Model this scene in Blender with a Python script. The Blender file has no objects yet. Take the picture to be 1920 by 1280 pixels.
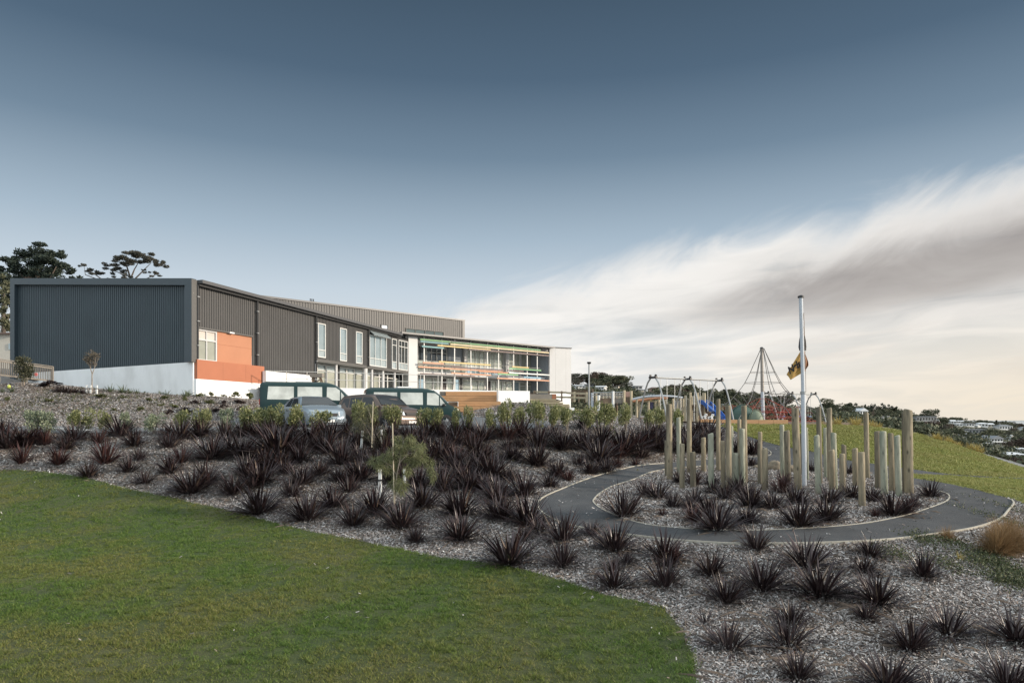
import bpy, bmesh, math, random
import numpy as np
from mathutils import Vector, Matrix
from mathutils.geometry import delaunay_2d_cdt
random.seed(7); RNG = np.random.default_rng(7)
S = bpy.context.scene
COL = S.collection
R = math.radians
# ---------------------------------------------------------------- camera
FPX, CX, HY = 1280.0, 960.0, 785.0          # focal length in photo pixels, centre column, horizon row
cam_d = bpy.data.cameras.new("camera"); cam = bpy.data.objects.new("camera", cam_d); COL.objects.link(cam)
cam_d.sensor_width = 36.0; cam_d.lens = 24.0; cam_d.shift_y = (HY-640.0)/1920.0
cam_d.clip_start = 0.1; cam_d.clip_end = 40000.0
cam.location = (0, 0, 0); cam.rotation_euler = (R(90), 0, 0)
S.camera = cam
# ---------------------------------------------------------------- look
S.view_settings.view_transform = 'Standard'; S.view_settings.look = 'None'
S.view_settings.exposure = 0.0; S.view_settings.gamma = 1.0
# ---------------------------------------------------------------- sun
SUN_EL, SUN_AZ = R(15.5), R(100.0)           # azimuth measured from +Y towards +X
sd = Vector((math.sin(SUN_AZ)*math.cos(SUN_EL), math.cos(SUN_AZ)*math.cos(SUN_EL), math.sin(SUN_EL)))
sun_d = bpy.data.lights.new("sun", 'SUN'); sun = bpy.data.objects.new("sun", sun_d); COL.objects.link(sun)
sun_d.energy = 4.9; sun_d.angle = R(2.5); sun_d.color = (1.0, 0.86, 0.70)
sun.rotation_euler = (-sd).to_track_quat('-Z', 'Y').to_euler()
# ---------------------------------------------------------------- sky
def lin(c):
    c = c/255.0
    return c/12.92 if c <= 0.04045 else ((c+0.055)/1.055)**2.4
def rgb(r, g, b): return (lin(r), lin(g), lin(b), 1.0)
W = bpy.data.worlds.new("World"); S.world = W; W.use_nodes = True
nt = W.node_tree; nt.nodes.clear()
def N(t, **kw):
    n = nt.nodes.new(t)
    for k, v in kw.items(): setattr(n, k, v)
    return n
def wl(a, b): nt.links.new(a, b)
def mth(op, a, b=None, c=None, clamp=False):
    n = N('ShaderNodeMath', operation=op); n.use_clamp = clamp
    for i, x in enumerate((a, b, c)):
        if x is None: continue
        if isinstance(x, (int, float)): n.inputs[i].default_value = x
        else: wl(x, n.inputs[i])
    return n.outputs[0]
def mixc(fac, a, b, mode='MIX'):
    n = N('ShaderNodeMix', data_type='RGBA', blend_type=mode)
    for s, x in ((n.inputs['Factor'], fac), (n.inputs['A'], a), (n.inputs['B'], b)):
        pass
    ins = [i for i in n.inputs if i.type == 'RGBA']; f = n.inputs[0]
    for s, x in ((f, fac), (ins[0], a), (ins[1], b)):
        if isinstance(x, (int, float)): s.default_value = x
        elif isinstance(x, tuple): s.default_value = x
        else: wl(x, s)
    return [o for o in n.outputs if o.type == 'RGBA'][0]
def ramp(fac, stops, interp='LINEAR'):
    n = N('ShaderNodeValToRGB'); wl(fac, n.inputs[0]); cr = n.color_ramp; cr.interpolation = interp
    while len(cr.elements) < len(stops): cr.elements.new(0.5)
    for e, (p, c) in zip(cr.elements, stops):
        e.position = p; e.color = c if isinstance(c, tuple) else (c, c, c, 1)
    return n.outputs[0]
def smooth(x, a, b):
    n = N('ShaderNodeMapRange', interpolation_type='SMOOTHSTEP'); wl(x, n.inputs[0])
    n.inputs[1].default_value = a; n.inputs[2].default_value = b; n.inputs[3].default_value = 0; n.inputs[4].default_value = 1
    return n.outputs[0]
tc = N('ShaderNodeTexCoord'); sep = N('ShaderNodeSeparateXYZ'); wl(tc.outputs['Generated'], sep.inputs[0])
dx, dy, dz = sep.outputs
AZ = mth('MULTIPLY', mth('ARCTAN2', dx, dy), 57.2958)      # degrees, 0 straight ahead, + to the right
EL = mth('MULTIPLY', mth('ARCSINE', mth('MINIMUM', mth('MAXIMUM', dz, -1.0), 1.0)), 57.2958)
def noise(sx, sy, tilt, scale, detail, rough, dist=0.0, w=0.0):
    cb = N('ShaderNodeCombineXYZ')
    wl(mth('MULTIPLY', AZ, sx), cb.inputs[0])
    wl(mth('ADD', mth('MULTIPLY', EL, sy), mth('MULTIPLY', AZ, tilt)), cb.inputs[1])
    cb.inputs[2].default_value = w
    n = N('ShaderNodeTexNoise'); wl(cb.outputs[0], n.inputs['Vector'])
    n.inputs['Scale'].default_value = scale; n.inputs['Detail'].default_value = detail
    n.inputs['Roughness'].default_value = rough; n.inputs['Distortion'].default_value = dist
    return n.outputs['Fac']
e01 = mth('DIVIDE', EL, 40.0, clamp=True)
blue = ramp(e01, [(0.0, rgb(226, 226, 224)), (6/40, rgb(222, 229, 234)), (10.4/40, rgb(203, 216, 227)), (14.7/40, rgb(170, 189, 205)),
                  (20.8/40, rgb(117, 139, 159)), (26.4/40, rgb(83, 105, 126)), (31.5/40, rgb(70, 90, 109)), (1.0, rgb(62, 82, 102))])
sky = N('ShaderNodeTexSky', sky_type='NISHITA'); sky.sun_disc = False
sky.sun_elevation = SUN_EL; sky.sun_rotation = SUN_AZ; sky.altitude = 50
nish = mixc(1.0, sky.outputs[0], (0.075, 0.075, 0.075, 1), 'MULTIPLY')
base = mixc(0.06, blue, nish)
# warm glow low on the right where the sun goes down
warm = mth('MULTIPLY', smooth(AZ, 4.0, 38.0), mth('SUBTRACT', 1.0, smooth(EL, 0.0, 13.0)))
base = mixc(mth('MULTIPLY', warm, 0.85), base, rgb(240, 229, 211))
# big bank of cloud: its upper edge climbs to the right
fc = N('ShaderNodeFloatCurve'); cv = fc.mapping.curves[0]
pts = [(-40, 1.0), (-20, 4.2), (-12, 6.4), (-4.9, 9.3), (3, 11.8), (10.6, 13.6), (18, 14.6), (22.9, 15.3), (36.9, 17.0), (60, 19.0)]
for i, (a, e) in enumerate(pts):
    x, y = (a+40)/100.0, e/20.0
    if i == 0: cv.points[0].location = (x, y)
    elif i == len(pts)-1: cv.points[-1].location = (x, y)
    else: cv.points.new(x, y)
fc.mapping.update(); wl(mth('DIVIDE', mth('ADD', AZ, 40.0), 100.0, clamp=True), fc.inputs['Value'])
EDGE = mth('MULTIPLY', fc.outputs[0], 20.0)
n1 = noise(0.12, 0.22, -0.065, 1.0, 8, 0.58, 0.9)
n2 = noise(0.03, 0.22, -0.02, 1.0, 5, 0.52, 0.25, 3.7)
n3 = noise(0.11, 0.66, -0.04, 1.0, 6, 0.52, 0.6, 9.1)
dep = mth('ADD', mth('SUBTRACT', EDGE, EL), mth('MULTIPLY', mth('SUBTRACT', n1, 0.5), 5.5))
mask = mth('MULTIPLY', smooth(dep, -1.0, 2.8), 0.97)
# grey belly
core_c = mth('ADD', 6.6, mth('MULTIPLY', AZ, 0.148))
core_w = mth('MAXIMUM', mth('ADD', -0.7, mth('MULTIPLY', AZ, 0.118)), 0.9)
q = mth('DIVIDE', mth('SUBTRACT', mth('ADD', EL, mth('MULTIPLY', mth('SUBTRACT', n2, 0.5), 3.5)), core_c), core_w)
core = mth('EXPONENT', mth('MULTIPLY', mth('MULTIPLY', q, q), -0.8))
core = mth('MULTIPLY', core, smooth(AZ, 8.0, 24.0))
core = mth('MULTIPLY', core, mth('ADD', 0.55, mth('MULTIPLY', n1, 0.75)), clamp=True)
light = ramp(n3, [(0.30, rgb(208, 211, 211)), (0.43, rgb(236, 234, 230)), (0.62, rgb(251, 248, 243))])
light = mixc(mth('MULTIPLY', smooth(AZ, 5.0, 40.0), mth('SUBTRACT', 1.0, smooth(EL, 1.0, 9.0))), light, rgb(243, 231, 212))
cloud = mixc(mth('MULTIPLY', core, 0.85, clamp=True), light, rgb(147, 140, 138))
cloud = mixc(mth('MULTIPLY', smooth(n2, 0.46, 0.62), mth('MULTIPLY', smooth(AZ, 4, 24), 0.30)), cloud, rgb(190, 184, 178))
rim = mth('MULTIPLY', mth('SUBTRACT', 1.0, smooth(dep, 1.5, 5.5)), 0.65)
cloud = mixc(rim, cloud, rgb(247, 244, 240))
low = mth('SUBTRACT', 1.0, smooth(EL, 2.0, 10.0))
mask = mth('MULTIPLY', mask, mth('SUBTRACT', 1.0, mth('MULTIPLY', mth('MULTIPLY', low, 0.8), mth('SUBTRACT', 1.0, smooth(n3, 0.44, 0.60)))))
skyc = mixc(mask, base, cloud)
skyc = mixc(smooth(EL, -1.5, -0.2), (0.10, 0.10, 0.09, 1), skyc)
# added unseen sky brightening overhead and behind the camera, lifts the ground light
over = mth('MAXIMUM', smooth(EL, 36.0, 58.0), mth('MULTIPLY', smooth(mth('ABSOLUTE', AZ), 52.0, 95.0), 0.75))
fill_sky = mixc(smooth(n1, 0.35, 0.7), (1.02, 1.19, 1.30, 1), (1.72, 1.82, 1.84, 1))
skyc = mixc(mth('MULTIPLY', over, smooth(EL, -0.5, 2.0)), skyc, fill_sky)
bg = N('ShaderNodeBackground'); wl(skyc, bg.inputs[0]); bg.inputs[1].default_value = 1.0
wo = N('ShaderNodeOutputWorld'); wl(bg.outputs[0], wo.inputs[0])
# ---------------------------------------------------------------- helpers
ORG = {}
def ray(px, py, d): return Vector(((px-CX)/FPX*d, d, (HY-py)/FPX*d))
def tag(o, label=None, cat=None, group=None, kind=None):
    if label: o['label'] = label
    if cat: o['category'] = cat
    if group: o['group'] = group
    if kind: o['kind'] = kind
    return o
def thing(name, loc, label, cat, group=None, rz=0.0):
    o = bpy.data.objects.new(name, None); COL.objects.link(o); o.empty_display_size = 0.2
    o.location = loc; o.rotation_euler = (0, 0, rz); ORG[o.name] = Vector(loc)
    return tag(o, label, cat, group)
def np_mesh(name, V, F):
    V = np.asarray(V, dtype=np.float32); F = np.asarray(F, dtype=np.int32); k = F.shape[1]
    me = bpy.data.meshes.new(name)
    me.vertices.add(len(V)); me.vertices.foreach_set('co', V.ravel())
    me.loops.add(F.size); me.loops.foreach_set('vertex_index', F.ravel())
    me.polygons.add(len(F)); me.polygons.foreach_set('loop_start', np.arange(0, F.size, k, dtype=np.int32))
    me.update(calc_edges=True); me.validate(); return me
def link_mesh(name, me, mat, parent=None, loc=None, smooth=False):
    if mat: me.materials.append(mat)
    if smooth: me.polygons.foreach_set('use_smooth', [True]*len(me.polygons))
    o = bpy.data.objects.new(name, me); COL.objects.link(o)
    if parent is not None: o.parent = parent
    if loc is not None: o.location = loc
    return o
class Frame:
    """A vertical plane: origin and direction on plan, outward normal to the right of the direction."""
    def __init__(s, ox, oy, dx, dy):
        l = math.hypot(dx, dy); s.o = Vector((ox, oy)); s.u = Vector((dx/l, dy/l)); s.n = Vector((s.u.y, -s.u.x))
    def pt(s, t, off, z): return Vector((s.o.x+s.u.x*t+s.n.x*off, s.o.y+s.u.y*t+s.n.y*off, z))
    def px(s, px, py, off=0.0):
        m = (px-CX)/FPX; ox, oy = s.o.x+s.n.x*off, s.o.y+s.n.y*off
        t = (m*oy-ox)/(s.u.x-m*s.u.y); d = oy+s.u.y*t
        return t, (HY-py)/FPX*d
    def t(s, px, off=0.0): return s.px(px, 0, off)[0]
class MB:
    def __init__(s): s.v = []; s.f = []
    def add(s, vs, fs):
        n = len(s.v); s.v += [tuple(v) for v in vs]; s.f += [tuple(i+n for i in f) for f in fs]; return s
    def box8(s, c):
        return s.add(c, [(0, 3, 2, 1), (4, 5, 6, 7), (0, 1, 5, 4), (1, 2, 6, 5), (2, 3, 7, 6), (3, 0, 4, 7)])
    def box(s, x0, x1, y0, y1, z0, z1):
        return s.box8([(x0, y0, z0), (x1, y0, z0), (x1, y1, z0), (x0, y1, z0), (x0, y0, z1), (x1, y0, z1), (x1, y1, z1), (x0, y1, z1)])
    def fbox(s, F, t0, t1, o0, o1, z0, z1):
        return s.box8([F.pt(t0, o1, z0), F.pt(t1, o1, z0), F.pt(t1, o0, z0), F.pt(t0, o0, z0), F.pt(t0, o1, z1), F.pt(t1, o1, z1), F.pt(t1, o0, z1), F.pt(t0, o0, z1)])
    def fbox4(s, F, t0, t1, o0, o1, za0, za1, zb0, zb1):   # bottom / top z at t0 and at t1
        return s.box8([F.pt(t0, o1, za0), F.pt(t1, o1, zb0), F.pt(t1, o0, zb0), F.pt(t0, o0, za0), F.pt(t0, o1, za1), F.pt(t1, o1, zb1), F.pt(t1, o0, zb1), F.pt(t0, o0, za1)])
    def bar(s, a, b, w, h=None):
        a, b = Vector(a), Vector(b); h = h or w; d = (b-a).normalized()
        up = Vector((0, 0, 1)) if abs(d.z) < 0.95 else Vector((0, 1, 0))
        x = d.cross(up).normalized()*(w/2); y = x.cross(d).normalized()*(h/2)
        return s.box8([a-x-y, a+x-y, a+x+y, a-x+y, b-x-y, b+x-y, b+x+y, b-x+y])
    def tube(s, pts, r, n=8, cap=True):
        pts = [Vector(p) for p in pts]; m = len(pts); base = len(s.v)
        rs = [r]*m if isinstance(r, (int, float)) else list(r)
        prev = None
        for i, p in enumerate(pts):
            d = (pts[min(i+1, m-1)]-pts[max(i-1, 0)]).normalized()
            if prev is None:
                up = Vector((0, 0, 1)) if abs(d.z) < 0.9 else Vector((1, 0, 0)); x = d.cross(up).normalized()
            else: x = (prev-d*prev.dot(d)).normalized()
            prev = x; y = d.cross(x)
            for k in range(n):
                a = 2*math.pi*k/n; s.v.append(tuple(p+(x*math.cos(a)+y*math.sin(a))*rs[i]))
        for i in range(m-1):
            for k in range(n):
                k2 = (k+1) % n
                s.f.append((base+i*n+k, base+i*n+k2, base+(i+1)*n+k2, base+(i+1)*n+k))
        if cap:
            s.f.append(tuple(base+k for k in reversed(range(n)))); s.f.append(tuple(base+(m-1)*n+k for k in range(n)))
        return s
    def prism(s, F, poly, o0, o1):      # polygon of (t,z) on the frame extruded between offsets
        n = len(poly); vs = [F.pt(t, o1, z) for t, z in poly]+[F.pt(t, o0, z) for t, z in poly]
        fs = [tuple(range(n)), tuple(reversed(range(n, 2*n)))]+[(i, n+i, n+(i+1) % n, (i+1) % n) for i in range(n)]
        return s.add(vs, fs)
    def corr(s, F, t0, t1, zb, zt, off, pitch=0.22, depth=0.035):
        zb = zb if callable(zb) else (lambda t, q=zb: q); zt = zt if callable(zt) else (lambda t, q=zt: q)
        T = []; k = math.ceil(t0/pitch-1)
        while k*pitch < t1:
            for a, o in ((0.0, 0), (0.52, 0), (0.60, 1), (0.92, 1)):
                t = (k+a)*pitch
                if t0 < t < t1: T.append((t, o))
            k += 1
        T = [(t0, 0)]+T+[(t1, 0)]; n = len(s.v)
        for t, o in T: s.v += [tuple(F.pt(t, off+o*depth, zb(t))), tuple(F.pt(t, off+o*depth, zt(t)))]
        for i in range(len(T)-1): s.f.append((n+2*i, n+2*i+2, n+2*i+3, n+2*i+1))
        return s
    def build(s, name, mat, parent=None, loc=None, smooth=False, local=False, bevel=0.0):
        if parent is not None: org = ORG.get(parent.name, Vector((0, 0, 0)))
        else: org = Vector(loc) if loc is not None else Vector((0, 0, 0))
        if local: org = Vector((0, 0, 0))
        me = bpy.data.meshes.new(name); me.from_pydata([(v[0]-org.x, v[1]-org.y, v[2]-org.z) for v in s.v], [], s.f)
        bm = bmesh.new(); bm.from_mesh(me); bmesh.ops.recalc_face_normals(bm, faces=bm.faces)
        if bevel: bmesh.ops.bevel(bm, geom=bm.edges[:], offset=bevel, segments=1, affect='EDGES')
        bm.to_mesh(me); bm.free()
        o = link_mesh(name, me, mat, parent, loc if parent is None else None, smooth); ORG[o.name] = org
        return o
# ---------------------------------------------------------------- materials
MT = {}
def mat(name, col, rough=0.7, metal=0.0, var=0.0, vscale=4.0, bump=0.0, bscale=40.0, island=0.0, col2=None, c2scale=1.0, c2lo=0.45, c2hi=0.6, stretch=None, spec=0.5, coord='Object'):
    m = bpy.data.materials.new(name); m.use_nodes = True; t = m.node_tree; b = t.nodes['Principled BSDF']
    b.inputs['Roughness'].default_value = rough; b.inputs['Metallic'].default_value = metal; b.inputs['Specular IOR Level'].default_value = spec
    c = (*col, 1.0) if len(col) == 3 else col
    L = t.links.new
    def vec():
        tcn = t.nodes.new('ShaderNodeTexCoord'); o = tcn.outputs[coord]
        if stretch:
            mp = t.nodes.new('ShaderNodeMapping'); mp.inputs['Scale'].default_value = stretch; L(o, mp.inputs[0]); o = mp.outputs[0]
        return o
    cur = None
    def mixn(fac, a, bb, mode):
        n = t.nodes.new('ShaderNodeMix'); n.data_type = 'RGBA'; n.blend_type = mode
        ins = [i for i in n.inputs if i.type == 'RGBA']
        if isinstance(fac, float): n.inputs[0].default_value = fac
        else: L(fac, n.inputs[0])
        for s_, x in ((ins[0], a), (ins[1], bb)):
            if isinstance(x, tuple): s_.default_value = x
            else: L(x, s_)
        return [o for o in n.outputs if o.type == 'RGBA'][0]
    def nz(scale, detail=5, rough_=0.6):
        n = t.nodes.new('ShaderNodeTexNoise'); L(vec(), n.inputs['Vector']); n.inputs['Scale'].default_value = scale
        n.inputs['Detail'].default_value = detail; n.inputs['Roughness'].default_value = rough_; return n.outputs['Fac']
    def rampn(x, p0, p1, a, bb):
        n = t.nodes.new('ShaderNodeMapRange'); L(x, n.inputs[0]); n.inputs[1].default_value = p0; n.inputs[2].default_value = p1
        n.inputs[3].default_value = a; n.inputs[4].default_value = bb; return n.outputs[0]
    cur = c
    if col2 is not None: cur = mixn(rampn(nz(c2scale), c2lo, c2hi, 0.0, 1.0), cur, (*col2, 1.0), 'MIX')
    def scale_by(fac_out):
        n = t.nodes.new('ShaderNodeVectorMath'); n.operation = 'SCALE'; L(fac_out, n.inputs['Scale'])
        if isinstance(cur, tuple): n.inputs[0].default_value = cur[:3]
        else: L(cur, n.inputs[0])
        return n.outputs[0]
    if var: cur = scale_by(rampn(nz(vscale), 0.25, 0.75, 1-var, 1+var))
    if island:
        g = t.nodes.new('ShaderNodeNewGeometry'); cur = scale_by(rampn(g.outputs['Random Per Island'], 0.0, 1.0, 1-island, 1+island))
    if isinstance(cur, tuple): b.inputs['Base Color'].default_value = cur
    else: L(cur, b.inputs['Base Color'])
    if bump:
        bn = t.nodes.new('ShaderNodeBump'); bn.inputs['Strength'].default_value = bump; bn.inputs['Distance'].default_value = 0.02
        L(nz(bscale, 4), bn.inputs['Height']); L(bn.outputs[0], b.inputs['Normal'])
    MT[name] = m; return m
def leafmat(name, cols, rough=0.6, trans=0.0, patch=None, pscale=0.5):
    """Foliage: colour picked leaf by leaf; an optional second palette in broad patches."""
    m = bpy.data.materials.new(name); m.use_nodes = True; t = m.node_tree; b = t.nodes['Principled BSDF']; L = t.links.new
    g = t.nodes.new('ShaderNodeNewGeometry')
    def cr(cs):
        n = t.nodes.new('ShaderNodeValToRGB'); L(g.outputs['Random Per Island'], n.inputs[0])
        while len(n.color_ramp.elements) < len(cs): n.color_ramp.elements.new(0.5)
        for i, c in enumerate(cs):
            n.color_ramp.elements[i].position = i/max(1, len(cs)-1); n.color_ramp.elements[i].color = (*c, 1)
        return n.outputs[0]
    c = cr(cols)
    if patch:
        tcn = t.nodes.new('ShaderNodeTexCoord'); nn = t.nodes.new('ShaderNodeTexNoise'); L(tcn.outputs['Object'], nn.inputs['Vector'])
        nn.inputs['Scale'].default_value = pscale; nn.inputs['Detail'].default_value = 5; nn.inputs['Roughness'].default_value = 0.62
        mr = t.nodes.new('ShaderNodeMapRange'); L(nn.outputs['Fac'], mr.inputs[0]); mr.inputs[1].default_value = 0.42; mr.inputs[2].default_value = 0.60
        mx = t.nodes.new('ShaderNodeMix'); mx.data_type = 'RGBA'; ins = [i for i in mx.inputs if i.type == 'RGBA']
        L(mr.outputs[0], mx.inputs[0]); L(c, ins[0]); L(cr(patch), ins[1]); c = [o for o in mx.outputs if o.type == 'RGBA'][0]
    L(c, b.inputs['Base Color']); b.inputs['Roughness'].default_value = rough; b.inputs['Specular IOR Level'].default_value = 0.3
    if trans:
        tr = t.nodes.new('ShaderNodeBsdfTranslucent'); L(c, tr.inputs['Color']); ms = t.nodes.new('ShaderNodeMixShader'); ms.inputs[0].default_value = trans
        L(b.outputs[0], ms.inputs[1]); L(tr.outputs[0], ms.inputs[2]); L(ms.outputs[0], t.nodes['Material Output'].inputs[0])
    MT[name] = m; return m
mat('clad_shade_blue', (0.044, 0.063, 0.075), 0.45, 0.0, var=0.10, vscale=0.6, bump=0.0)  # blue shade on the end wall is put into this colour
mat('frame_shade_blue', (0.039, 0.056, 0.068), 0.42, var=0.08, vscale=0.8)  # same blue shade put into the end wall trim colour
mat('clad_grey', (0.068, 0.066, 0.065), 0.5, var=0.10, vscale=0.7)
mat('frame_grey', (0.095, 0.092, 0.088), 0.45, var=0.06)
mat('dark_metal', (0.022, 0.022, 0.023), 0.5, var=0.1)
mat('fascia', (0.085, 0.085, 0.088), 0.4, var=0.08)
mat('roofing', (0.10, 0.10, 0.10), 0.5, var=0.1)
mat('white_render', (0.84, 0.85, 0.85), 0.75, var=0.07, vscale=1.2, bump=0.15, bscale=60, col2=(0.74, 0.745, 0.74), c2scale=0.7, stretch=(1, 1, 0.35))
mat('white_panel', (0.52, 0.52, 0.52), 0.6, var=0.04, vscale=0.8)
mat('blue_grey_panel', (0.24, 0.27, 0.30), 0.6, var=0.05)
mat('orange_panel', (0.40, 0.178, 0.098), 0.65, var=0.05, vscale=1.0)
mat('orange_wall', (0.36, 0.130, 0.068), 0.7, var=0.06, vscale=0.9)
mat('alu', (0.62, 0.62, 0.60), 0.4, var=0.04)
mat('galv', (0.33, 0.34, 0.34), 0.42, 0.6, var=0.12, vscale=6)
mat('rail_metal', (0.55, 0.54, 0.51), 0.35, 0.5)
mat('glass_sky', (0.44, 0.53, 0.56), 0.05, 0.75, var=0.18, vscale=0.35)
mat('glass_dark', (0.03, 0.035, 0.036), 0.04, 0.1, var=0.3, vscale=1.2, spec=0.8)
mat('glass_pale', (0.37, 0.385, 0.33), 0.12, 0.25, var=0.22, vscale=0.5)
mat('glass_band', (0.36, 0.42, 0.44), 0.12, 0.3, var=0.1)
mat('glass_mid', (0.10, 0.13, 0.135), 0.7, 0.0, spec=0.05, var=0.2, vscale=0.4)
mat('blind', (0.50, 0.46, 0.42), 0.7, var=0.06)
mat('door_dark', (0.03, 0.018, 0.02), 0.5)
for nm, c in dict(green=(0.11, 0.30, 0.12), teal=(0.09, 0.25, 0.27), yellow=(0.47, 0.35, 0.12), cream=(0.55, 0.46, 0.27), maroon=(0.070, 0.032, 0.030), orange=(0.46, 0.215, 0.115), brown=(0.06, 0.035, 0.03), blue=(0.10, 0.26, 0.38), pale=(0.60, 0.60, 0.57), dusk=(0.42, 0.17, 0.08)).items():
    mat('bar_'+nm, c, 0.5, var=0.06)
mat('timber_orange', (0.46, 0.265, 0.13), 0.65, var=0.16, vscale=1.5, bump=0.2, bscale=8, stretch=(1, 1, 6))
mat('timber_grey', (0.21, 0.19, 0.165), 0.8, var=0.22, vscale=3, stretch=(1, 1, 1))
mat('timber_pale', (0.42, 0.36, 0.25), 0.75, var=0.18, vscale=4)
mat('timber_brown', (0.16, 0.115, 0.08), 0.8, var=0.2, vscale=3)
mat('timber_red', (0.30, 0.12, 0.065), 0.75, var=0.2, vscale=3)
mat('asphalt', (0.047, 0.049, 0.053), 0.88, var=0.30, vscale=0.7, bump=0.5, bscale=120, col2=(0.064, 0.065, 0.067), c2scale=1.6, c2lo=0.42, c2hi=0.68)
mat('asphalt_park', (0.13, 0.135, 0.14), 0.9, var=0.12, vscale=0.7, bump=0.3, bscale=90)
mat('marking', (0.72, 0.72, 0.70), 0.7, var=0.12, vscale=8)
mat('kerb_timber', (0.38, 0.355, 0.30), 0.8, var=0.22, vscale=5)
mat('car_green', (0.006, 0.027, 0.028), 0.28, 0.0, spec=0.4)
mat('car_silver', (0.28, 0.33, 0.37), 0.28, 0.45, spec=0.5)
mat('car_brown', (0.135, 0.10, 0.082), 0.28, 0.45, spec=0.6)
mat('car_glass', (0.16, 0.18, 0.18), 0.05, 0.55, spec=0.8, var=0.25, vscale=1.5)
mat('car_glass_pale', (0.52, 0.52, 0.47), 0.06, 0.6, spec=0.8, var=0.35, vscale=1.3)
mat('car_glass_dark', (0.018, 0.021, 0.023), 0.08, 0.0, spec=0.4)
mat('black_trim', (0.02, 0.02, 0.021), 0.6)
mat('tyre', (0.02, 0.02, 0.02), 0.85)
mat('rim', (0.40, 0.41, 0.42), 0.35, 0.7)
mat('lamp_clear', (0.75, 0.77, 0.78), 0.12, 0.3)
mat('lamp_red', (0.45, 0.04, 0.025), 0.2)
mat('lamp_amber', (0.60, 0.20, 0.03), 0.25)
mat('plate_white', (0.75, 0.75, 0.74), 0.5)
mat('chrome', (0.7, 0.7, 0.7), 0.15, 1.0)
mat('slide_blue', (0.035, 0.11, 0.36), 0.35)
mat('rope_red', (0.30, 0.055, 0.038), 0.7)
mat('rope_grey', (0.12, 0.115, 0.11), 0.6)
mat('dome_green', (0.028, 0.070, 0.055), 0.55, var=0.15)
mat('dome_pale', (0.15, 0.18, 0.125), 0.6, var=0.15)
mat('pole_white', (0.46, 0.49, 0.53), 0.6)
mat('pole_grey', (0.30, 0.27, 0.24), 0.5, 0.2, var=0.1)
mat('flag_gold', (0.42, 0.25, 0.065), 0.7, var=0.2, vscale=6)
mat('flag_black', (0.016, 0.015, 0.017), 0.75)
mat('flag_rust', (0.24, 0.10, 0.04), 0.7, var=0.2, vscale=8)
mat('stone', (0.20, 0.165, 0.12), 0.85, var=0.25, vscale=5, bump=0.6, bscale=18)
mat('bark', (0.10, 0.08, 0.065), 0.9, var=0.3, vscale=9, bump=0.6, bscale=30)
mat('bark_pale', (0.26, 0.22, 0.18), 0.85, var=0.3, vscale=9)
mat('cane', (0.50, 0.43, 0.32), 0.7, var=0.12)
mat('stake_white', (0.66, 0.67, 0.66), 0.7, var=0.1, vscale=10)
mat('tie_black', (0.015, 0.015, 0.015), 0.7)
mat('house_white', (0.66, 0.66, 0.65), 0.7, var=0.06)
mat('house_cream', (0.50, 0.47, 0.41), 0.7, var=0.06)
mat('house_pink', (0.36, 0.24, 0.20), 0.75, var=0.06)
mat('house_grey', (0.30, 0.30, 0.30), 0.7, var=0.06)
mat('roof_grey', (0.20, 0.21, 0.23), 0.6, var=0.1)
mat('roof_white', (0.58, 0.60, 0.62), 0.6, var=0.06)
mat('roof_brown', (0.13, 0.09, 0.075), 0.7, var=0.1)
mat('purple_panel', (0.06, 0.055, 0.12), 0.5)
mat('pink_ball', (0.65, 0.16, 0.14), 0.5)
mat('lime', (0.45, 0.50, 0.10), 0.5)
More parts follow.
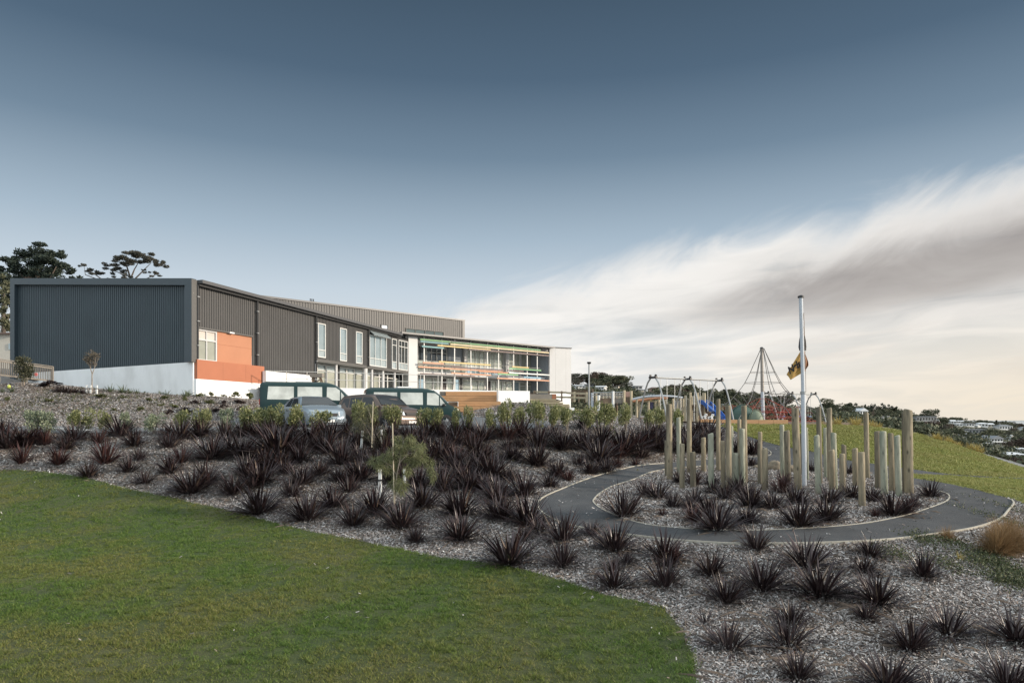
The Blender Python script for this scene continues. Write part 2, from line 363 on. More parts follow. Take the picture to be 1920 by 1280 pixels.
# ---------------------------------------------------------------- terrain
CP = [  # photo column, photo row, metres in front of the camera -> a point of the ground
 (0,1280,8.7),(480,1280,8.6),(960,1280,8.5),(1300,1280,8.4),(1600,1280,8.4),(1920,1280,8.3),
 (0,1080,13.3),(480,1080,12.9),(900,1057,13.3),(469,970,18),(0,882,23),(250,920,20.6),(700,1020,15.3),(1241,1142,10.8),(1060,1094,12.2),
 (-250,900,22),(-250,1080,13.5),
 (1500,1200,9.6),(1500,1100,11.2),(1900,1100,11.3),(2150,1100,11.3),(1149,1099,11.7),
 (1375,1022,13.2),(1375,997,14.3),(1009,945,17.8),(1112,942,17.8),(1780,935,17.6),(1901,945,16.8),(1657,1015,13.2),(1240,1000,14.6),
 (1246,870,27),(1400,858,28.5),(1100,900,22.5),(1500,920,19.5),(1450,885,24.5),(1634,891,23.5),(1712,897,22),(1615,949,17),(1850,926,18.2),(2100,940,17),
 (1712,881,25),(1637,870,26.5),(1797,893,23.8),(1920,899,23.6),(2150,915,23),(1446,850,30),(1402,818,35),(1340,800,38),(1525,848,29),
 (1480,838,30.5),(1500,798,38.5),(1420,797,39),(1580,799,38.2),(1650,803.5,37.5),(1712,812,36),(1800,838,34.5),(1860,859,33.6),(1920,881,32.8),(2100,920,31),(1800,862,29),
 (1920,872,36.6),(1700,808,45),(1600,793,47),(1760,832,46),(1850,872,42),(1920,884,42),(2000,915,42),(1900,900,60),(2200,960,60),(1800,860,50),(1800,880,68),
 (0,811,26),(240,812,26),(480,813,26),(700,821,25.6),(950,815,27),(1180,808,30),(0,802,31),(300,801.5,32),(600,801,36),(780,801,37),(700,802,33),(-300,811,26),(-300,802,31),
 (250,860,22.6),(600,890,21),(900,890,22),(1000,870,24),(1100,850,26.5),(1250,830,31),(1320,820,34),(860,840,25.2),(450,850,23.6),(0,850,24),
 (0,780,34),(250,772,34),(250,742,40),(400,748,40),(0,737,41),(357,741,41.8),(97,724,45.5),(0,712,39.9),(-200,700,42),(-200,735,40),(0,704,47),(480,748,43),
 (970,754,41),(970,787,34.5),(930,790,34),(1050,770,39),(1100,778,40),(1130,785,38),
 (1250,791,42),(1380,795,43),(1560,796,44),(1430,795,54),(1300,793,54),(1150,780,50),(1540,795,58),
 (600,790,50),(900,785,60),(300,745,60),(1100,775,70),(1400,795,75),(1650,818,70),(0,690,65),(-300,690,65)]
PX = np.array([[(a-CX)/FPX*d, d, (HY-b)/FPX*d] for a, b, d in CP] +
              [[-14, 2, -4.2], [-5, 2, -4.2], [5, 2, -4.1], [14, 2, -4.0], [22, 8, -3.2], [-24, 10, -3.3], [28, 18, -2.5]])
def _phi(r2): return 0.5*r2*np.log(np.maximum(r2, 1e-9))
_n = len(PX); _d2 = ((PX[:, None, :2]-PX[None, :, :2])**2).sum(-1)
_A = np.zeros((_n+3, _n+3)); _A[:_n, :_n] = _phi(_d2)+np.eye(_n)*2.0; _A[:_n, _n] = 1; _A[:_n, _n+1:] = PX[:, :2]; _A[_n, :_n] = 1; _A[_n+1:, :_n] = PX[:, :2].T
_w = np.linalg.solve(_A, np.concatenate([PX[:, 2], [0, 0, 0]]))
def Hn(X, Y):
    X = np.asarray(X, float); Y = np.asarray(Y, float); sh = X.shape; X = X.ravel(); Y = Y.ravel(); out = np.empty(len(X))
    for i in range(0, len(X), 20000):
        x, y = X[i:i+20000], Y[i:i+20000]
        r2 = (x[:, None]-PX[:, 0])**2+(y[:, None]-PX[:, 1])**2
        out[i:i+20000] = _phi(r2)@_w[:_n]+_w[_n]+_w[_n+1]*x+_w[_n+2]*y
    return out.reshape(sh)
def H(x, y): return float(Hn(np.array([x]), np.array([y]))[0])
_DS = np.concatenate([np.arange(5, 30, 0.06), np.arange(30, 62, 0.15)])
def hit(px, py):
    """Where the sight line through a photo pixel first meets the ground."""
    m = (px-CX)/FPX; s = (HY-py)/FPX; g = Hn(m*_DS, _DS)-s*_DS
    k = np.nonzero(g >= 0)[0]
    if len(k) == 0: k = np.argmax(g); d = _DS[k]
    else:
        k = k[0]
        if k == 0: d = _DS[0]
        else: d = _DS[k-1]+(_DS[k]-_DS[k-1])*(-g[k-1])/(g[k]-g[k-1]+1e-12)
    return Vector((m*d, d, H(m*d, d)))
def pl(pts):
    out = []
    for p in pts:
        if p[0] == 'w': out.append((p[1], p[2]))
        elif len(p) == 3: out.append(((p[0]-CX)/FPX*p[2], p[2]))
        else: q = hit(*p); out.append((q.x, q.y))
    return out
def catmull(P, closed=True, step=0.25, sharp=()):
    P = [np.array(p, float) for p in P]; n = len(P); out = []
    for i in range(n if closed else n-1):
        p1, p2 = P[i], P[(i+1) % n]
        p0 = P[(i-1) % n] if closed or i > 0 else p1; p3 = P[(i+2) % n] if closed or i < n-2 else p2
        if i in sharp: p0 = p1
        if (i+1) % n in sharp: p3 = p2
        L = np.linalg.norm(p2-p1); k = max(1, int(L/step)); a = 0.5
        t0 = 0; t1 = t0+max(1e-4, np.linalg.norm(p1-p0))**a; t2 = t1+max(1e-4, L)**a; t3 = t2+max(1e-4, np.linalg.norm(p3-p2))**a
        for j in range(k):
            t = t1+(t2-t1)*j/k
            A1 = p0*(t1-t)/(t1-t0)+p1*(t-t0)/(t1-t0) if np.linalg.norm(p1-p0) > 1e-6 else p1
            A2 = p1*(t2-t)/(t2-t1)+p2*(t-t1)/(t2-t1)
            A3 = p2*(t3-t)/(t3-t2)+p3*(t-t2)/(t3-t2) if np.linalg.norm(p3-p2) > 1e-6 else p2
            B1 = A1*(t2-t)/(t2-t0)+A2*(t-t0)/(t2-t0); B2 = A2*(t3-t)/(t3-t1)+A3*(t-t1)/(t3-t1)
            out.append(tuple(B1*(t2-t)/(t2-t1)+B2*(t-t1)/(t2-t1)))
    if not closed: out.append(tuple(P[-1]))
    return out
def inside(poly, X, Y):
    poly = np.asarray(poly); r = np.zeros(X.shape, bool); n = len(poly); j = n-1
    for i in range(n):
        xi, yi = poly[i]; xj, yj = poly[j]
        c = ((yi > Y) != (yj > Y)) & (X < (xj-xi)*(Y-yi)/(yj-yi+1e-15)+xi); r ^= c; j = i
    return r
def sheet(name, outer, material, off, holes=(), cell=0.5, kind='structure'):
    polys = [outer]+list(holes); V = []; E = []
    for p in polys:
        b = len(V); V += [Vector(q) for q in p]; E += [(b+i, b+(i+1) % len(p)) for i in range(len(p))]
    o = np.array(outer); xs = np.arange(o[:, 0].min(), o[:, 0].max(), cell); ys = np.arange(o[:, 1].min(), o[:, 1].max(), cell)
    gx, gy = np.meshgrid(xs, ys); gx = gx+RNG.uniform(-.1, .1, gx.shape)*cell; gy = gy+RNG.uniform(-.1, .1, gy.shape)*cell; m = inside(outer, gx, gy)
    for h in holes: m &= ~inside(h, gx, gy)
    V += [Vector((a, b)) for a, b in zip(gx[m], gy[m])]
    vo, eo, fo, *_ = delaunay_2d_cdt(V, E, [], 0, 1e-5)
    vo = np.array([tuple(v) for v in vo]); fo = np.array([f for f in fo if len(f) == 3]); c = vo[fo].mean(1)
    k = inside(outer, c[:, 0], c[:, 1])
    for h in holes: k &= ~inside(h, c[:, 0], c[:, 1])
    fo = fo[k]; z = Hn(vo[:, 0], vo[:, 1])+off
    a = vo[fo]; cr = (a[:, 1, 0]-a[:, 0, 0])*(a[:, 2, 1]-a[:, 0, 1])-(a[:, 1, 1]-a[:, 0, 1])*(a[:, 2, 0]-a[:, 0, 0])
    fo[cr < 0] = fo[cr < 0][:, ::-1]
    me = np_mesh(name, np.column_stack([vo, z]), fo); ob = link_mesh(name, me, material, smooth=True)
    return tag(ob, kind=kind)
# mulch ground: chips of grey and tan
def mulch_mat():
    m = mat('mulch', (0.185, 0.174, 0.164), 0.95, var=0.35, vscale=9, bump=1.0, bscale=45, col2=(0.165, 0.128, 0.098), c2scale=0.55, c2lo=0.46, c2hi=0.64)
    return m
mulch_mat()
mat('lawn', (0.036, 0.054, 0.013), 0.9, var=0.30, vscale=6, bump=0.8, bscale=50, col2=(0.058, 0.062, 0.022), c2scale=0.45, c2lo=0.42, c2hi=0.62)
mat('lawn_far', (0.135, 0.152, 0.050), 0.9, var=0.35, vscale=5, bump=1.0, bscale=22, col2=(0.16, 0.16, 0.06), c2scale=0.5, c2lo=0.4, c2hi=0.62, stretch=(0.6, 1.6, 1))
gx = np.concatenate([np.arange(-75, -24, 1.5), np.arange(-24, 24.01, 0.4), np.arange(25.5, 60, 1.5)]); gy = np.concatenate([np.arange(1.5, 48, 0.4), np.arange(48.5, 95, 1.5)])
GX, GY = np.meshgrid(gx, gy); GZ = Hn(GX, GY)
GZ = GZ+RNG.normal(0, 0.008, GZ.shape)*(GY < 45)
nx, ny = len(gx), len(gy); idx = np.arange(nx*ny).reshape(ny, nx)
F = np.stack([idx[:-1, :-1], idx[:-1, 1:], idx[1:, 1:], idx[1:, :-1]], -1).reshape(-1, 4)
tag(link_mesh('ground', np_mesh('ground', np.column_stack([GX.ravel(), GY.ravel(), GZ.ravel()]), F), MT['mulch'], smooth=True), kind='structure')
# path with its timber edging
RING_OUT = [(1335,800.5),(1362,806),(1390,818),(1415,832),(1438,843),(1446,850),(1438,856),(1402,858),(1360,860),(1300,864),(1246,870),(1200,874),(1150,885),(1100,900),(1050,920),(1015,937),(1009,945),(1011,957),(1030,972),(1055,983),(1100,994),(1185,1006),(1275,1016),(1375,1022),(1455,1022),(1562,1020),(1657,1015),(1752,1004),(1827,992),(1875,975),(1890,960),(1901,945),(1897,939),(1865,929),(1815,916),(1765,906),(1712,897.5),(1697,893.5),(1712,891),(1755,891.8),(1797,894.5),(1858,897.6),(1925,900.5),(1990,903.5),
            (1990,901.5),(1925,898),(1858,895),(1798,891.6),(1755,887),(1712,881),(1637,870.6),(1585,863),(1525,848),(1480,840),(1428,827),(1402,818.5),(1375,808),(1352,800.5)]
ISLAND = [(1114,937),(1112,942),(1125,954),(1162,971),(1212,985),(1275,992),(1375,997),(1440,996),(1540,991),(1615,984),(1690,970),(1740,955),(1775,941),(1780,935),(1775,927),(1715,911),(1663,899),(1634,891),(1580,881),(1520,875),(1420,872),(1330,874),(1270,878),(1225,885),(1187,900),(1150,912),(1125,926)]
ring_o = catmull(pl(RING_OUT), sharp=(37, 43, 44, 0, 57)); ring_i = catmull(pl(ISLAND), step=0.2)
sheet('path', ring_o, MT['asphalt'], 0.035, holes=[ring_i], cell=0.4)
def kerb(name, P, closed, label, w=0.032, h=0.045, out=0.0):
    P = [Vector(p) for p in P]; n = len(P); V = []; Fc = []
    for i in range(n):
        a = P[(i-1) % n] if closed or i else P[i]; b = P[(i+1) % n] if closed or i < n-1 else P[i]
        d = (b-a).normalized(); q = Vector((d.y, -d.x))*w/2; c = P[i]; z = H(c.x, c.y)
        for s, zz in ((-1, -0.08), (-1, h), (1, h), (1, -0.08)): V.append((c.x+q.x*s, c.y+q.y*s, z+zz))
    for i in range(n if closed else n-1):
        j = (i+1) % n
        for k in range(4): Fc.append((4*i+k, 4*i+(k+1) % 4, 4*j+(k+1) % 4, 4*j+k))
    mb = MB(); mb.add(V, Fc); o = mb.build(name, MT['kerb_timber'], loc=(P[0].x, P[0].y, H(*P[0])))
    return tag(o, label, 'path edging')
kerb('path_edging', ring_i, True, 'pale timber edging strip round the planted island inside the loop path')
def runs(P, a, b): return P[a:b]
_o = np.array(ring_o)
def nearest(px, py): q = hit(px, py); return int(np.argmin((_o[:, 0]-q.x)**2+(_o[:, 1]-q.y)**2))
i0, i1 = nearest(1246, 870), nearest(1897, 939)
kerb('path_edging', ring_o[i0:i1+1], False, 'pale timber edging along the outer curve of the loop path', h=0.06)
kerb('path_edging', ring_o[nearest(1390, 818):i0-4], False, 'low pale edging round the pointed tip of the bed behind the loop')
# lawns
LAWN = [(-260,884),(0,882),(94,888),(187,904),(281,926),(375,947),(469,970),(562,994),(656,1012),(750,1031),(844,1050),(900,1056),(959,1065),(1019,1081),(1078,1099),(1137,1118),(1197,1130),(1241,1142),(1265,1167),(1283,1197),(1298,1226),(1306,1280),(1309,None,6.5),(1300,None,4.0),('w',-14,3.5),('w',-22,9)]
lawn_p = catmull(pl(LAWN), step=0.3, sharp=(0, 23, 24, 25))
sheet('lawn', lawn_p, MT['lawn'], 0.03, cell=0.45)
pth = [ring_o[i] for i in range(nearest(1798,891.6)-8, len(ring_o))]
MOUND = [(1352,800.5),(1375,808),(1402,818.5),(1428,827),(1480,840),(1525,848),(1585,863),(1637,870.6),(1712,881),(1755,887),(1798,891.6),(1858,895),(1925,898),(1990,901.5),(2100,918),(2250,None,26),(2250,None,33),(2080,None,33),(1920,None,33.0),(1860,None,33.8),(1800,None,34.8),(1712,None,36.3),(1650,None,37.8),(1580,None,38.6),(1500,None,38.9),(1420,None,39.3),(1362,None,40)]
mound_p = catmull(pl(MOUND), step=0.3, sharp=(0, 14, 15, 16, 26))
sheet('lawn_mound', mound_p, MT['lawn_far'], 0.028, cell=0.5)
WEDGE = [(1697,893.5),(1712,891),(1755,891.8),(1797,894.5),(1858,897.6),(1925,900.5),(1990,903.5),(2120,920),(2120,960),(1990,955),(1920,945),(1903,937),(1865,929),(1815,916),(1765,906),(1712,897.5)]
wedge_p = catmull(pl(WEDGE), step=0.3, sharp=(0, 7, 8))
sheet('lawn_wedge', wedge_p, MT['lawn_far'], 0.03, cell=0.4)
# footpath that drops away over the shoulder of the mound, and the car park
FP = [(1838,None,34.4),(1870,None,34.0),(1920,None,33.3),(2080,None,33.4),(2080,None,36),(1920,None,36),(1870,None,35.8)]
sheet('footpath', catmull(pl(FP), step=0.5, sharp=(0, 3, 4)), MT['asphalt_park'], 0.03, cell=0.6)
PARK = [('w',-26,26.3),('w',-16,26.3),('w',-9,27.0),('w',-4.5,27.6),('w',-0.4,28.4),('w',1.6,29.5),('w',1.2,33.5),('w',-1.4,36.5),('w',-4,39.5),('w',-14.5,39.5),('w',-14.2,33),('w',-13.8,29.3),('w',-16.5,28.5),('w',-26,28.8)]
park_p = catmull(pl(PARK), step=0.5, sharp=(0, 9, 10, 11, 12, 13))
sheet('car_park', park_p, MT['asphalt_park'], 0.03, cell=0.7)
for k, (x0, x1, y) in enumerate(((-18.9, -16.6, 27.4), (-14.6, -13.2, 27.5))):
    sheet('bay_marking', [(x0, y), (x1, y-0.5), (x1, y-0.38), (x0, y+0.12)], MT['marking'], 0.036, cell=1.0)
sheet('playground_surface', [(-2+10, 41.2), (14.5, 40.6), (24.5, 40.9), (25.5, 62), (8, 62)], mat('bark_surface', (0.12, 0.075, 0.05), 0.95, var=0.3, vscale=6, bump=0.8, bscale=25), 0.03, cell=0.8)
# ---------------------------------------------------------------- the school building
A = Frame(-19.62, 42.0, 0.325, 0.946)            # long street side, running away from the camera
EW = Frame(-19.62, 42.0, -0.946, 0.325)          # blunt end wall; the normal must face the camera
EW.n = Vector((-0.325, -0.946))
B = Frame(-10.5, 68.5, 14.97, 13.2)              # balcony side
Cb = Frame(-24.6, 68.5, 14.97, 13.2)             # taller block behind
bld = thing('school_building', (-19.62, 42.0, 1.3), 'long dark ribbed metal school building with orange corner panel and coloured sunscreen bars', 'building')
def part(mb, name, m, parent=bld, label=None, **k):
    o = mb.build(name, MT[m], parent, **k)
    if label: o['label'] = label
    return o
TA = lambda px, off=0.0: A.t(px, off)
FLOOR = 2.15
zr = lambda t: 8.56-0.0095*t                     # roof edge height along the street side
# end wall
LE = 15.5; ztop = lambda L: 8.58+1.04*L/LE; zbot = lambda L: 3.50-0.30*L/12.0
part(MB().corr(EW, 0.35, LE-0.3, zbot, lambda L: ztop(L)-0.42, 0.0, 0.17, 0.035), 'end_cladding', 'clad_shade_blue')
fr = MB()
fr.fbox4(EW, -0.15, LE, -0.1, 0.30, ztop(0)-0.42, ztop(0), ztop(LE)-0.42, ztop(LE))
part(fr, 'top_fascia', 'frame_shade_blue')
part(MB().fbox4(EW, -0.15, 0.36, -0.1, 0.302, zbot(0), ztop(0)-0.42, zbot(0.3), ztop(0.36)-0.42), 'corner_trim', 'frame_shade_blue')
part(MB().fbox4(EW, LE-0.42, LE, -0.1, 0.302, 2.6, ztop(LE-0.42)-0.42, 2.6, ztop(LE)-0.42), 'corner_trim', 'frame_shade_blue')
part(MB().fbox4(A, -0.28, 0.20, -0.30, 0.16, 3.48, zr(0)-0.02, 3.48, zr(0)-0.02), 'corner_flashing', 'frame_grey')  # sunlit return of the same frame, its light put into a paler colour
part(MB().fbox4(EW, -0.05, LE-0.2, -0.3, 0.06, 0.6, zbot(0)-0.01, 1.6, zbot(LE)-0.01), 'end_base', 'white_render')
part(MB().fbox(EW, 0, LE, -0.25, -0.12, 2.4, 8.3), 'wall_core', 'dark_metal')
# street side: sheets of cladding between downpipes
t0, t1, t2, t3, t4, t5, t6 = [TA(x) for x in (368.5, 407.5, 472, 479.5, 590.5, 689, 765)]
SILL = 5.62
cl = MB(); cl.corr(A, t0, t2+0.0, SILL+0.08, lambda t: zr(t)-0.36, 0.0, 0.20, 0.04); cl.corr(A, t2, t3, 3.6, lambda t: zr(t)-0.36, 0.0, 0.20, 0.04)
part(cl, 'street_cladding', 'clad_grey')
part(MB().corr(A, t3, t4, 2.2, lambda t: zr(t)-0.36, 0.0, 0.20, 0.04), 'street_cladding', 'clad_grey')
UP = 4.78
wins = []
for a, b, top, bot in ((594.8, 609.2, 7.62, 4.90), (636, 648.9, 7.62, 4.86), (666.2, 678, 7.62, 4.84), (690.6, 722.8, 8.02, 4.80), (733.6, 742.4, 7.70, 4.80), (746, 763.4, 7.72, 4.80)):
    wins.append((TA(a), TA(b), bot, top))
cl = MB(); cur = t4
for a, b, bot, top in wins+[(t6, t6, 0, 0)]:
    if a-cur > 0.05: cl.corr(A, cur, a, UP, lambda t: zr(t)-0.36, 0.0, 0.20, 0.04)
    if b > a:
        cl.corr(A, a, b, top, lambda t: zr(t)-0.36, 0.0, 0.20, 0.04)
        if bot > UP+0.03: cl.corr(A, a, b, UP, bot, 0.0, 0.20, 0.04)
    cur = b
part(cl, 'street_cladding', 'clad_grey')
def window(F, a, b, z0, z1, off, nx=1, bands=(), pane='glass_sky', band_pane=None, w=0.07, depth=0.16, m='alu', parent=bld, name='window'):
    f = MB(); o0, o1 = off-depth, off
    f.fbox(F, a, a+w, o0, o1, z0, z1); f.fbox(F, b-w, b, o0, o1, z0, z1); f.fbox(F, a+w, b-w, o0, o1, z1-w, z1); f.fbox(F, a+w, b-w, o0, o1, z0, z0+w)
    zs = [z0+w]+list(bands)+[z1-w]
    for z in bands: f.fbox(F, a+w, b-w, o0, o1-0.01, z-w*0.4, z+w*0.4)
    for i in range(1, nx):
        t = a+(b-a)*i/nx; f.fbox(F, t-w*0.35, t+w*0.35, o0, o1-0.02, z0+w, z1-w)
    fo = part(f, name, m, parent)
    for i in range(len(zs)-1):
        pm = pane if not (band_pane and i in band_pane) else band_pane[i]
        p = MB(); p.fbox(F, a+w*0.5, b-w*0.5, off-depth*0.65-0.012*(i % 2), off-depth*0.65+0.02-0.012*(i % 2), zs[i], zs[i+1]); o = p.build('pane', MT[pm], fo)
    return fo
for k, (a, b, bot, top) in enumerate(wins):
    if k < 3: window(A, a, b, bot, top, 0.09, 1, (5.50,), 'glass_sky', {0: 'glass_band'})
    elif k == 3: window(A, a, b, bot, top-0.42, 0.14, 3, (5.50,), 'glass_sky', {0: 'glass_band'})
    elif k == 4: window(A, a, b, bot, top, 0.10, 1, (5.50, 7.10), 'glass_dark', {0: 'glass_band'})
    else: window(A, a, b, bot, top, 0.10, 3, (5.50, 7.10), 'glass_dark', {0: 'glass_band'})
a, b, bot, top = wins[3]
aw = MB(); aw.box8([A.pt(a, 0.60, top-0.5), A.pt(b, 0.60, top-0.5), A.pt(b, 0.1, top-0.10), A.pt(a, 0.1, top-0.10), A.pt(a, 0.62, top-0.45), A.pt(b, 0.62, top-0.45), A.pt(b, 0.1, top-0.04), A.pt(a, 0.1, top-0.04)])
part(aw, 'awning', 'glass_band')
# corner window, orange panels
window(A, t0+0.02, t1, 3.62, SILL, -0.02, 2, (4.95,), 'glass_pale', {1: 'blind'}, w=0.11, m='white_panel')
part(MB().fbox(A, t1, t2, -0.15, -0.01, 3.62, SILL), 'orange_panel', 'orange_panel')
jl = MB(); tm = (t1+t2)/2
jl.fbox(A, t1, t2, -0.012, -0.004, 4.80, 4.82); part(jl, 'panel_joint', 'timber_red')
part(MB().fbox(A, t0, t2, -0.12, 0.12, SILL, SILL+0.09), 'head_flashing', 'frame_grey')
part(MB().fbox(A, (t1+t2)/2-0.75, (t1+t2)/2-0.35, 0.12, 0.26, SILL-0.02, SILL+0.07), 'wall_light', 'plate_white')
PE = TA(495.5, 0.27)
part(MB().fbox(A, 0.05, PE, 0.02, 0.27, 2.46, 3.66), 'parapet', 'orange_wall')
jp = MB()
for q in (0.36, 0.7): jp.fbox(A, PE*q, PE*q+0.018, 0.27, 0.274, 2.5, 3.62)
part(jp, 'panel_joint', 'timber_red')
part(MB().fbox(A, 0.0, PE, -0.2, 0.262, 0.4, 2.46), 'street_base', 'white_render')
# downpipes, flashings
for x in (366.8, 479.0, 590.0, 688.7):
    t = TA(x); zb = 3.7 if x < 400 else (3.6 if x < 500 else (2.2 if x < 600 else 4.7)); d = MB()
    d.tube([A.pt(t, 0.16, zb), A.pt(t, 0.16, zr(t)-0.25)], 0.075, 8); dp = part(d, 'downpipe', 'dark_metal')
    cp = MB()
    for z in np.arange(zb+0.8, zr(t)-0.6, 1.5): cp.fbox(A, t-0.09, t+0.09, 0.13, 0.25, z, z+0.06)
    cp.build('pipe_bracket', MT['galv'], dp)
# roof edge and roof
te = TA(746)
rf = MB(); rf.fbox4(A, 0.2, te, -0.3, 0.55, zr(0.2)-0.20, zr(0.2), zr(te)-0.20, zr(te)); part(rf, 'gutter', 'fascia')
part(MB().fbox4(A, 0.2, te, 0.0, 0.30, zr(0.2)-0.36, zr(0.2)-0.205, zr(te)-0.36, zr(te)-0.205), 'soffit', 'dark_metal')
rr = MB(); pA, pB = A.pt(0, -0.25, zr(0)-0.03), A.pt(te+2.5, -0.25, zr(te)-0.05)
qA, qB = EW.pt(LE, 0, ztop(LE)-0.03), A.pt(te+2.5, -LE, zr(te)+0.95)
rr.box8([pA-Vector((0, 0, .15)), pB-Vector((0, 0, .15)), qB-Vector((0, 0, .15)), qA-Vector((0, 0, .15)), pA, pB, qB, qA]); part(rr, 'roof', 'roofing')
# ground floor glazing under the overhang
part(MB().fbox(A, t4, t6, -1.3, 0.03, UP-0.24, UP), 'overhang', 'frame_grey')
g = TA(592, -1.25); ge = TA(760, -1.25); tt = g; k = 0
while tt < ge-0.3:
    wd = 1.25+0.35*(k % 3 == 1); e = min(ge, tt+wd)
    dark = (k % 4 == 1); late = tt > TA(688, -1.25)
    window(A, tt, e, FLOOR, UP-0.26, -1.1, 1, (4.02,), 'glass_dark' if (late and k % 3) else 'glass_pale', {1: 'glass_band' if not late else 'glass_dark'}, w=0.08, name='glazed_panel')
    if dark: part(MB().fbox(A, e, e+0.28, -1.25, -1.0, FLOOR, UP-0.26), 'dark_mullion', 'dark_metal'); e += 0.28
    tt = e; k += 1
for x, w in ((630, .20), (684, .42), (697, .2), (717.5, .20), (739.5, .17)):
    t = TA(x, -0.25); part(MB().tube([A.pt(t, -0.25, FLOOR), A.pt(t, -0.25, UP-0.24)], w/2+0.03, 12), 'column', 'white_panel')
part(MB().fbox(A, t6, t6+0.35, -1.4, 0.05, UP-0.24, zr(t6)-0.2), 'end_trim', 'dark_metal')
# ---- balcony side
TB = lambda px, off=0.0: B.t(px, off)
ZE = 8.56
b0, b1, b2, b3 = TB(745), TB(766), TB(783), TB(1030.5)
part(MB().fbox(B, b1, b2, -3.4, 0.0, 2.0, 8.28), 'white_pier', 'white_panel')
part(MB().fbox(B, b0, b3+0.1, -0.05, 0.85, ZE-0.16, ZE), 'eave', 'fascia')
part(MB().fbox(B, b0+1, b3-0.02, -0.25, -0.06, ZE-0.50, ZE-0.02), 'eave_beam', 'fascia')
part(MB().fbox(B, b0, b3, -14, -0.06, ZE+0.0, ZE+0.1), 'roof', 'roofing')
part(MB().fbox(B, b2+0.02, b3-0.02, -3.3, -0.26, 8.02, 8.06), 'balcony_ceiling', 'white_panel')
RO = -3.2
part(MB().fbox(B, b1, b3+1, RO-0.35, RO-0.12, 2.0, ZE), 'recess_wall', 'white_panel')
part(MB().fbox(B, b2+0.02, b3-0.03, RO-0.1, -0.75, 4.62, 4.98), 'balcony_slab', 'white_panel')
R_ = lambda px: TB(px, RO)
def rpanel(x0, x1, z0, z1, m, nm, o=0.0, th=0.1): part(MB().fbox(B, R_(x0), R_(x1), RO-0.1, RO-0.1+th+o, z0, z1), nm, m)
window(B, R_(783.5), R_(797), 5.2, 7.9, RO+0.05, 1, (5.9,), 'glass_dark')
window(B, R_(799), R_(838), 5.0, 7.75, RO+0.05, 4, (6.0, 7.2), 'glass_dark')
rpanel(840, 866, 5.0, 7.95, 'blue_grey_panel', 'grey_panel', 0.06)
rpanel(867, 872.5, 4.98, 8.0, 'white_panel', 'pillar', 0.4)
window(B, R_(873.5), R_(909), 5.0, 7.9, RO+0.05, 4, (5.95,), 'glass_pale', {0: 'glass_sky'})
window(B, R_(910), R_(944), 5.0, 7.9, RO+0.05, 4, (5.95,), 'glass_pale', {0: 'glass_sky'})
rpanel(945, 950.5, 4.98, 8.0, 'white_panel', 'pillar', 0.4)
window(B, R_(951.5), R_(975), 5.0, 7.9, RO+0.05, 3, (5.95,), 'glass_pale', {0: 'glass_sky'})
window(B, R_(976), R_(997), 5.0, 7.9, RO+0.05, 2, (5.95,), 'glass_pale', {0: 'glass_sky'})
window(B, R_(998), R_(1015), 5.0, 7.9, RO+0.05, 2, (5.95,), 'glass_dark')
xs = [784, 797, 812, 826.5, 837.5, 850, 862, 866, 884, 897, 909, 920.5, 931, 942, 950, 962, 974, 986, 998]
for i, (x0, x1) in enumerate(zip(xs, xs[1:])):
    if i in (3, 10): window(B, R_(x0), R_(x1), FLOOR, 4.5, RO+0.05, 1, (), 'door_dark', name='open_door'); continue
    if i == 6: rpanel(x0, x1, FLOOR, 4.6, 'dark_metal', 'dark_mullion', 0.1); continue
    window(B, R_(x0), R_(x1), FLOOR, 4.5, RO+0.05, 1, (4.0,) if i % 3 else (), 'glass_pale' if i % 5 else 'glass_sky', w=0.08, name='glazed_panel')
window(B, R_(998.5), R_(1015), FLOOR, 4.5, RO+0.05, 2, (), 'glass_dark', name='glazed_door')
# balcony glass balustrade
for i in range(9):
    x0, x1 = 783.5+i*10, 783.5+i*10+9.4
    p = MB().fbox(B, TB(x0, -0.85), TB(x1, -0.85), -0.87, -0.85, 5.02, 6.0); part(p, 'balustrade_panel', 'glass_pale')
part(MB().tube([B.pt(b2, -0.86, 6.04), B.pt(b3, -0.86, 6.04)], 0.03, 6), 'balustrade_rail', 'rail_metal')
# sunscreen: posts, then bars of many colours
for x in (795, 828.3, 852, 882.5, 913.5, 934.5, 962.8, 988.3, 1007):
    t, z = B.px(x, 640, 0.0); z1 = ZE-0.2
    part(MB().fbox(B, t-0.045, t+0.045, -0.05, 0.05, FLOOR, z1), 'sunscreen_post', 'alu')
Z4 = lambda x, y: (760+x/5.818, 600+y/5.818)
bars = [('green',160,207,1475,330),('teal',165,232,470,258),('teal',180,285,420,305),('yellow',350,275,930,325),('cream',490,262,1565,357),('maroon',690,330,1565,375),
        ('yellow',365,452,930,490),('orange',190,462,420,475),('maroon',500,510,1075,548),('orange',140,512,1060,560),('maroon',165,582,760,617),('orange',500,578,935,598),
        ('dusk',800,565,1180,572),('orange',1000,632,1570,662),('green',1130,527,1480,548),('yellow',1165,507,1345,520),('green',1010,585,1230,597),('pale',1130,580,1570,592),
        ('blue',1290,620,1480,632),('brown',1115,545,1290,562),('brown',140,488,620,495),('pale',480,232,700,255)]
for i, (c, xa, ya, xb, yb) in enumerate(bars):
    ov = 0.13+0.05*(i % 3)
    a = B.px(*Z4(xa, ya), ov); b = B.px(*Z4(xb, yb), ov); z = (a[1]+b[1])/2
    part(MB().fbox(B, a[0], b[0], ov-0.04, ov+0.04, z-0.07, z+0.07), 'sunscreen_bar', 'bar_'+c, label=f'{ {"pale":"pale grey","cream":"cream yellow","dusk":"dull rust"}.get(c, c)} sunscreen bar')
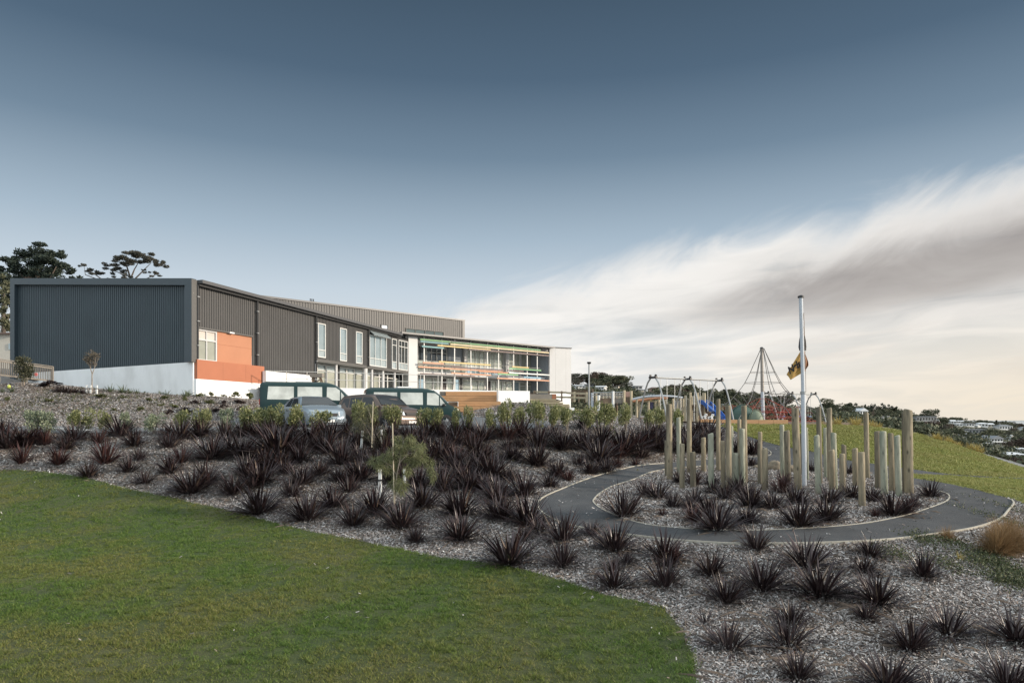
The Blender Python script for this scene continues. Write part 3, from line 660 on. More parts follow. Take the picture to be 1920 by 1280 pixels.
# end wing
D = Frame(*[ (1030.5-CX)/FPX*81.6, 81.6], (1071-CX)/FPX*82.9-(1030.5-CX)/FPX*81.6, 1.3)
wl_ = math.hypot((1071-CX)/FPX*82.9-(1030.5-CX)/FPX*81.6, 1.3)
part(MB().fbox(D, 0, wl_, -6, 0.0, 3.2, 8.52), 'end_wing', 'white_panel')
part(MB().fbox(D, -0.02, wl_+0.06, -6, 0.08, 8.52, 8.62), 'wing_cap', 'fascia')
part(MB().fbox(D, 0.05, wl_-0.02, -6, -0.05, 1.0, 3.2), 'wing_base', 'white_render')
jw = MB()
for q in (0.27, 0.75): jw.fbox(D, wl_*q, wl_*q+0.025, 0.0, 0.004, 3.25, 8.5)
part(jw, 'panel_joint', 'galv')
part(MB().fbox(B, b3-0.1, b3-0.02, RO, -0.3, 2.0, 8.2), 'reveal', 'blue_grey_panel')  # blue-grey puts the shade on the wing's inner face into its colour
# taller block behind
c0, c1 = Cb.t(470), Cb.t(870.3)
zc = 12.15
w1 = (Cb.t(714), Cb.t(727.5)); w2 = (Cb.t(760), Cb.t(832)); zw1 = (Cb.px(720, 617)[1], Cb.px(720, 608.5)[1]); zw2 = (8.7, Cb.px(800, 618.5)[1])
cl = MB(); cur = c0
for a, b, z0, z1 in ((*w1, *zw1), (*w2, *zw2), (c1-0.35, c1-0.35, 0, 0)):
    cl.corr(Cb, cur, a, 7.5, zc, 0.0, 0.30, 0.045)
    if b > a: cl.corr(Cb, a, b, z1, zc, 0, 0.30, 0.045); cl.corr(Cb, a, b, 7.5, z0, 0, 0.30, 0.045)
    cur = b
part(cl, 'upper_cladding', 'clad_grey')
part(MB().fbox(Cb, c0, c1, -14, -0.15, 7.5, zc-0.1), 'upper_core', 'dark_metal')
part(MB().fbox(Cb, c0, c1+0.06, -14, 0.12, zc-0.02, zc+0.16), 'upper_fascia', 'fascia')
part(MB().fbox(Cb, c1-0.75, c1-0.36, -0.05, 0.02, 7.5, zc-0.02), 'dark_strip', 'dark_metal'); part(MB().fbox(Cb, c1-0.35, c1+0.02, -14, 0.10, 7.5, zc-0.03), 'upper_corner_trim', 'frame_grey')  # solid dark strip left of the corner trim
window(Cb, *w1, *zw1, 0.1, 1, (), 'lamp_clear', m='dark_metal')
window(Cb, *w2, *zw2, 0.08, 4, (), 'glass_mid', w=0.09, m='dark_metal')
ae = MB()
for x in (586.5, 589.5, 592.5):
    t = Cb.t(x); ae.tube([Cb.pt(t, -0.6, zc), Cb.pt(t, -0.6, zc+0.55)], 0.05, 6)
part(ae, 'roof_aerial', 'dark_metal')
# ---------------------------------------------------------------- terrace, walls, rails
TE = Frame(*ray(497, 0, 46.2).xy, *(ray(934, 0, 53).xy-ray(497, 0, 46.2).xy))
Lt = (ray(934, 0, 53).xy-ray(497, 0, 46.2).xy).length
tw = MB(); tw.fbox(TE, 0.0, Lt, -0.3, 0, -0.8, FLOOR+0.03); o = tag(tw.build('retaining_wall', MT['white_render'], loc=(*TE.pt(0, 0, 0).xy, -0.8)), 'long white rendered retaining wall behind the parked vans', 'wall')
fl = MB(); fl.add([TE.pt(0, -0.3, FLOOR), TE.pt(Lt, -0.3, FLOOR), B.pt(b3+3, -0.5, FLOOR), B.pt(b3, RO-0.2, FLOOR), A.pt(t6+1, -1.5, FLOOR), A.pt(PE-0.5, -0.0, FLOOR)], [(0, 1, 2, 3, 4, 5)])
fl.add([TE.pt(Lt, -0.3, FLOOR), ray(1001, 0, 55)*1.0 + Vector((0, 0, FLOOR-ray(1001, 0, 55).z)), B.pt(b3+3, -0.5, FLOOR)], [(0, 1, 2)])
tag(fl.build('terrace', mat('paving', (0.30, 0.29, 0.27), 0.85, var=0.1)), kind='structure')
wa = Frame(*ray(934.5, 0, 41.0).xy, *(ray(993.5, 0, 41.6).xy-ray(934.5, 0, 41.0).xy)); wlen = (ray(993.5, 0, 41.6).xy-ray(934.5, 0, 41.0).xy).length
tag(MB().fbox4(wa, 0, wlen, -0.35, 0, 0.4, wa.px(934, 732)[1], 0.4, wa.px(934, 732)[1]).build('garden_wall', MT['white_render'], loc=(*wa.pt(0, 0, 0).xy, 0.4)), 'short white block wall between the orange timber seating and the steps', 'wall')
# low white wall against the cladding
tb0, tb1 = TA(498, 0.6), TA(584, 0.6)
tag(MB().fbox(A, tb0, tb1, 0.35, 0.6, FLOOR, 3.33).build('balcony_wall', MT['white_render'], loc=(*A.pt(tb0, 0.5, 0).xy, FLOOR)), 'low white wall along the dark cladding behind the handrail', 'wall')
hr = thing('handrail', TE.pt(0, -0.15, FLOOR), 'thin two-rail metal handrail along the white terrace wall', 'handrail')
rl = Lt*0.80
for z in (FLOOR+1.12, FLOOR+0.60): MB().tube([TE.pt(0.05, -0.15, z), TE.pt(rl, -0.15, z)], 0.024, 6).build('rail', MT['rail_metal'], hr)
for i in range(11):
    t = 0.05+(rl-0.1)*i/10; MB().tube([TE.pt(t, -0.15, FLOOR-0.05), TE.pt(t, -0.15, FLOOR+1.12)], 0.026, 6).build('rail_post', MT['rail_metal'], hr)
# barbecue-like timber table behind the rail
c = ray(594.5, 0, 46.9); tb = thing('picnic_table', (c.x, c.y, FLOOR), 'small weathered timber table standing behind the terrace handrail', 'table')
MB().box(c.x-0.42, c.x+0.42, c.y-0.3, c.y+0.3, FLOOR+0.70, FLOOR+0.95).build('tabletop', MT['timber_grey'], tb)
for sx in (-1, 1):
    MB().bar((c.x+sx*0.22, c.y-0.15, FLOOR+0.7), (c.x+sx*0.42, c.y-0.25, FLOOR), 0.07).build('leg', MT['timber_brown'], tb)
    MB().bar((c.x+sx*0.22, c.y+0.15, FLOOR+0.7), (c.x+sx*0.42, c.y+0.25, FLOOR), 0.07).build('leg', MT['timber_brown'], tb)
MB().bar((c.x-0.35, c.y, FLOOR+0.15), (c.x+0.3, c.y, FLOOR+0.62), 0.06).build('brace', MT['timber_brown'], tb)
# orange timber seating terraces
se = thing('timber_seating', ray(880, 790, 38.5), 'tiered orange timber seating boxes stepping down beside the green van', 'seating')
def tier(x0, x1, y0, y1, d, dep=1.1, m='timber_orange', nm='tier', lines=2):
    F = Frame(*ray(x0, 0, d).xy, 1.0, 0.04); a = 0; b = F.t(x1); zb = F.px(x0, y1)[1]; zt = F.px(x0, y0)[1]
    mb = MB(); h = (zt-zb)/lines
    for i in range(lines):
        for q0, q1 in ((0, 0.62 if i % 2 else 0.38), (0.62 if i % 2 else 0.38, 1.0)):
            mb.fbox(F, b*q0+0.008, b*q1-0.008, -dep, 0.0-0.004*((i+int(q0 > 0)) % 2), zb+h*i+0.008, zb+h*(i+1)-0.004)
    mb.fbox(F, 0.02, b-0.02, -dep, -0.02, zb, zt-0.02)
    return mb.build(nm, MT[m], se)
tier(835.5, 933.5, 733.5, 741.5, 42.6); tier(819, 933.5, 741.8, 752, 41.4); tier(859, 939, 752.2, 761, 40.4); tier(840, 858, 753, 761, 40.8, 0.6, 'timber_brown', 'niche'); tier(838, 939, 761.2, 772, 39.8); tier(868, 965, 772.2, 791, 38.8)
tier(824, 835.2, 733.5, 741.5, 42.7, 1.0, 'timber_grey', 'grey_box', 1)
# timber steps
def steps(name, rows, d, label, rise=None):
    st = thing(name, ray(rows[-1][0], rows[-1][2], d), label, 'steps')
    for i, (x0, x1, y) in enumerate(rows):
        dd = d-0.32*i; a, b = ray(x0, y, dd), ray(x1, y, dd)
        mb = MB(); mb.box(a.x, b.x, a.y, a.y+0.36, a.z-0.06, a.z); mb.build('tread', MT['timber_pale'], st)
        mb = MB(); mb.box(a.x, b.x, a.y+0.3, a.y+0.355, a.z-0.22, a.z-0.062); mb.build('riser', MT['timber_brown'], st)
    return st
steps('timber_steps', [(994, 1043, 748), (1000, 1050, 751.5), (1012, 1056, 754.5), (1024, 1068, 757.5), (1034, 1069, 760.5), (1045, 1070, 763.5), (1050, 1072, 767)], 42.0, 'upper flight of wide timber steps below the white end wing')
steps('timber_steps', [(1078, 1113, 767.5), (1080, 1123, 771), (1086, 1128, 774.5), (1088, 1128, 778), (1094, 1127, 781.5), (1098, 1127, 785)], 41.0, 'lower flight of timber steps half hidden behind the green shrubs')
pb = thing('planter_box', ray(1018, 747, 42.4), 'grey timber planter box with an orange end at the top of the steps', 'planter')
F = Frame(*ray(993.5, 0, 42.3).xy, 1, 0.02); MB().fbox(F, 0, F.t(1035), -0.7, 0, F.px(1000, 747.4)[1], F.px(1000, 738.5)[1]).build('planter_side', MT['timber_grey'], pb)
MB().fbox(F, F.t(1035)+0.01, F.t(1043), -0.7, 0.01, F.px(1000, 747.4)[1], F.px(1000, 738.5)[1]).build('planter_end', MT['timber_red'], pb)
F = Frame(*ray(1068, 0, 40.3).xy, 1, 0); tag(MB().fbox(F, 0, F.t(1077), -0.5, 0, F.px(1068, 771)[1], F.px(1068, 764)[1]).build('white_block', MT['white_render'], loc=F.pt(0, 0, F.px(1068, 771)[1])), 'small white block at the end of the upper steps', 'block')
def rail_fence(name, pts, label, rails, posts, pm, rm, d0, d1, pw=0.1):
    """posts: columns of the photo; rails: pairs of (row at start, row at end)."""
    x0, x1 = pts; f = thing(name, ray(x0, rails[-1][0], d0), label, 'fence')
    for y0, y1 in rails: MB().bar(ray(x0, y0, d0), ray(x1, y1, d1), 0.05, 0.13).build('rail', MT[rm], f)
    for x in posts:
        q = (x-x0)/(x1-x0); d = d0+(d1-d0)*q; yt = rails[0][0]+(rails[0][1]-rails[0][0])*q; p = ray(x, yt, d); zb = rails[-1][0]; pz = ray(x, rails[-1][0]+(rails[-1][1]-rails[-1][0])*q+8, d).z
        MB().box(p.x-pw/2, p.x+pw/2, p.y-pw/2-0.09, p.y+pw/2-0.09, pz, p.z+0.1).build('fence_post', MT[pm], f)
    return f
rail_fence('rail_fence', (1000, 1062), 'low cream railed fence in front of the white end wing', [(734.5, 735.8), (743.5, 744.5)], (1002, 1029, 1053), 'timber_brown', 'timber_pale', 48, 47)
rail_fence('rail_fence', (1062, 1102), 'cream two-rail timber fence between the white wing and the lamp post', [(736.5, 738), (744.5, 746)], (1077, 1100), 'timber_pale', 'timber_pale', 47, 46, 0.14)
def slat_fence(name, a, b, ya, yb, h, label, m, n):
    f = thing(name, a, label, 'fence'); a = Vector(a); b = Vector(b)
    for z in (0.12, h-0.08): MB().bar(a+Vector((0, 0, z)), b+Vector((0, 0, z)), 0.05, 0.09).build('rail', MT[m], f)
    mb = MB()
    for i in range(n):
        p = a.lerp(b, (i+0.5)/n); mb.box(p.x-0.022, p.x+0.022, p.y-0.055, p.y-0.03, p.z+0.06, p.z+h-0.05)
    mb.build('baluster_panel', MT[m], f)
    for q in (0, 0.33, 0.66, 1.0):
        p = a.lerp(b, q); MB().box(p.x-0.06, p.x+0.06, p.y-0.02, p.y+0.09, p.z-0.3, p.z+h+0.04).build('fence_post', MT[m], f)
    MB().bar(a+Vector((0, -0.02, h+0.03)), b+Vector((0, -0.02, h+0.03)), 0.12, 0.045).build('top_rail', MT[m], f)
slat_fence('baluster_fence', ray(-60, 700, 37.6), ray(97.5, 717.5, 43.0), 0, 0, 1.0, 'weathered timber baluster fence at the left end of the building', 'timber_grey', 44)
slat_fence('baluster_fence', ray(1073, 748, 66), ray(1112, 748, 62), 0, 0, 0.85, 'brown baluster fence beyond the lamp post below the wooded hill', 'timber_brown', 16)
# neighbour house at the left edge
nb = thing('neighbour_house', ray(5, 668, 72), 'pale neighbouring house half hidden behind the dark end wall', 'house')
p0_, p1_ = ray(-40, 668, 72), ray(30, 668, 72)
MB().box(p0_.x, p1_.x, 72, 78, p0_.z-1.5, ray(0, 627, 72).z).build('wall', MT['house_cream'], nb)
MB().box(p0_.x-0.3, p1_.x+0.3, 71.6, 78.4, ray(0, 627, 72).z, ray(0, 624, 72).z).build('roof', MT['roof_brown'], nb)
MB().box(ray(17, 0, 72).x, ray(25, 0, 72).x, 71.92, 71.99, ray(0, 655, 72).z, ray(0, 644, 72).z).build('window', MT['glass_band'], nb)
# ---------------------------------------------------------------- vehicles
def interp(P, x): return float(np.interp(x, [p[0] for p in P], [p[1] for p in P]))
class Car:
    """Lofted car body: x runs from the tail (0) to the nose, y is half width."""
    def __init__(s, L, W, top, belt, sill, plan, tumble, roof_in=0.10):
        s.L, s.W, s.top, s.belt, s.sill, s.plan, s.tumble, s.rin = L, W, top, belt, sill, plan, tumble, roof_in
    def half(s, x, z):
        w = s.W/2*interp(s.plan, x); b = interp(s.belt, x)
        if z <= b:
            q = (z-s.sill)/max(0.05, b-s.sill); return w*(0.955+0.045*math.sin(min(1, max(0, q*1.25))*math.pi/1.25*0.9))
        return w*0.985-(z-b)*s.tumble
    def body(s, xs):
        V = []; rows = []
        for x in xs:
            t, b = interp(s.top, x), interp(s.belt, x); b = min(b, t-0.03); row = []
            zs = [s.sill, s.sill+0.10, (s.sill+b)/2, b-0.08, b] + [b+(t-b)*q for q in (0.35, 0.7, 0.9)]
            for z in zs: row.append((x, s.half(x, z), z))
            h = row[-1][1]
            row.append((x, h-min(s.rin, h*0.15), t-0.012*min(1, (t-b)*4))); row.append((x, h*0.5, t+0.015)); row.append((x, 0, t+0.02))
            rows.append(row)
        n = len(rows[0]); F = []
        for r in rows: V += r+[(p[0], -p[1], p[2]) for p in r[-2::-1]]
        m = 2*n-1
        for i in range(len(rows)-1):
            for k in range(m-1): F.append((i*m+k, i*m+k+1, (i+1)*m+k+1, (i+1)*m+k))
        F.append(tuple(range(m))); F.append(tuple(reversed(range((len(rows)-1)*m, len(rows)*m)))); return V, F
    def patch(s, poly, side, off=0.008, nx=6):
        """Side window: polygon of (x,z) laid on the flank, bulging with it."""
        V = [(x, side*(s.half(x, z)+off), z) for x, z in poly]; W_ = [(x, side*(s.half(x, z)-0.03), z) for x, z in poly]; n = len(poly)
        return V+W_, [tuple(range(n)), tuple(reversed(range(n, 2*n)))]+[(i, n+i, n+(i+1) % n, (i+1) % n) for i in range(n)]
def wheel(root, x, y, r, w=0.2):
    mb = MB(); sgn = 1 if y > 0 else -1
    prof = [(r*0.62, -w/2), (r*0.93, -w/2), (r, -w/2+0.03), (r, w/2-0.03), (r*0.93, w/2), (r*0.62, w/2)]; n = 24; base = 0
    V = []; F = []
    for a in range(n):
        c, q = math.cos(2*math.pi*a/n), math.sin(2*math.pi*a/n); V += [(x+c*p[0], y+p[1], r+q*p[0]) for p in prof]
    k = len(prof)
    for a in range(n):
        b = (a+1) % n
        for j in range(k): F.append((a*k+j, a*k+(j+1) % k, b*k+(j+1) % k, b*k+j))
    t = MB().add(V, F).build('wheel', MT['tyre'], root, local=True, smooth=False)
    rm = MB(); yo = y+sgn*(w/2-0.03)
    rm.tube([(x, yo-sgn*0.03, r), (x, yo, r)], r*0.62, 20)
    for a in range(5):
        c, q = math.cos(2*math.pi*a/5), math.sin(2*math.pi*a/5); rm.bar((x, yo+sgn*0.012, r), (x+c*r*0.55, yo+sgn*0.012, r+q*r*0.55), 0.05, 0.02)
    rm.build('rim', MT['rim'], t, local=True)
def arch(root, x, side, car, r):
    V = []; n = 20
    for k in range(n):
        a = 2*math.pi*k/n; X, Z = x+math.cos(a)*r, max(car.sill-0.02, r*0.88+math.sin(a)*r); V.append((X, side*(car.half(X, max(Z, car.sill))+0.004), Z))
    W_ = [(v[0], v[1]-side*0.12, v[2]) for v in V]
    MB().add(V+W_, [tuple(range(n))]+[(i, n+i, n+(i+1) % n, (i+1) % n) for i in range(n)]).build('wheel_arch', MT['black_trim'], root, local=True)
def vehicle(name, car, xs, m, loc, heading, label, cat, group, sidew, wheels, r, glass, extra):
    root = thing(name, loc, label, cat, group, heading)
    V, F = car.body(xs); b = MB().add(V, F).build('body', MT[m], root, local=True, smooth=True)
    md = b.modifiers.new('bevel', 'WEIGHTED_NORMAL') if False else None
    for side in (1, -1):
        for gm, nm, poly in sidew:
            V, F = car.patch(poly, side, 0.006); MB().add(V, F).build(nm, MT[gm], root, local=True)
        for wx in wheels:
            arch(root, wx, side, car, r*1.16); wheel(root, wx, side*(car.W/2-0.10), r)
    extra(root, car)
    if cat == 'van': root.scale = (1, 1, 0.93)
    return root
def quad(root, name, m, pts, th=(0, 0, 0.012)):
    t = Vector(th); P = [Vector(p)+t for p in pts]; Q = [Vector(p)-t for p in pts]; n = len(P)
    return MB().add(P+Q, [tuple(range(n)), tuple(reversed(range(n, 2*n)))]+[(i, n+i, n+(i+1) % n, (i+1) % n) for i in range(n)]).build(name, MT[m], root, local=True)
def screen(root, car, xb, xt, m='car_glass', inset=0.10, name='windscreen'):
    zb, zt = interp(car.top, xb)+0.022, interp(car.top, xt)+0.018
    hb, ht = car.half(xb, interp(car.belt, xb))-inset*0.8, car.half(xt, zt-0.02)-inset; xm = (xb+xt)/2; zm = interp(car.top, xm)+0.024; hm = (hb+ht)/2
    s = 0.012 if xb > xt else -0.012
    V = [(xb, -hb, zb), (xb, hb, zb), (xm, hm, zm), (xt, ht, zt), (xt, -ht, zt), (xm, -hm, zm)]
    return quad(root, name, m, V, (s, 0, 0.012))
def mirror(root, x, y, z, m):
    mb = MB(); s = 1 if y > 0 else -1; mb.box(x-0.05, x+0.09, min(y, y+s*0.20), max(y, y+s*0.20), z-0.06, z+0.09); mb.build('wing_mirror', MT[m], root, local=True, bevel=0.025)
# --- vans
van = Car(5.2, 1.95, [(0, 2.10), (0.05, 2.2), (0.3, 2.27), (3.1, 2.27), (3.45, 2.22), (3.75, 2.06), (4.1, 1.72), (4.4, 1.38), (4.5, 1.30), (4.85, 1.16), (5.05, 1.02), (5.15, 0.85), (5.2, 0.6)],
          [(0, 1.22), (3.4, 1.22), (4.2, 1.16), (4.5, 1.12), (5.2, 0.9)], 0.32, [(0, 0.93), (0.12, 0.985), (0.4, 1.0), (4.3, 1.0), (4.8, 0.96), (5.05, 0.88), (5.2, 0.72)], 0.11, 0.14)
vxs = [0, 0.03, 0.1, 0.3, 0.8, 1.5, 2.3, 3.0, 3.3, 3.55, 3.8, 4.0, 4.2, 4.4, 4.5, 4.65, 4.85, 5.0, 5.1, 5.17, 5.2]
def van_extra(root, car):
    screen(root, car, 4.42, 3.62)
    quad(root, 'rear_window', 'car_glass_dark', [(-0.015, -0.72, 1.35), (-0.015, 0.72, 1.35), (-0.015, 0.66, 1.95), (-0.015, -0.66, 1.95)], (0.01, 0, 0))
    for s in (1, -1):
        quad(root, 'tail_light', 'lamp_red', [(-0.02, s*0.88, 1.0), (-0.02, s*0.72, 1.0), (-0.02, s*0.72, 1.32), (-0.02, s*0.88, 1.32)], (0.015, 0, 0))
        quad(root, 'headlight', 'lamp_clear', [(5.06, s*0.80, 0.78), (5.14, s*0.45, 0.78), (5.10, s*0.45, 0.98), (4.92, s*0.86, 1.02)], (0.03, 0, 0.0))
        mirror(root, 4.12, s*0.93, 1.28, 'black_trim')
        V, F = car.patch([(2.9, 1.0), (2.9, 1.03), (0.5, 1.03), (0.5, 1.0)], s, 0.008); MB().add(V, F).build('side_trim', MT['black_trim'], root, local=True)
        for sx in (0.30, 1.71, 3.12, 4.02):
            V, F = car.patch([(sx, 0.42), (sx+0.02, 0.42), (sx+0.02, 1.24), (sx, 1.24)], s, 0.004); MB().add(V, F).build('door_seam', MT['black_trim'], root, local=True)
        V, F = car.patch([(3.42, 0.95), (3.42, 1.0), (3.26, 1.0), (3.26, 0.95)], s, 0.03); MB().add(V, F).build('door_handle', MT['black_trim'], root, local=True)
    mb = MB(); mb.box(4.6, 5.235, -0.80, 0.80, 0.30, 0.55); mb.build('front_bumper', MT['black_trim'], root, local=True, bevel=0.05)
    mb = MB(); mb.box(-0.06, 0.2, -0.90, 0.90, 0.35, 0.55); mb.build('rear_bumper', MT['black_trim'], root, local=True, bevel=0.03)
    mb = MB(); mb.box(1.7, 2.5, -0.35, 0.35, 2.27, 2.37); mb.build('roof_vent', MT['plate_white'], root, local=True, bevel=0.03)
    quad(root, 'high_brake_light', 'lamp_red', [(-0.02, -0.2, 2.03), (-0.02, 0.2, 2.03), (-0.02, 0.2, 2.1), (-0.02, -0.2, 2.1)], (0.01, 0, 0))
def vwin(pale):
    g = 'car_glass_pale'
    return [(g, 'side_window', [(0.35, 1.30), (1.62, 1.30), (1.62, 2.00), (0.40, 2.00)]), (g, 'side_window', [(1.80, 1.30), (3.0, 1.30), (3.0, 2.00), (1.80, 2.00)]),
            (g, 'door_window', [(3.22, 1.30), (3.88, 1.26), (3.88, 1.82), (3.68, 1.98), (3.24, 2.0)]), (g, 'quarter_window', [(3.94, 1.26), (4.28, 1.27), (3.94, 1.74)])]
def on_park(px, d): p = ray(px, 0, d); return (p.x, p.y, H(p.x, p.y)+0.03)
vehicle('van', van, vxs, 'car_green', on_park(489, 34.9), R(17), 'dark green minibus van parked behind the silver sedan', 'van', 'green vans', vwin(False), (0.95, 4.25), 0.34, 'car_glass', van_extra)
vehicle('van', van, vxs, 'car_green', on_park(684, 36.9), R(17), 'dark green minibus van parked beside the orange timber seating', 'van', 'green vans', vwin(True), (0.95, 4.25), 0.34, 'car_glass', van_extra)
# --- sedan
sed = Car(4.6, 1.76, [(0, 0.82), (0.04, 0.92), (0.2, 0.99), (0.75, 1.02), (1.0, 1.14), (1.4, 1.32), (1.8, 1.40), (2.3, 1.42), (2.7, 1.39), (3.0, 1.24), (3.35, 1.02), (3.5, 0.96), (4.0, 0.88), (4.35, 0.80), (4.5, 0.70), (4.6, 0.5)],
          [(0, 0.82), (0.8, 0.93), (2.0, 0.92), (3.4, 0.88), (4.2, 0.76), (4.6, 0.55)], 0.20, [(0, 0.86), (0.15, 0.94), (0.6, 1.0), (3.6, 1.0), (4.2, 0.96), (4.45, 0.88), (4.6, 0.74)], 0.42, 0.12)
sxs = [0, 0.04, 0.15, 0.4, 0.75, 1.0, 1.2, 1.4, 1.6, 1.8, 2.05, 2.3, 2.5, 2.7, 2.85, 3.0, 3.2, 3.35, 3.5, 3.8, 4.1, 4.3, 4.42, 4.52, 4.6]
def car_extra(xb, xt, rb, rt, m, nose, grille=True):
    def f(root, car):
        screen(root, car, xb, xt, 'car_glass_dark'); screen(root, car, rb, rt, 'car_glass_dark', name='rear_window')
        L = car.L; bz = interp(car.top, L-0.2)
        for s in (1, -1):
            quad(root, 'headlight', 'lamp_clear', [(L-0.02, s*0.42, bz-0.22), (L-0.26, s*0.80, bz-0.20), (L-0.34, s*0.78, bz-0.03), (L-0.12, s*0.42, bz-0.05)], (0.035, 0, 0.0))
            quad(root, 'tail_light', 'lamp_red', [(-0.01, s*0.45, 0.70), (0.03, s*0.76, 0.70), (0.03, s*0.76, 0.86), (-0.01, s*0.45, 0.86)], (0.03, 0, 0))
            mirror(root, xb-0.18, s*(car.W/2-0.06), interp(car.belt, xb)+0.07, m)
            for sx in (1.96, 3.06):
                V, F = car.patch([(sx, 0.30), (sx+0.018, 0.30), (sx+0.018, 0.92), (sx, 0.92)], s, 0.004); MB().add(V, F).build('door_seam', MT['black_trim'], root, local=True)
            for hx in (1.45, 2.45):
                V, F = car.patch([(hx, 0.78), (hx+0.18, 0.78), (hx+0.18, 0.81), (hx, 0.81)], s, 0.03); MB().add(V, F).build('door_handle', MT['black_trim'], root, local=True)
        mb = MB(); mb.box(L-0.10, L+0.05, -0.72, 0.72, 0.24, 0.44); mb.build('front_bumper', MT[m], root, local=True, bevel=0.03)
        mb = MB(); mb.box(L-0.10, L+0.03, -0.36, 0.36, bz-0.22, bz-0.10); mb.build('grille', MT['black_trim'], root, local=True)
        mb = MB(); mb.box(L+0.05, L+0.062, -0.22, 0.22, 0.29, 0.40); mb.build('number_plate', MT['plate_white'], root, local=True)
        mb = MB()
        for yy in (-0.36, 0.36): mb.bar((xt-0.5, yy, 0.95), (xt-0.42, yy, 1.22), 0.42, 0.1)
        mb.build('seat', MT['black_trim'], root, local=True)
    return f
swin = [('car_glass_dark', 'rear_side_window', [(1.15, 0.98), (1.92, 0.97), (1.92, 1.32), (1.62, 1.31), (1.45, 1.24)]), ('car_glass_dark', 'door_window', [(2.0, 0.97), (3.05, 0.95), (2.72, 1.24), (2.55, 1.32), (2.0, 1.32)])]
vehicle('sedan', sed, sxs, 'car_silver', on_park(556, 32.4), R(-56), 'silver blue sedan facing the camera in front of the left green van', 'car', None, swin, (0.85, 3.72), 0.31, 'car_glass_dark', car_extra(3.36, 2.74, 0.98, 1.72, 'car_silver', 4.6))
wag = Car(4.5, 1.78, [(0, 0.85), (0.03, 1.05), (0.12, 1.25), (0.35, 1.56), (0.5, 1.63), (1.2, 1.67), (2.3, 1.66), (2.7, 1.60), (3.0, 1.42), (3.3, 1.14), (3.45, 1.06), (4.0, 0.98), (4.3, 0.88), (4.42, 0.75), (4.5, 0.55)],
          [(0, 0.80), (0.3, 1.0), (3.3, 0.96), (4.2, 0.84), (4.5, 0.6)], 0.25, [(0, 0.90), (0.15, 0.96), (0.6, 1.0), (3.6, 1.0), (4.1, 0.96), (4.35, 0.88), (4.5, 0.74)], 0.24, 0.12)
wxs = [0, 0.03, 0.12, 0.25, 0.4, 0.55, 0.9, 1.3, 1.8, 2.3, 2.5, 2.7, 2.85, 3.0, 3.15, 3.3, 3.45, 3.8, 4.1, 4.28, 4.38, 4.45, 4.5]
wwin = [('car_glass_dark', 'cargo_window', [(0.38, 1.05), (0.98, 1.05), (0.98, 1.50), (0.55, 1.48)]), ('car_glass_dark', 'rear_side_window', [(1.06, 1.05), (1.9, 1.04), (1.9, 1.53), (1.06, 1.52)]), ('car_glass_dark', 'door_window', [(1.98, 1.04), (3.0, 1.02), (2.68, 1.46), (2.55, 1.52), (1.98, 1.53)])]
vehicle('wagon', wag, wxs, 'car_brown', on_park(655, 34.3), R(-38), 'dark brownish grey wagon parked between the sedan and the right green van', 'car', None, wwin, (0.85, 3.65), 0.33, 'car_glass_dark', car_extra(3.32, 2.74, 0.05, 0.42, 'car_brown', 4.5))
# ---------------------------------------------------------------- playground
def gz(x, y): return H(x, y)+0.03
def swing_set(name, arches, d0, d1, ztop, label, hang, seat_m='black_trim', spread=1.2):
    x0, x1 = arches[0], arches[-1]; a = ray(x0, 0, d0); b = ray(x1, 0, d1); a.z = ztop; b.z = ztop
    u = (b-a).normalized(); p = Vector((-u.y, u.x, 0)); g0 = gz(a.x, a.y)
    s = thing(name, (a.x, a.y, g0), label, 'swing set')
    MB().tube([a-u*0.05, b+u*0.05], 0.055, 8).build('top_beam', MT['galv'], s)
    for k, x in enumerate(arches):
        q = (x-x0)/(x1-x0) if k not in (0, len(arches)-1) else (0 if k == 0 else 1)
        m = (x-CX)/FPX; t = (m*a.y-a.x)/(u.x-m*u.y) if 0 < q < 1 else (b-a).length*q; c = a+u*t
        for sg in (1, -1):
            f = c+p*sg*spread; zz = gz(f.x, f.y)-0.1; P = []
            for j in range(9):
                w = j/8; P.append(Vector((c.x+p.x*sg*(0.16+(spread-0.16)*(w**0.62)), c.y+p.y*sg*(0.16+(spread-0.16)*(w**0.62)), ztop+0.02-(ztop-zz)*w)))
            MB().tube(P, 0.05, 8).build('leg', MT['galv'], s)
        cb = MB(); cb.bar(c+p*0.30, c-p*0.30, 0.15, 0.12)
        for sg in (1, -1): cb.bar(c+p*sg*0.2+Vector((0, 0, 0.05)), c+p*sg*0.24+Vector((0, 0, 0.17)), 0.10)
        cb.build('bracket', MT['dark_metal'], s)
    for xa, xb in hang:
        pts = []
        for x in (xa, xb):
            m = (x-CX)/FPX; t = (m*a.y-a.x)/(u.x-m*u.y); pts.append(a+u*t)
        zs = g0+0.55
        for q in pts: MB().tube([q, Vector((q.x, q.y, zs))], 0.016, 5).build('chain', MT['galv'], s)
        c = (pts[0]+pts[1])/2; MB().bar(Vector((pts[0].x, pts[0].y, zs)), Vector((pts[1].x, pts[1].y, zs)), 0.24, 0.05).build('swing_seat', MT[seat_m], s)
    return s
swing_set('swing_set', (1224.5, 1289, 1348.5), 41.6, 45.0, 2.52, 'three-arch silver swing set with four swings behind the tall timber posts', [(1238.5, 1250.5), (1265, 1276.5), (1302, 1312.5), (1327, 1337)])
swing_set('swing_set', (1437, 1482, 1525.5), 55.2, 57.2, 2.06, 'smaller silver swing set beside the flagpole beyond the rope net', [(1464, 1470), (1493, 1500), (1515, 1520)], 'slide_blue', 1.35)
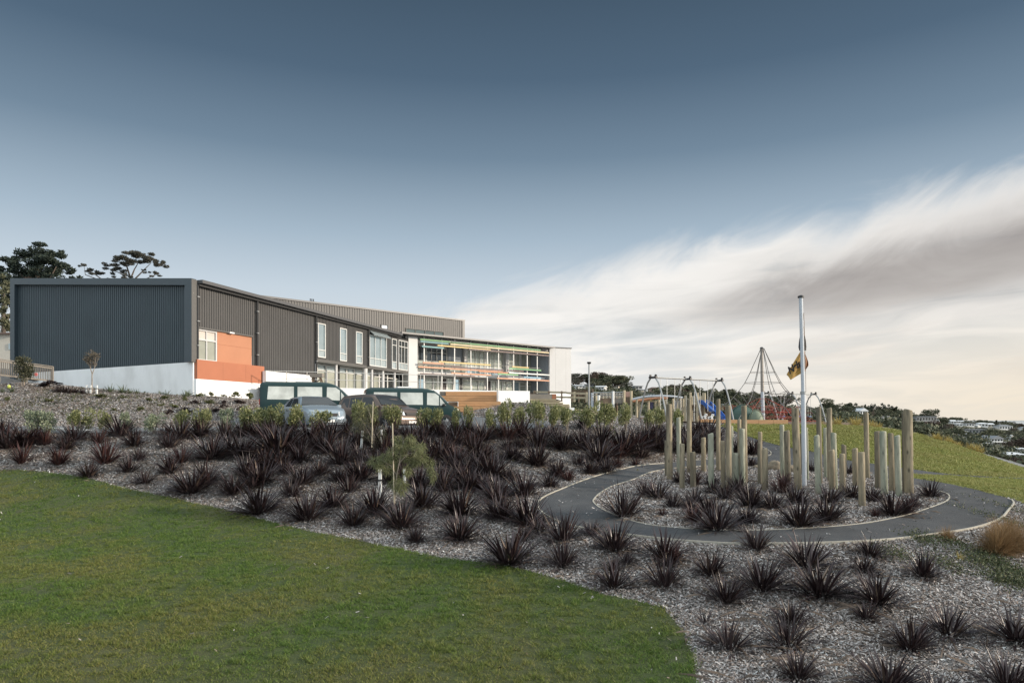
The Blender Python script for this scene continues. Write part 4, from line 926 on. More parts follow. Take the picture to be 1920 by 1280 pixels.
# rope pyramid
PXc, PD = 1431, 52.0
pc = ray(PXc, 0, PD); g0 = gz(pc.x, pc.y); topz = (HY-653)/FPX*PD
net = thing('climbing_net', (pc.x, pc.y, g0), 'tall rope climbing pyramid with central mast and tangled red ropes', 'climbing net')
MB().tube([(pc.x, pc.y, g0-0.2), (pc.x-0.06, pc.y, g0+2.4)], [0.15, 0.13], 12).build('mast', MT['pole_white'], net)
MB().tube([(pc.x-0.06, pc.y, g0+2.4), (pc.x-0.12, pc.y, topz)], [0.13, 0.10], 12).build('mast_top', MT['pole_grey'], net)
MB().tube([(pc.x-0.12, pc.y, topz-0.02), (pc.x-0.12, pc.y, topz+0.10)], [0.16, 0.08], 12).build('mast_cap', MT['dark_metal'], net)
def rop(h): return np.interp(h, [0, .12, .30, .43, .54, .68, .78, .88, 1.0], [5.2, 4.2, 2.55, 1.85, 1.38, .95, .70, .42, .12])
hs = np.linspace(0, 1, 14); HT = topz-g0
def np_(k, h): a = 2*math.pi*(k+0.12)/8; r = rop(h); return Vector((pc.x-0.06+math.cos(a)*r, pc.y+math.sin(a)*r, g0+HT*h))
for k in range(8): MB().tube([np_(k, h) for h in hs], 0.024, 5).build('guy_rope', MT['rope_grey'], net)
for h in (.68, .54): 
    P = [np_(k, h) for k in range(8)]; MB().tube(P+[P[0]], 0.016, 5).build('rope_ring', MT['rope_grey'], net)
def inner(k, h, r): a = 2*math.pi*(k+0.12)/8; return Vector((pc.x-0.06+math.cos(a)*r, pc.y+math.sin(a)*r, g0+HT*h))
up = MB()
for k in range(8):
    for (ha, hb, r) in ((.43, .33, .34), (.43, .20, .9), (.35, .20, 1.15), (.35, .22, 1.5), (.24, .17, 2.0), (.2, .14, 2.6)): up.tube([np_(k, ha), inner(k, hb, r)], 0.013, 4)
up.build('upper_web', MT['rope_grey'], net)
lo = MB()
for lv, (h, r0) in enumerate(((.33, .34), (.21, 1.5), (.15, 2.4), (.08, 3.2), (.03, 3.9), (.10, 1.6), (.17, .8))):
    P = [inner(k, h, r0) for k in range(8)]; lo.tube(P+[P[0]], 0.014, 4)
rr = random.Random(4)
for k in range(8):
    for j in range(8):
        a_, b_ = inner(k+rr.uniform(-.5, .5), rr.uniform(0.02, .24), rr.uniform(.5, 3.6)), inner(k+rr.uniform(-.8, .8), rr.uniform(0.02, .26), rr.uniform(.4, 3.2)); lo.tube([a_, b_], 0.012, 4)
    lo.tube([inner(k, .33, .34), inner(k, .15, 2.4), inner(k, .03, 3.9)], 0.017, 4)
lo.build('red_net', MT['rope_red'], net)
for k in (1, 4, 6):
    f = inner(k, 0, 4.6); MB().tube([f+Vector((0, 0, -.1)), f+Vector((0, 0, .5))], 0.07, 8).build('anchor_post', MT['pole_white'], net)
# climbing domes
def dome(px, d, rx, h, m, label):
    c = ray(px, 0, d); g = gz(c.x, c.y); mb = MB(); n, k = 24, 9; V = []
    for j in range(k+1):
        ph = math.pi/2*j/k
        for i in range(n):
            a = 2*math.pi*i/n; V.append((c.x+rx*math.cos(ph)*math.cos(a), c.y+rx*0.9*math.cos(ph)*math.sin(a), g-0.05+h*math.sin(ph)))
    F = [(j*n+i, j*n+(i+1) % n, (j+1)*n+(i+1) % n, (j+1)*n+i) for j in range(k) for i in range(n)]
    t = thing('climbing_dome', (c.x, c.y, g), label, 'play dome'); mb.add(V, F).build('shell', MT[m], t, smooth=True)
    P = [(c.x+rx*1.01*math.cos(ph), c.y-rx*0.2, g-0.03+h*1.01*math.sin(ph)) for ph in np.linspace(0.1, math.pi-0.1, 17)]
    MB().tube(P, 0.025, 6).build('rim_tube', MT[m], t)
dome(1391, 50, 1.05, 1.35, 'dome_green', 'dark green climbing dome left of the rope pyramid mast')
dome(1417, 49, 0.55, 0.95, 'dome_pale', 'pale green climbing dome at the foot of the mast')
# slide tower
sl = ray(1314, 0, 46); g0 = gz(sl.x, sl.y)
tw = thing('slide_tower', (sl.x, sl.y, g0), 'timber play tower with curved blue slide', 'slide')
def P3(px, py, d): return ray(px, py, d)
for px, dd in ((1307.5, 45.6), (1321, 45.6), (1306, 47.2), (1319, 47.2)):
    b = P3(px, 0, dd); MB().tube([(b.x, b.y, gz(b.x, b.y)-0.1), (b.x, b.y, P3(px, 736, dd).z)], 0.09, 8).build('tower_post', MT['timber_pale'], tw)
a, b = P3(1306, 758, 45.6), P3(1322, 758, 47.2); MB().box(a.x, b.x, a.y, b.y, a.z-0.12, a.z).build('platform', MT['timber_brown'], tw)
MB().box(a.x, b.x, 47.16, 47.22, a.z, P3(0, 742, 47).z).build('back_panel', MT['timber_pale'], tw)
MB().box(a.x, b.x, 45.54, 45.6, g0+0.05, a.z-0.15).build('lower_panel', MT['timber_brown'], tw)
pts = [(1313, 755.5, 46.0), (1320, 755.5, 45.8), (1326, 758, 45.6), (1333, 765, 45.3), (1340, 772, 45.0), (1348, 778, 44.7), (1355, 784.5, 44.5), (1360, 786.5, 44.4)]
S3 = [P3(*p) for p in pts]; V = []; F = []
for i, p in enumerate(S3):
    d = (S3[min(i+1, len(S3)-1)]-S3[max(i-1, 0)]); d.z = 0; d.normalize(); n = Vector((-d.y, d.x, 0))
    for s, h in ((-.36, .22), (-.30, .22), (-.28, .02), (.28, .02), (.30, .22), (.36, .22), (.36, -.06), (-.36, -.06)): V.append(p+n*s+Vector((0, 0, h)))
for i in range(len(S3)-1):
    for k in range(8): F.append((8*i+k, 8*i+(k+1) % 8, 8*i+8+(k+1) % 8, 8*i+8+k))
MB().add(V, F).build('slide_chute', MT['slide_blue'], tw, smooth=False)
MB().tube([S3[6]-Vector((0, 0, 0.05)), Vector((S3[6].x, S3[6].y, gz(S3[6].x, S3[6].y)-0.1))], 0.05, 6).build('slide_foot', MT['galv'], tw)
# platform bridge with white posts
bc = P3(1155, 0, 46); g0 = gz(bc.x, bc.y)
br = thing('play_bridge', (bc.x, bc.y, g0), 'raised brown plank play bridge on pale posts beside the steps', 'play bridge')
def panel(px0, px1, y0, y1, d, m, nm, th=0.08):
    a, b = P3(px0, y1, d), P3(px1, y0, d); return MB().box(a.x, b.x, d, d+th, a.z, b.z).build(nm, MT[m], br)
def post(root, px, ytop, d, r, m, nm='post'):
    t = P3(px, ytop, d); return MB().tube([(t.x, t.y, gz(t.x, t.y)-0.1), (t.x, t.y, t.z)], r, 8).build(nm, MT[m], root)
for px, y, d, m in ((1110.5, 736, 45.8, 'pole_white'), (1117.5, 738, 46.6, 'timber_pale'), (1122.5, 741, 45.4, 'stake_white'), (1149.5, 733, 45.4, 'stake_white'), (1170.3, 731.5, 45.5, 'timber_pale'), (1183.5, 732.5, 45.5, 'timber_pale'), (1130, 745, 47.3, 'timber_pale'), (1142, 745, 47.2, 'timber_brown'), (1156, 745, 47.2, 'timber_brown')):
    post(br, px, y, d, 0.09, m)
panel(1124, 1148, 747, 756.5, 45.6, 'timber_brown', 'side_board'); panel(1150.5, 1169, 747, 755.5, 45.6, 'timber_grey', 'side_board'); panel(1171.5, 1182.5, 744.5, 755.5, 45.6, 'timber_brown', 'side_board')
panel(1120, 1183, 757, 758.6, 45.6, 'black_trim', 'deck', 1.4)
panel(1172, 1182.5, 734, 744, 45.7, 'house_pink', 'climbing_panel')
for y0, y1, d in ((736.5, 735, 45.5), (740.5, 740, 45.6), (736, 735.5, 47.2)):
    MB().tube([P3(1111, y0, d), P3(1171, y1, d)], 0.035, 6).build('top_rail', MT['galv'], br)
bal = MB()
for i in range(16):
    q = P3(1126+i*2.7, 746, 47.0); w = P3(1126+i*2.7, 737, 47.0); bal.tube([q, w], 0.018, 4)
bal.build('baluster_panel', MT['rail_metal'], br)
# overhead ladder with curved white tube
ov = thing('overhead_ladder', P3(1215, 790, 45), 'long curved white and orange overhead climbing bar on timber posts', 'climbing frame')
MB().tube([P3(x, y, 45) for x, y in ((1186, 748.5), (1196, 746), (1206, 744), (1220, 742.5), (1240, 742), (1262, 743), (1280, 745.5))], 0.07, 8).build('curved_bar', MT['pole_white'], ov)
MB().tube([P3(x, y, 45.7) for x, y in ((1186, 752), (1200, 750.5), (1215, 748), (1235, 746), (1252, 746.5))], 0.08, 8).build('orange_bar', MT['bar_orange'], ov)
MB().tube([P3(x, y, 46.2) for x, y in ((1186, 750.5), (1200, 751.5), (1222, 750))], 0.06, 8).build('yellow_bar', MT['bar_yellow'], ov)
for px, y in ((1194, 748), (1198.5, 747), (1216, 750), (1229, 751), (1235, 748), (1247.5, 748), (1262, 747), (1270, 748), (1285, 741)): post(ov, px, y, 45.4+(px % 3)*0.4, 0.075, 'timber_pale')
a, b = P3(1218, 766, 46.2), P3(1225, 753, 46.2); MB().box(a.x, b.x, 46.2, 46.26, a.z, b.z).build('purple_panel', MT['purple_panel'], ov)
for x0, x1, y in ((1203, 1230, 752.5), (1240, 1282, 768), (1188, 1200, 753.5)): MB().bar(P3(x0, y, 45.9), P3(x1, y, 45.9), 0.06, 0.08).build('cross_rail', MT['timber_pale'], ov)
# low climbing frame between overhead ladder and slide tower
cf = thing('climbing_posts', P3(1285, 790, 47), 'cluster of timber climbing posts left of the slide tower', 'climbing frame')
for px, y, m in ((1276, 745, 'timber_pale'), (1281, 748, 'timber_pale'), (1285.5, 742, 'pole_white'), (1294.5, 735.5, 'timber_pale'), (1298, 743.5, 'timber_pale'), (1269.5, 747, 'timber_pale'), (1301, 741, 'galv')): post(cf, px, y, 47.2, 0.075, m)
for x0, x1, y in ((1262, 1304, 766), (1276, 1301, 747.5), (1296, 1306, 783)): MB().bar(P3(x0, y, 47.3), P3(x1, y, 47.3), 0.06, 0.08).build('cross_rail', MT['timber_pale'], cf)
a, b = P3(1263, 766, 47.6), P3(1285, 751, 47.6); MB().box(a.x, b.x, 47.6, 47.66, a.z, b.z).build('infill_panel', MT['blue_grey_panel'], cf)
# spring riders
for px, lab in ((1319.5, 'white spring rider nearer the blue slide tower'), (1332, 'white spring rider with dark patches right of the other one')):
    c = ray(px, 0, 43.2); g = gz(c.x, c.y); s = thing('spring_rider', (c.x, c.y, g), lab, 'spring rider')
    MB().tube([(c.x+0.08*math.cos(t), c.y+0.08*math.sin(t), g+0.24*t/30) for t in np.linspace(0, 30, 60)], 0.02, 5).build('spring', MT['dark_metal'], s)
    V = [(c.x-0.17, .22), (c.x+0.14, .22), (c.x+0.13, .40), (c.x+0.20, .44), (c.x+0.21, .55), (c.x+0.10, .58), (c.x+0.04, .42), (c.x-0.15, .40)]
    n = len(V); MB().add([(x, c.y-0.12, g+z) for x, z in V]+[(x, c.y+0.12, g+z) for x, z in V], [tuple(range(n)), tuple(reversed(range(n, 2*n)))]+[(i, n+i, n+(i+1) % n, (i+1) % n) for i in range(n)]).build('animal_body', MT['plate_white'], s, bevel=0.02)
    MB().box(c.x-0.10, c.x+0.0, c.y-0.126, c.y+0.126, g+0.28, g+0.37).build('dark_patch', MT['black_trim'], s)
    MB().tube([(c.x+0.12, c.y-0.2, g+0.50), (c.x+0.12, c.y+0.2, g+0.50)], 0.02, 6).build('handlebar', MT['dark_metal'], s)
ed = MB(); A1, A2 = ray(1312, 0, 41.4), ray(1478, 0, 41.4)
for i in range(6):
    p, q = A1.lerp(A2, i/6), A1.lerp(A2, (i+1)/6-0.002); ed.box(p.x, q.x, p.y, p.y+0.14, gz(p.x, p.y)-0.15, gz(p.x, p.y)+0.24)
tag(ed.build('timber_border', MT['timber_orange'], loc=(A1.x, A1.y, gz(A1.x, A1.y))), 'long orange timber border at the edge of the playground above the mound lawn', 'border')
# street lamp
lp = ray(1104.5, 0, 49); g0 = gz(lp.x, lp.y)
lm = thing('street_lamp', (lp.x, lp.y, g0), 'slim grey lamp post with flat round head right of the white wing', 'street lamp')
zt = (HY-681.5)/FPX*49; MB().tube([(lp.x, lp.y, g0-0.2), (lp.x, lp.y, zt)], [0.075, 0.05], 10).build('pole', MT['galv'], lm)
MB().tube([(lp.x, lp.y, zt-0.02), (lp.x, lp.y, zt+0.06), (lp.x, lp.y, zt+0.12)], [0.10, 0.16, 0.13], 14).build('lamp_head', MT['dark_metal'], lm)
# ---------------------------------------------------------------- plants: geometry makers
def blade_mesh(name, n, L, w, lean, rng, segs=4, stiff=0.5, base_r=0.05, up=0.0):
    """A clump of strap leaves fanning from the base; every leaf is a folded ribbon."""
    V = []; F = []
    for i in range(n):
        az = rng.uniform(0, 2*math.pi); q = rng.random(); th = lean[0]+(lean[1]-lean[0])*q**0.8; l = L*rng.uniform(0.62, 1.12)*(1.0-0.22*q+up*(1-q)); ww = w*rng.uniform(0.7, 1.25)
        d = np.array([math.cos(az), math.sin(az), 0.]); sd_ = np.array([-math.sin(az), math.cos(az), 0.])+rng.normal(0, .25, 3)*np.array([1, 1, .3]); sd_ /= np.linalg.norm(sd_)
        p = d*base_r*rng.random()+sd_*base_r*rng.uniform(-.6, .6); a = th; b = len(V)
        droop = rng.uniform(0.2, 1.0)*(1-stiff)*1.7
        for s in range(segs+1):
            u = s/segs; wd = ww*(0.55+0.9*u if u < 0.4 else 0.91*(1-((u-0.4)/0.6)**1.6)+0.02)
            up_ = np.array([0, 0, 1.0]); dirv = d*math.sin(a)+up_*math.cos(a); nrm = np.cross(sd_, dirv)
            V += [p-sd_*wd/2+nrm*wd*0.18, p, p+sd_*wd/2+nrm*wd*0.18]
            p = p+dirv*l/segs; a += droop*(0.25+u)/segs*1.6
        for s in range(segs):
            k = b+3*s; F += [(k, k+1, k+4, k+3), (k+1, k+2, k+5, k+4)]
    return np_mesh(name, np.array(V), np.array(F))
def leaf_quads(C, size, rng, aspect=0.5, droop=None, dirs=None):
    """Diamond leaves at the points C."""
    n = len(C); d = rng.normal(0, 1, (n, 3)) if dirs is None else dirs+rng.normal(0, .45, (n, 3))
    if droop: d[:, 2] -= droop
    d /= np.linalg.norm(d, axis=1)[:, None]; e = rng.normal(0, 1, (n, 3)); e -= (e*d).sum(1)[:, None]*d; e /= np.linalg.norm(e, axis=1)[:, None]
    s = (size*rng.uniform(0.6, 1.35, n))[:, None] if np.isscalar(size) else (size*rng.uniform(0.6, 1.35, n))[:, None]
    V = np.stack([C-d*s*0.5, C+e*s*aspect*0.5, C+d*s*0.5, C-e*s*aspect*0.5], 1).reshape(-1, 3)
    return V, np.arange(4*n).reshape(n, 4)
def clump_points(cent, rad, n, rng, shell=0.55):
    d = rng.normal(0, 1, (n, 3)); d /= np.linalg.norm(d, axis=1)[:, None]
    r = shell+(1-shell)*rng.random(n)**0.6; r = r*rng.uniform(0.8, 1.12, n)
    return np.array(cent)+d*r[:, None]*np.array(rad), d
def cat_mesh(parts):
    V = []; F = []; b = 0
    for v, f in parts: V.append(v); F.append(f+b); b += len(v)
    return np.concatenate(V), np.concatenate(F)
leafmat('flax_leaf', [(0.009, 0.0058, 0.0068), (0.018, 0.0105, 0.012), (0.027, 0.0155, 0.0165), (0.040, 0.023, 0.023), (0.014, 0.0085, 0.010), (0.060, 0.043, 0.045), (0.022, 0.013, 0.014), (0.095, 0.070, 0.070), (0.012, 0.0075, 0.009), (0.16, 0.115, 0.085)], 0.32)  # paler mauve entries put leaf highlights into the colour; tan is dead leaf
leafmat('flax_red', [(0.030, 0.014, 0.015), (0.050, 0.021, 0.020), (0.070, 0.030, 0.026), (0.024, 0.012, 0.013), (0.11, 0.06, 0.048)], 0.42)
leafmat('shrub_leaf', [(0.085, 0.108, 0.045), (0.165, 0.185, 0.075), (0.26, 0.265, 0.12), (0.37, 0.365, 0.19), (0.12, 0.145, 0.062)], 0.5, 0.3)
leafmat('shrub_grey', [(0.10, 0.135, 0.09), (0.19, 0.225, 0.145), (0.29, 0.32, 0.22), (0.38, 0.40, 0.28)], 0.55, 0.3)
leafmat('feather', [(0.10, 0.118, 0.050), (0.17, 0.185, 0.085), (0.25, 0.25, 0.13), (0.12, 0.14, 0.066)], 0.55, 0.3)
leafmat('olive', [(0.040, 0.047, 0.028), (0.072, 0.075, 0.044), (0.105, 0.10, 0.060)], 0.6, 0.15)
leafmat('twiggy', [(0.10, 0.085, 0.065), (0.15, 0.125, 0.09), (0.075, 0.065, 0.05)], 0.8)
leafmat('pine', [(0.016, 0.025, 0.020), (0.032, 0.045, 0.034), (0.052, 0.068, 0.048), (0.022, 0.033, 0.026)], 0.7)
leafmat('gum', [(0.032, 0.038, 0.030), (0.058, 0.062, 0.048), (0.092, 0.078, 0.062), (0.042, 0.047, 0.038)], 0.65, 0.1)
leafmat('bush_dark', [(0.0336, 0.0408, 0.024), (0.06, 0.0696, 0.0408), (0.0984, 0.1056, 0.06), (0.0456, 0.054, 0.0336)], 0.7)  # this and bush_mid are lightened to put distance haze into the colour
leafmat('bush_mid', [(0.0575, 0.0644, 0.0391), (0.0978, 0.1035, 0.0598), (0.138, 0.1357, 0.0805), (0.0759, 0.0805, 0.0529)], 0.7)
leafmat('bush_rust', [(0.042, 0.028, 0.022), (0.068, 0.044, 0.034), (0.098, 0.066, 0.050), (0.036, 0.030, 0.024)], 0.75)
leafmat('tussock_red', [(0.16, 0.095, 0.045), (0.26, 0.16, 0.075), (0.34, 0.235, 0.125), (0.10, 0.062, 0.032)], 0.6, 0.2)
leafmat('tussock_gold', [(0.34, 0.27, 0.085), (0.48, 0.38, 0.13), (0.24, 0.20, 0.07)], 0.6, 0.25)
leafmat('cover_green', [(0.030, 0.042, 0.018), (0.060, 0.078, 0.032), (0.095, 0.105, 0.048), (0.13, 0.12, 0.06)], 0.65)
leafmat('low_green', [(0.050, 0.066, 0.022), (0.095, 0.105, 0.038), (0.14, 0.145, 0.06)], 0.6)
leafmat('spiky_green', [(0.045, 0.062, 0.034), (0.09, 0.115, 0.06), (0.13, 0.15, 0.09)], 0.5)
rg = np.random.default_rng(11)
FLAX = [blade_mesh('flax', n, 0.80, 0.034, (0.03, 1.36), rg, 5, st, 0.11) for n, st in ((150, .55), (125, .64), (165, .46), (105, .68), (140, .50), (130, .58))]
FLAXR = [blade_mesh('flax', n, 0.80, 0.033, (0.05, 1.05), rg, 5, st, 0.08) for n, st in ((105, .55), (85, .64))]
FLAXS = [blade_mesh('flax', n, 0.70, 0.030, (0.08, 1.25), rg, 5, .7, 0.06) for n in (36, 28)]
for me in FLAX+FLAXS: me.materials.append(MT['flax_leaf'])
for me in FLAXR: me.materials.append(MT['flax_red'])
# photo column, photo row of the foot, leaf height in photo pixels, tone (r = reddish)
FX = [(15,839,50),(46,836,42),(3,812,36),(41,868,40,'r'),(67,824,28),(84,834,32,'r'),(110,871,34,'r'),(124,842,30),(140,825,36),(165,894,32),(185,831,28,'r'),(197,869,46,'r'),(226,817,40),(252,836,34),(240,884,36),(262,862,26),(271,905,28),(320,886,36),(312,812,24),(316,839,32),(340,867,34,'r'),(337,823,40),(375,817,36),(357,924,50),(397,860,48),(386,907,48),(422,823,42),(437,927,44),(455,853,42),(462,892,42),(474,914,40),
 (486,962,58),(490,905,46),(485,860,34),(520,852,60),(495,821,38),(580,832,46),(562,866,42),(535,887,32),(547,930,38),(565,907,42),(575,975,58),(600,890,32),(624,950,44),(620,823,40),(640,870,54),(675,862,34),(675,900,46),(655,922,36),(662,985,48),(702,962,56),(752,990,58),(780,1017,36),(792,950,52),(785,912,42),(830,920,46),(855,876,40),(830,848,38),(890,851,42),(905,826,40),(875,802,34),(927,801,22),(925,895,50),(862,965,62),(863,1011,56),(880,918,46),(930,931,42),(942,972,48),(955,858,26),
 (700,816,36),(740,812,34),(770,826,38),(800,811,34),(826,818,36),(545,812,34),(600,806,30),(650,812,34),(690,832,40),(722,851,42),(760,846,42),(792,836,38),(808,862,40),(852,831,36),(742,880,44),(705,880,44),(515,815,32),(468,816,30),(852,806,30),(610,848,40),(455,806,28),(725,826,36),(670,838,36),(540,838,40),(430,846,34),(770,870,40),
 (917,893,48),(905,860,36),(941,816,20),(977,819,42),(964,861,30),(950,843,24),(977,838,22),(1007,873,48),(1010,836,42),(1055,843,44),(1035,821,32),(1095,843,40),(1127,831,44),(1092,803,26),(1170,848,50),(1202,858,32),(1085,871,26),(1122,866,48),(1107,888,34),(1136,886,32),(1157,876,22,'r'),(1192,873,20,'r'),(1045,893,34),(1065,901,24,'r'),(1030,913,32),(983,928,48),(952,901,30),(905,918,36),(932,941,48),(933,971,46),(990,983,58),(982,1013,32),(1010,998,34),(954,1057,72),(1055,1013,62),(1056,1061,58),(1152,1032,60),(1110,1003,32),(1243,1046,58),
 (1170,968,62),(1210,928,34),(1233,934,38),(1261,951,32),(1242,966,16,'r'),(1300,977,36,'r'),(1346,994,58),(1304,941,32),(1360,936,34),(1212,832,46),(1228,842,40),(1248,847,36),(1282,846,40),(1310,831,40),(1334,831,40),(1307,816,28),(1311,849,32),(1230,816,26),(1379,847,28),(1411,852,36),(1410,873,20),(1407,951,48),(1400,980,38),(1449,953,36),(1499,987,58),(1491,943,38),(1551,977,52),(1556,943,36),(1642,969,20,'r'),(1673,966,48),(1712,951,30),(1592,888,20),(1522,883,20),(1745,932,36),(1385,905,26),(1335,908,24),(1275,905,26),
 (1418,1030,50),(1512,1061,60),(1632,1043,40),(1620,1073,40),(1730,1081,50),(1537,1116,68),(1645,1131,60),(1624,1161,38),(1485,1168,46),(1247,1099,58),(1332,1078,52),(1360,1128,52),(1428,1106,66),(1321,1168,38,'s'),(1367,1216,58),(1480,1209,62),(1707,1216,66),(1778,1188,58),(1906,1201,62),(1497,1271,54),(1665,1290,70),(1888,1292,66),(1393,1290,34,'s'),(1149,1100,52),(1175,1058,28),(1253,1062,30),(1149,1070,30),(1262,1052,36,'r'),(1850,1215,20,'s'),(1960,1150,40),(1760,1310,50)]
# the tight middle of the bank and the island bed hold more clumps than one can pick out singly
_fr = random.Random(41); _it = 0; _n0 = len(FX)
while len(FX) < _n0+44 and _it < 6000:
    _it += 1; z_ = _fr.choice(((480, 900, 822, 905), (480, 900, 822, 905), (900, 1225, 818, 900), (1215, 1345, 812, 850), (1180, 1720, 908, 972)))
    px, py = _fr.uniform(z_[0], z_[1]), _fr.uniform(z_[2], z_[3])
    if z_[0] == 900 and py > 893-(px-900)*0.09: continue
    if z_[0] == 1180 and not inside([(a*0.97+1440*0.03, b*0.97+935*0.03) for a, b in ISLAND], np.array([px]), np.array([py]))[0]: continue
    if min((px-a[0])**2+((py-a[1])*1.7)**2 for a in FX) < 17**2: continue
    FX.append((round(px), round(py), _fr.randint(26, 40), 'r' if _fr.random() < .2 else ''))
# landmarks used to tell the clumps apart in words
LM = [('the white stake of the front sapling', 712, 915), ('the white stake of the rear sapling', 679, 835), ('the silver blue sedan', 580, 805), ('the brownish grey wagon', 660, 800), ('the orange timber seating', 900, 795), ('the white flagpole foot', 1508, 912), ('the thickest right-hand post', 1703, 924), ('the tall leftmost post', 1254, 898), ('the boulder behind the posts', 1442, 865), ('the left bend of the loop path', 1009, 945), ('the island bed left tip', 1112, 940), ('the front edging of the loop path', 1450, 1022), ('the small red tussock', 1777, 1012), ('the right bend of the loop path', 1897, 939), ('the lawn corner at bottom', 1300, 1260), ('the car park bay markings', 185, 812), ('the lawn edge at far left', 10, 880), ('the nose of the right green van', 835, 812), ('the upper timber steps', 1050, 775), ('the lower timber steps', 1112, 788), ('the pointed tip of the rear bed', 1446, 850), ('the lowest isolated front post', 1615, 949)]
used = {}
def region(px, py):
    if inside([(q[0], q[1]) for q in ISLAND], np.array([px*1.0]), np.array([py*1.0]))[0]: return 'in the island bed'
    if py < 868 and px > 1180: return 'in the bed behind the posts'
    if py > 1022 and px > 1120: return 'in the front mulch'
    if px < 470: return 'on the left mulch slope'
    if px < 870: return 'on the bank below the cars'
    return 'on the bank left of the loop path'
def flax_label(px, py, h, tone):
    big = 'large' if h*hit(px, py).y > 900 else ('small' if h*hit(px, py).y < 560 else 'medium')
    col = 'reddish' if tone == 'r' else ('sparse black' if tone == 's' else 'dark purple')
    best = min(LM, key=lambda l: math.hypot(px-l[1], (py-l[2])*1.6)); d = math.hypot(px-best[1], (py-best[2])*1.6)
    if d < 60 and best[0] not in used:
        used[best[0]] = 1; return f'{big} {col} flax clump nearest {best[0]}'
    t_ = f'{big} {col} flax {region(px, py)}, {round(px/19.2)}% across, {round(py/12.8)}% down'
    if t_ in used: t_ = f'{big} {col} flax clump {px/19.2:.1f}% across, {py/12.8:.1f}% down'
    used[t_] = 1; return t_
rf_ = random.Random(5); seen_l = set()
for i, q in enumerate(FX):
    if q[0] < 960 and q[1] < 815: q = (q[0], 815, q[2])+tuple(q[3:])
    px, py, h = q[:3]; tone = q[3] if len(q) > 3 else ''
    p = hit(px, py); me = rf_.choice(FLAXR if tone == 'r' else FLAXS if tone == 's' else FLAX)
    o = bpy.data.objects.new('flax_plant', me); COL.objects.link(o)
    sc = max(0.33, h*p.y/FPX/(0.66 if py < 895 else 0.67)); o.location = (p.x, p.y, H(p.x, p.y)-0.02); o.rotation_euler = (rf_.uniform(-.08, .08), rf_.uniform(-.08, .08), rf_.uniform(0, 6.28))
    w_ = sc*rf_.uniform(1.02, 1.40); o.scale = (w_, w_, sc)
    tag(o, flax_label(px, py, h, tone), 'flax plant', 'dark flax plants in the mulch beds')
# rounded green shrubs
def shrub_mesh(n, seed, m, lobes=9, leaf=0.085):
    r = np.random.default_rng(seed); P = []
    for k in range(lobes):
        a = r.uniform(0, 6.28); rr_ = r.uniform(0.05, 0.30); z = r.uniform(0.30, 0.78); c = (math.cos(a)*rr_, math.sin(a)*rr_, z); s = r.uniform(0.15, 0.27)
        C, d = clump_points(c, (s, s, s*1.1), n//lobes, r, 0.45); P.append(leaf_quads(C, leaf, r, 0.5, dirs=d*0.8+np.array([0, 0, .5])))
    V, F = cat_mesh(P); V[:, 2] = np.maximum(V[:, 2], 0.02); return np_mesh('shrub', V, F)
SH = [shrub_mesh(1500, 20+k, 0) for k in range(5)]
SHG = [shrub_mesh(1300, 40+k, 0) for k in range(2)]
for me in SH: me.materials.append(MT['shrub_leaf'])
for me in SHG: me.materials.append(MT['shrub_grey'])
st_mb = MB()
for k in range(5):
    a = k*1.3; st_mb.tube([(0, 0, -0.05), (math.cos(a)*0.08, math.sin(a)*0.08, 0.25), (math.cos(a)*0.2, math.sin(a)*0.2, 0.6)], [0.022, 0.016, 0.006], 5)
STEM = bpy.data.meshes.new('stems'); STEM.from_pydata(st_mb.v, [], st_mb.f); STEM.materials.append(MT['bark_pale'])
SHR = [(66,809,36,40,'g'),(92,810,40,40,'g'),(150,811,44,46),(196,805,24,36),(236,798,24,26,'g'),(289,803,36,36,'g'),(336,800,34,32),(380,797,34,30),(422,793,32,28,'g'),(465,799,38,40),(488,806,44,42),(514,802,42,44),(553,806,40,48),(600,800,40,30),(672,806,44,58),(700,800,30,40),(738,802,38,42),(792,798,34,32),(816,796,30,30),(851,797,22,34),(879,790,22,28),(918,793,28,26),(946,797,28,48),(972,796,34,34),(1008,795,40,42),(1036,794,32,36),(1063,792,28,30),(1097,797,38,38),(1131,795,36,42),(1146,796,30,40),(1173,796,32,40),(1213,795,28,28),(1240,797,30,36),(1272,797,30,32)]
SHL = ['paired with its twin at the far left of the shrub row','right one of the pair at the far left','tall one right of the left pair','narrow one third from the left','tiny one between two flax clumps','round one on a short stem beside the bay marking','below the orange wall','fifth round one before the left van','small one just left of the van','left of the van tail','overlapping the tail of the left van','beside the silver sedan flank','in front of the sedan bonnet left side','in front of the sedan grille','tallest, in front of the brown wagon','behind the tall cane','between wagon and right van','in front of the right van door','in front of the right van wheel','just right of the van nose','in front of the orange seating middle','low one in front of the orange seating','tall one at the right end of the orange seating','left of the upper steps','large one before the upper steps','second before the upper steps','third before the upper steps','beside the lower steps','right of the lower steps','in front of the play bridge','at the right end of the play bridge','left foot of the swing set','right foot of the first swing arch','behind the greenish slim post']
for i, q in enumerate(SHR):
    px, py, w, h = q[:4]; yf_ = max(py, 814 if px < 960 else 808); h += yf_-py; py = yf_; p = hit(px, py); g_ = len(q) > 4; t = thing('green_shrub', (p.x, p.y, H(p.x, p.y)-0.02), f'{"grey green" if g_ else "yellow green"} rounded shrub, {SHL[i]}', 'shrub', 'rounded shrubs along the car park edge')
    t.rotation_euler = (0, 0, rf_.uniform(0, 6.28)); s = p.y/FPX; t.scale = (w*s*1.16, w*s*1.16, h*s*1.08)
    for nm, me in (('foliage', rf_.choice(SHG if g_ else SH)), ('stem', STEM)):
        o = bpy.data.objects.new(nm, me); COL.objects.link(o); o.parent = t
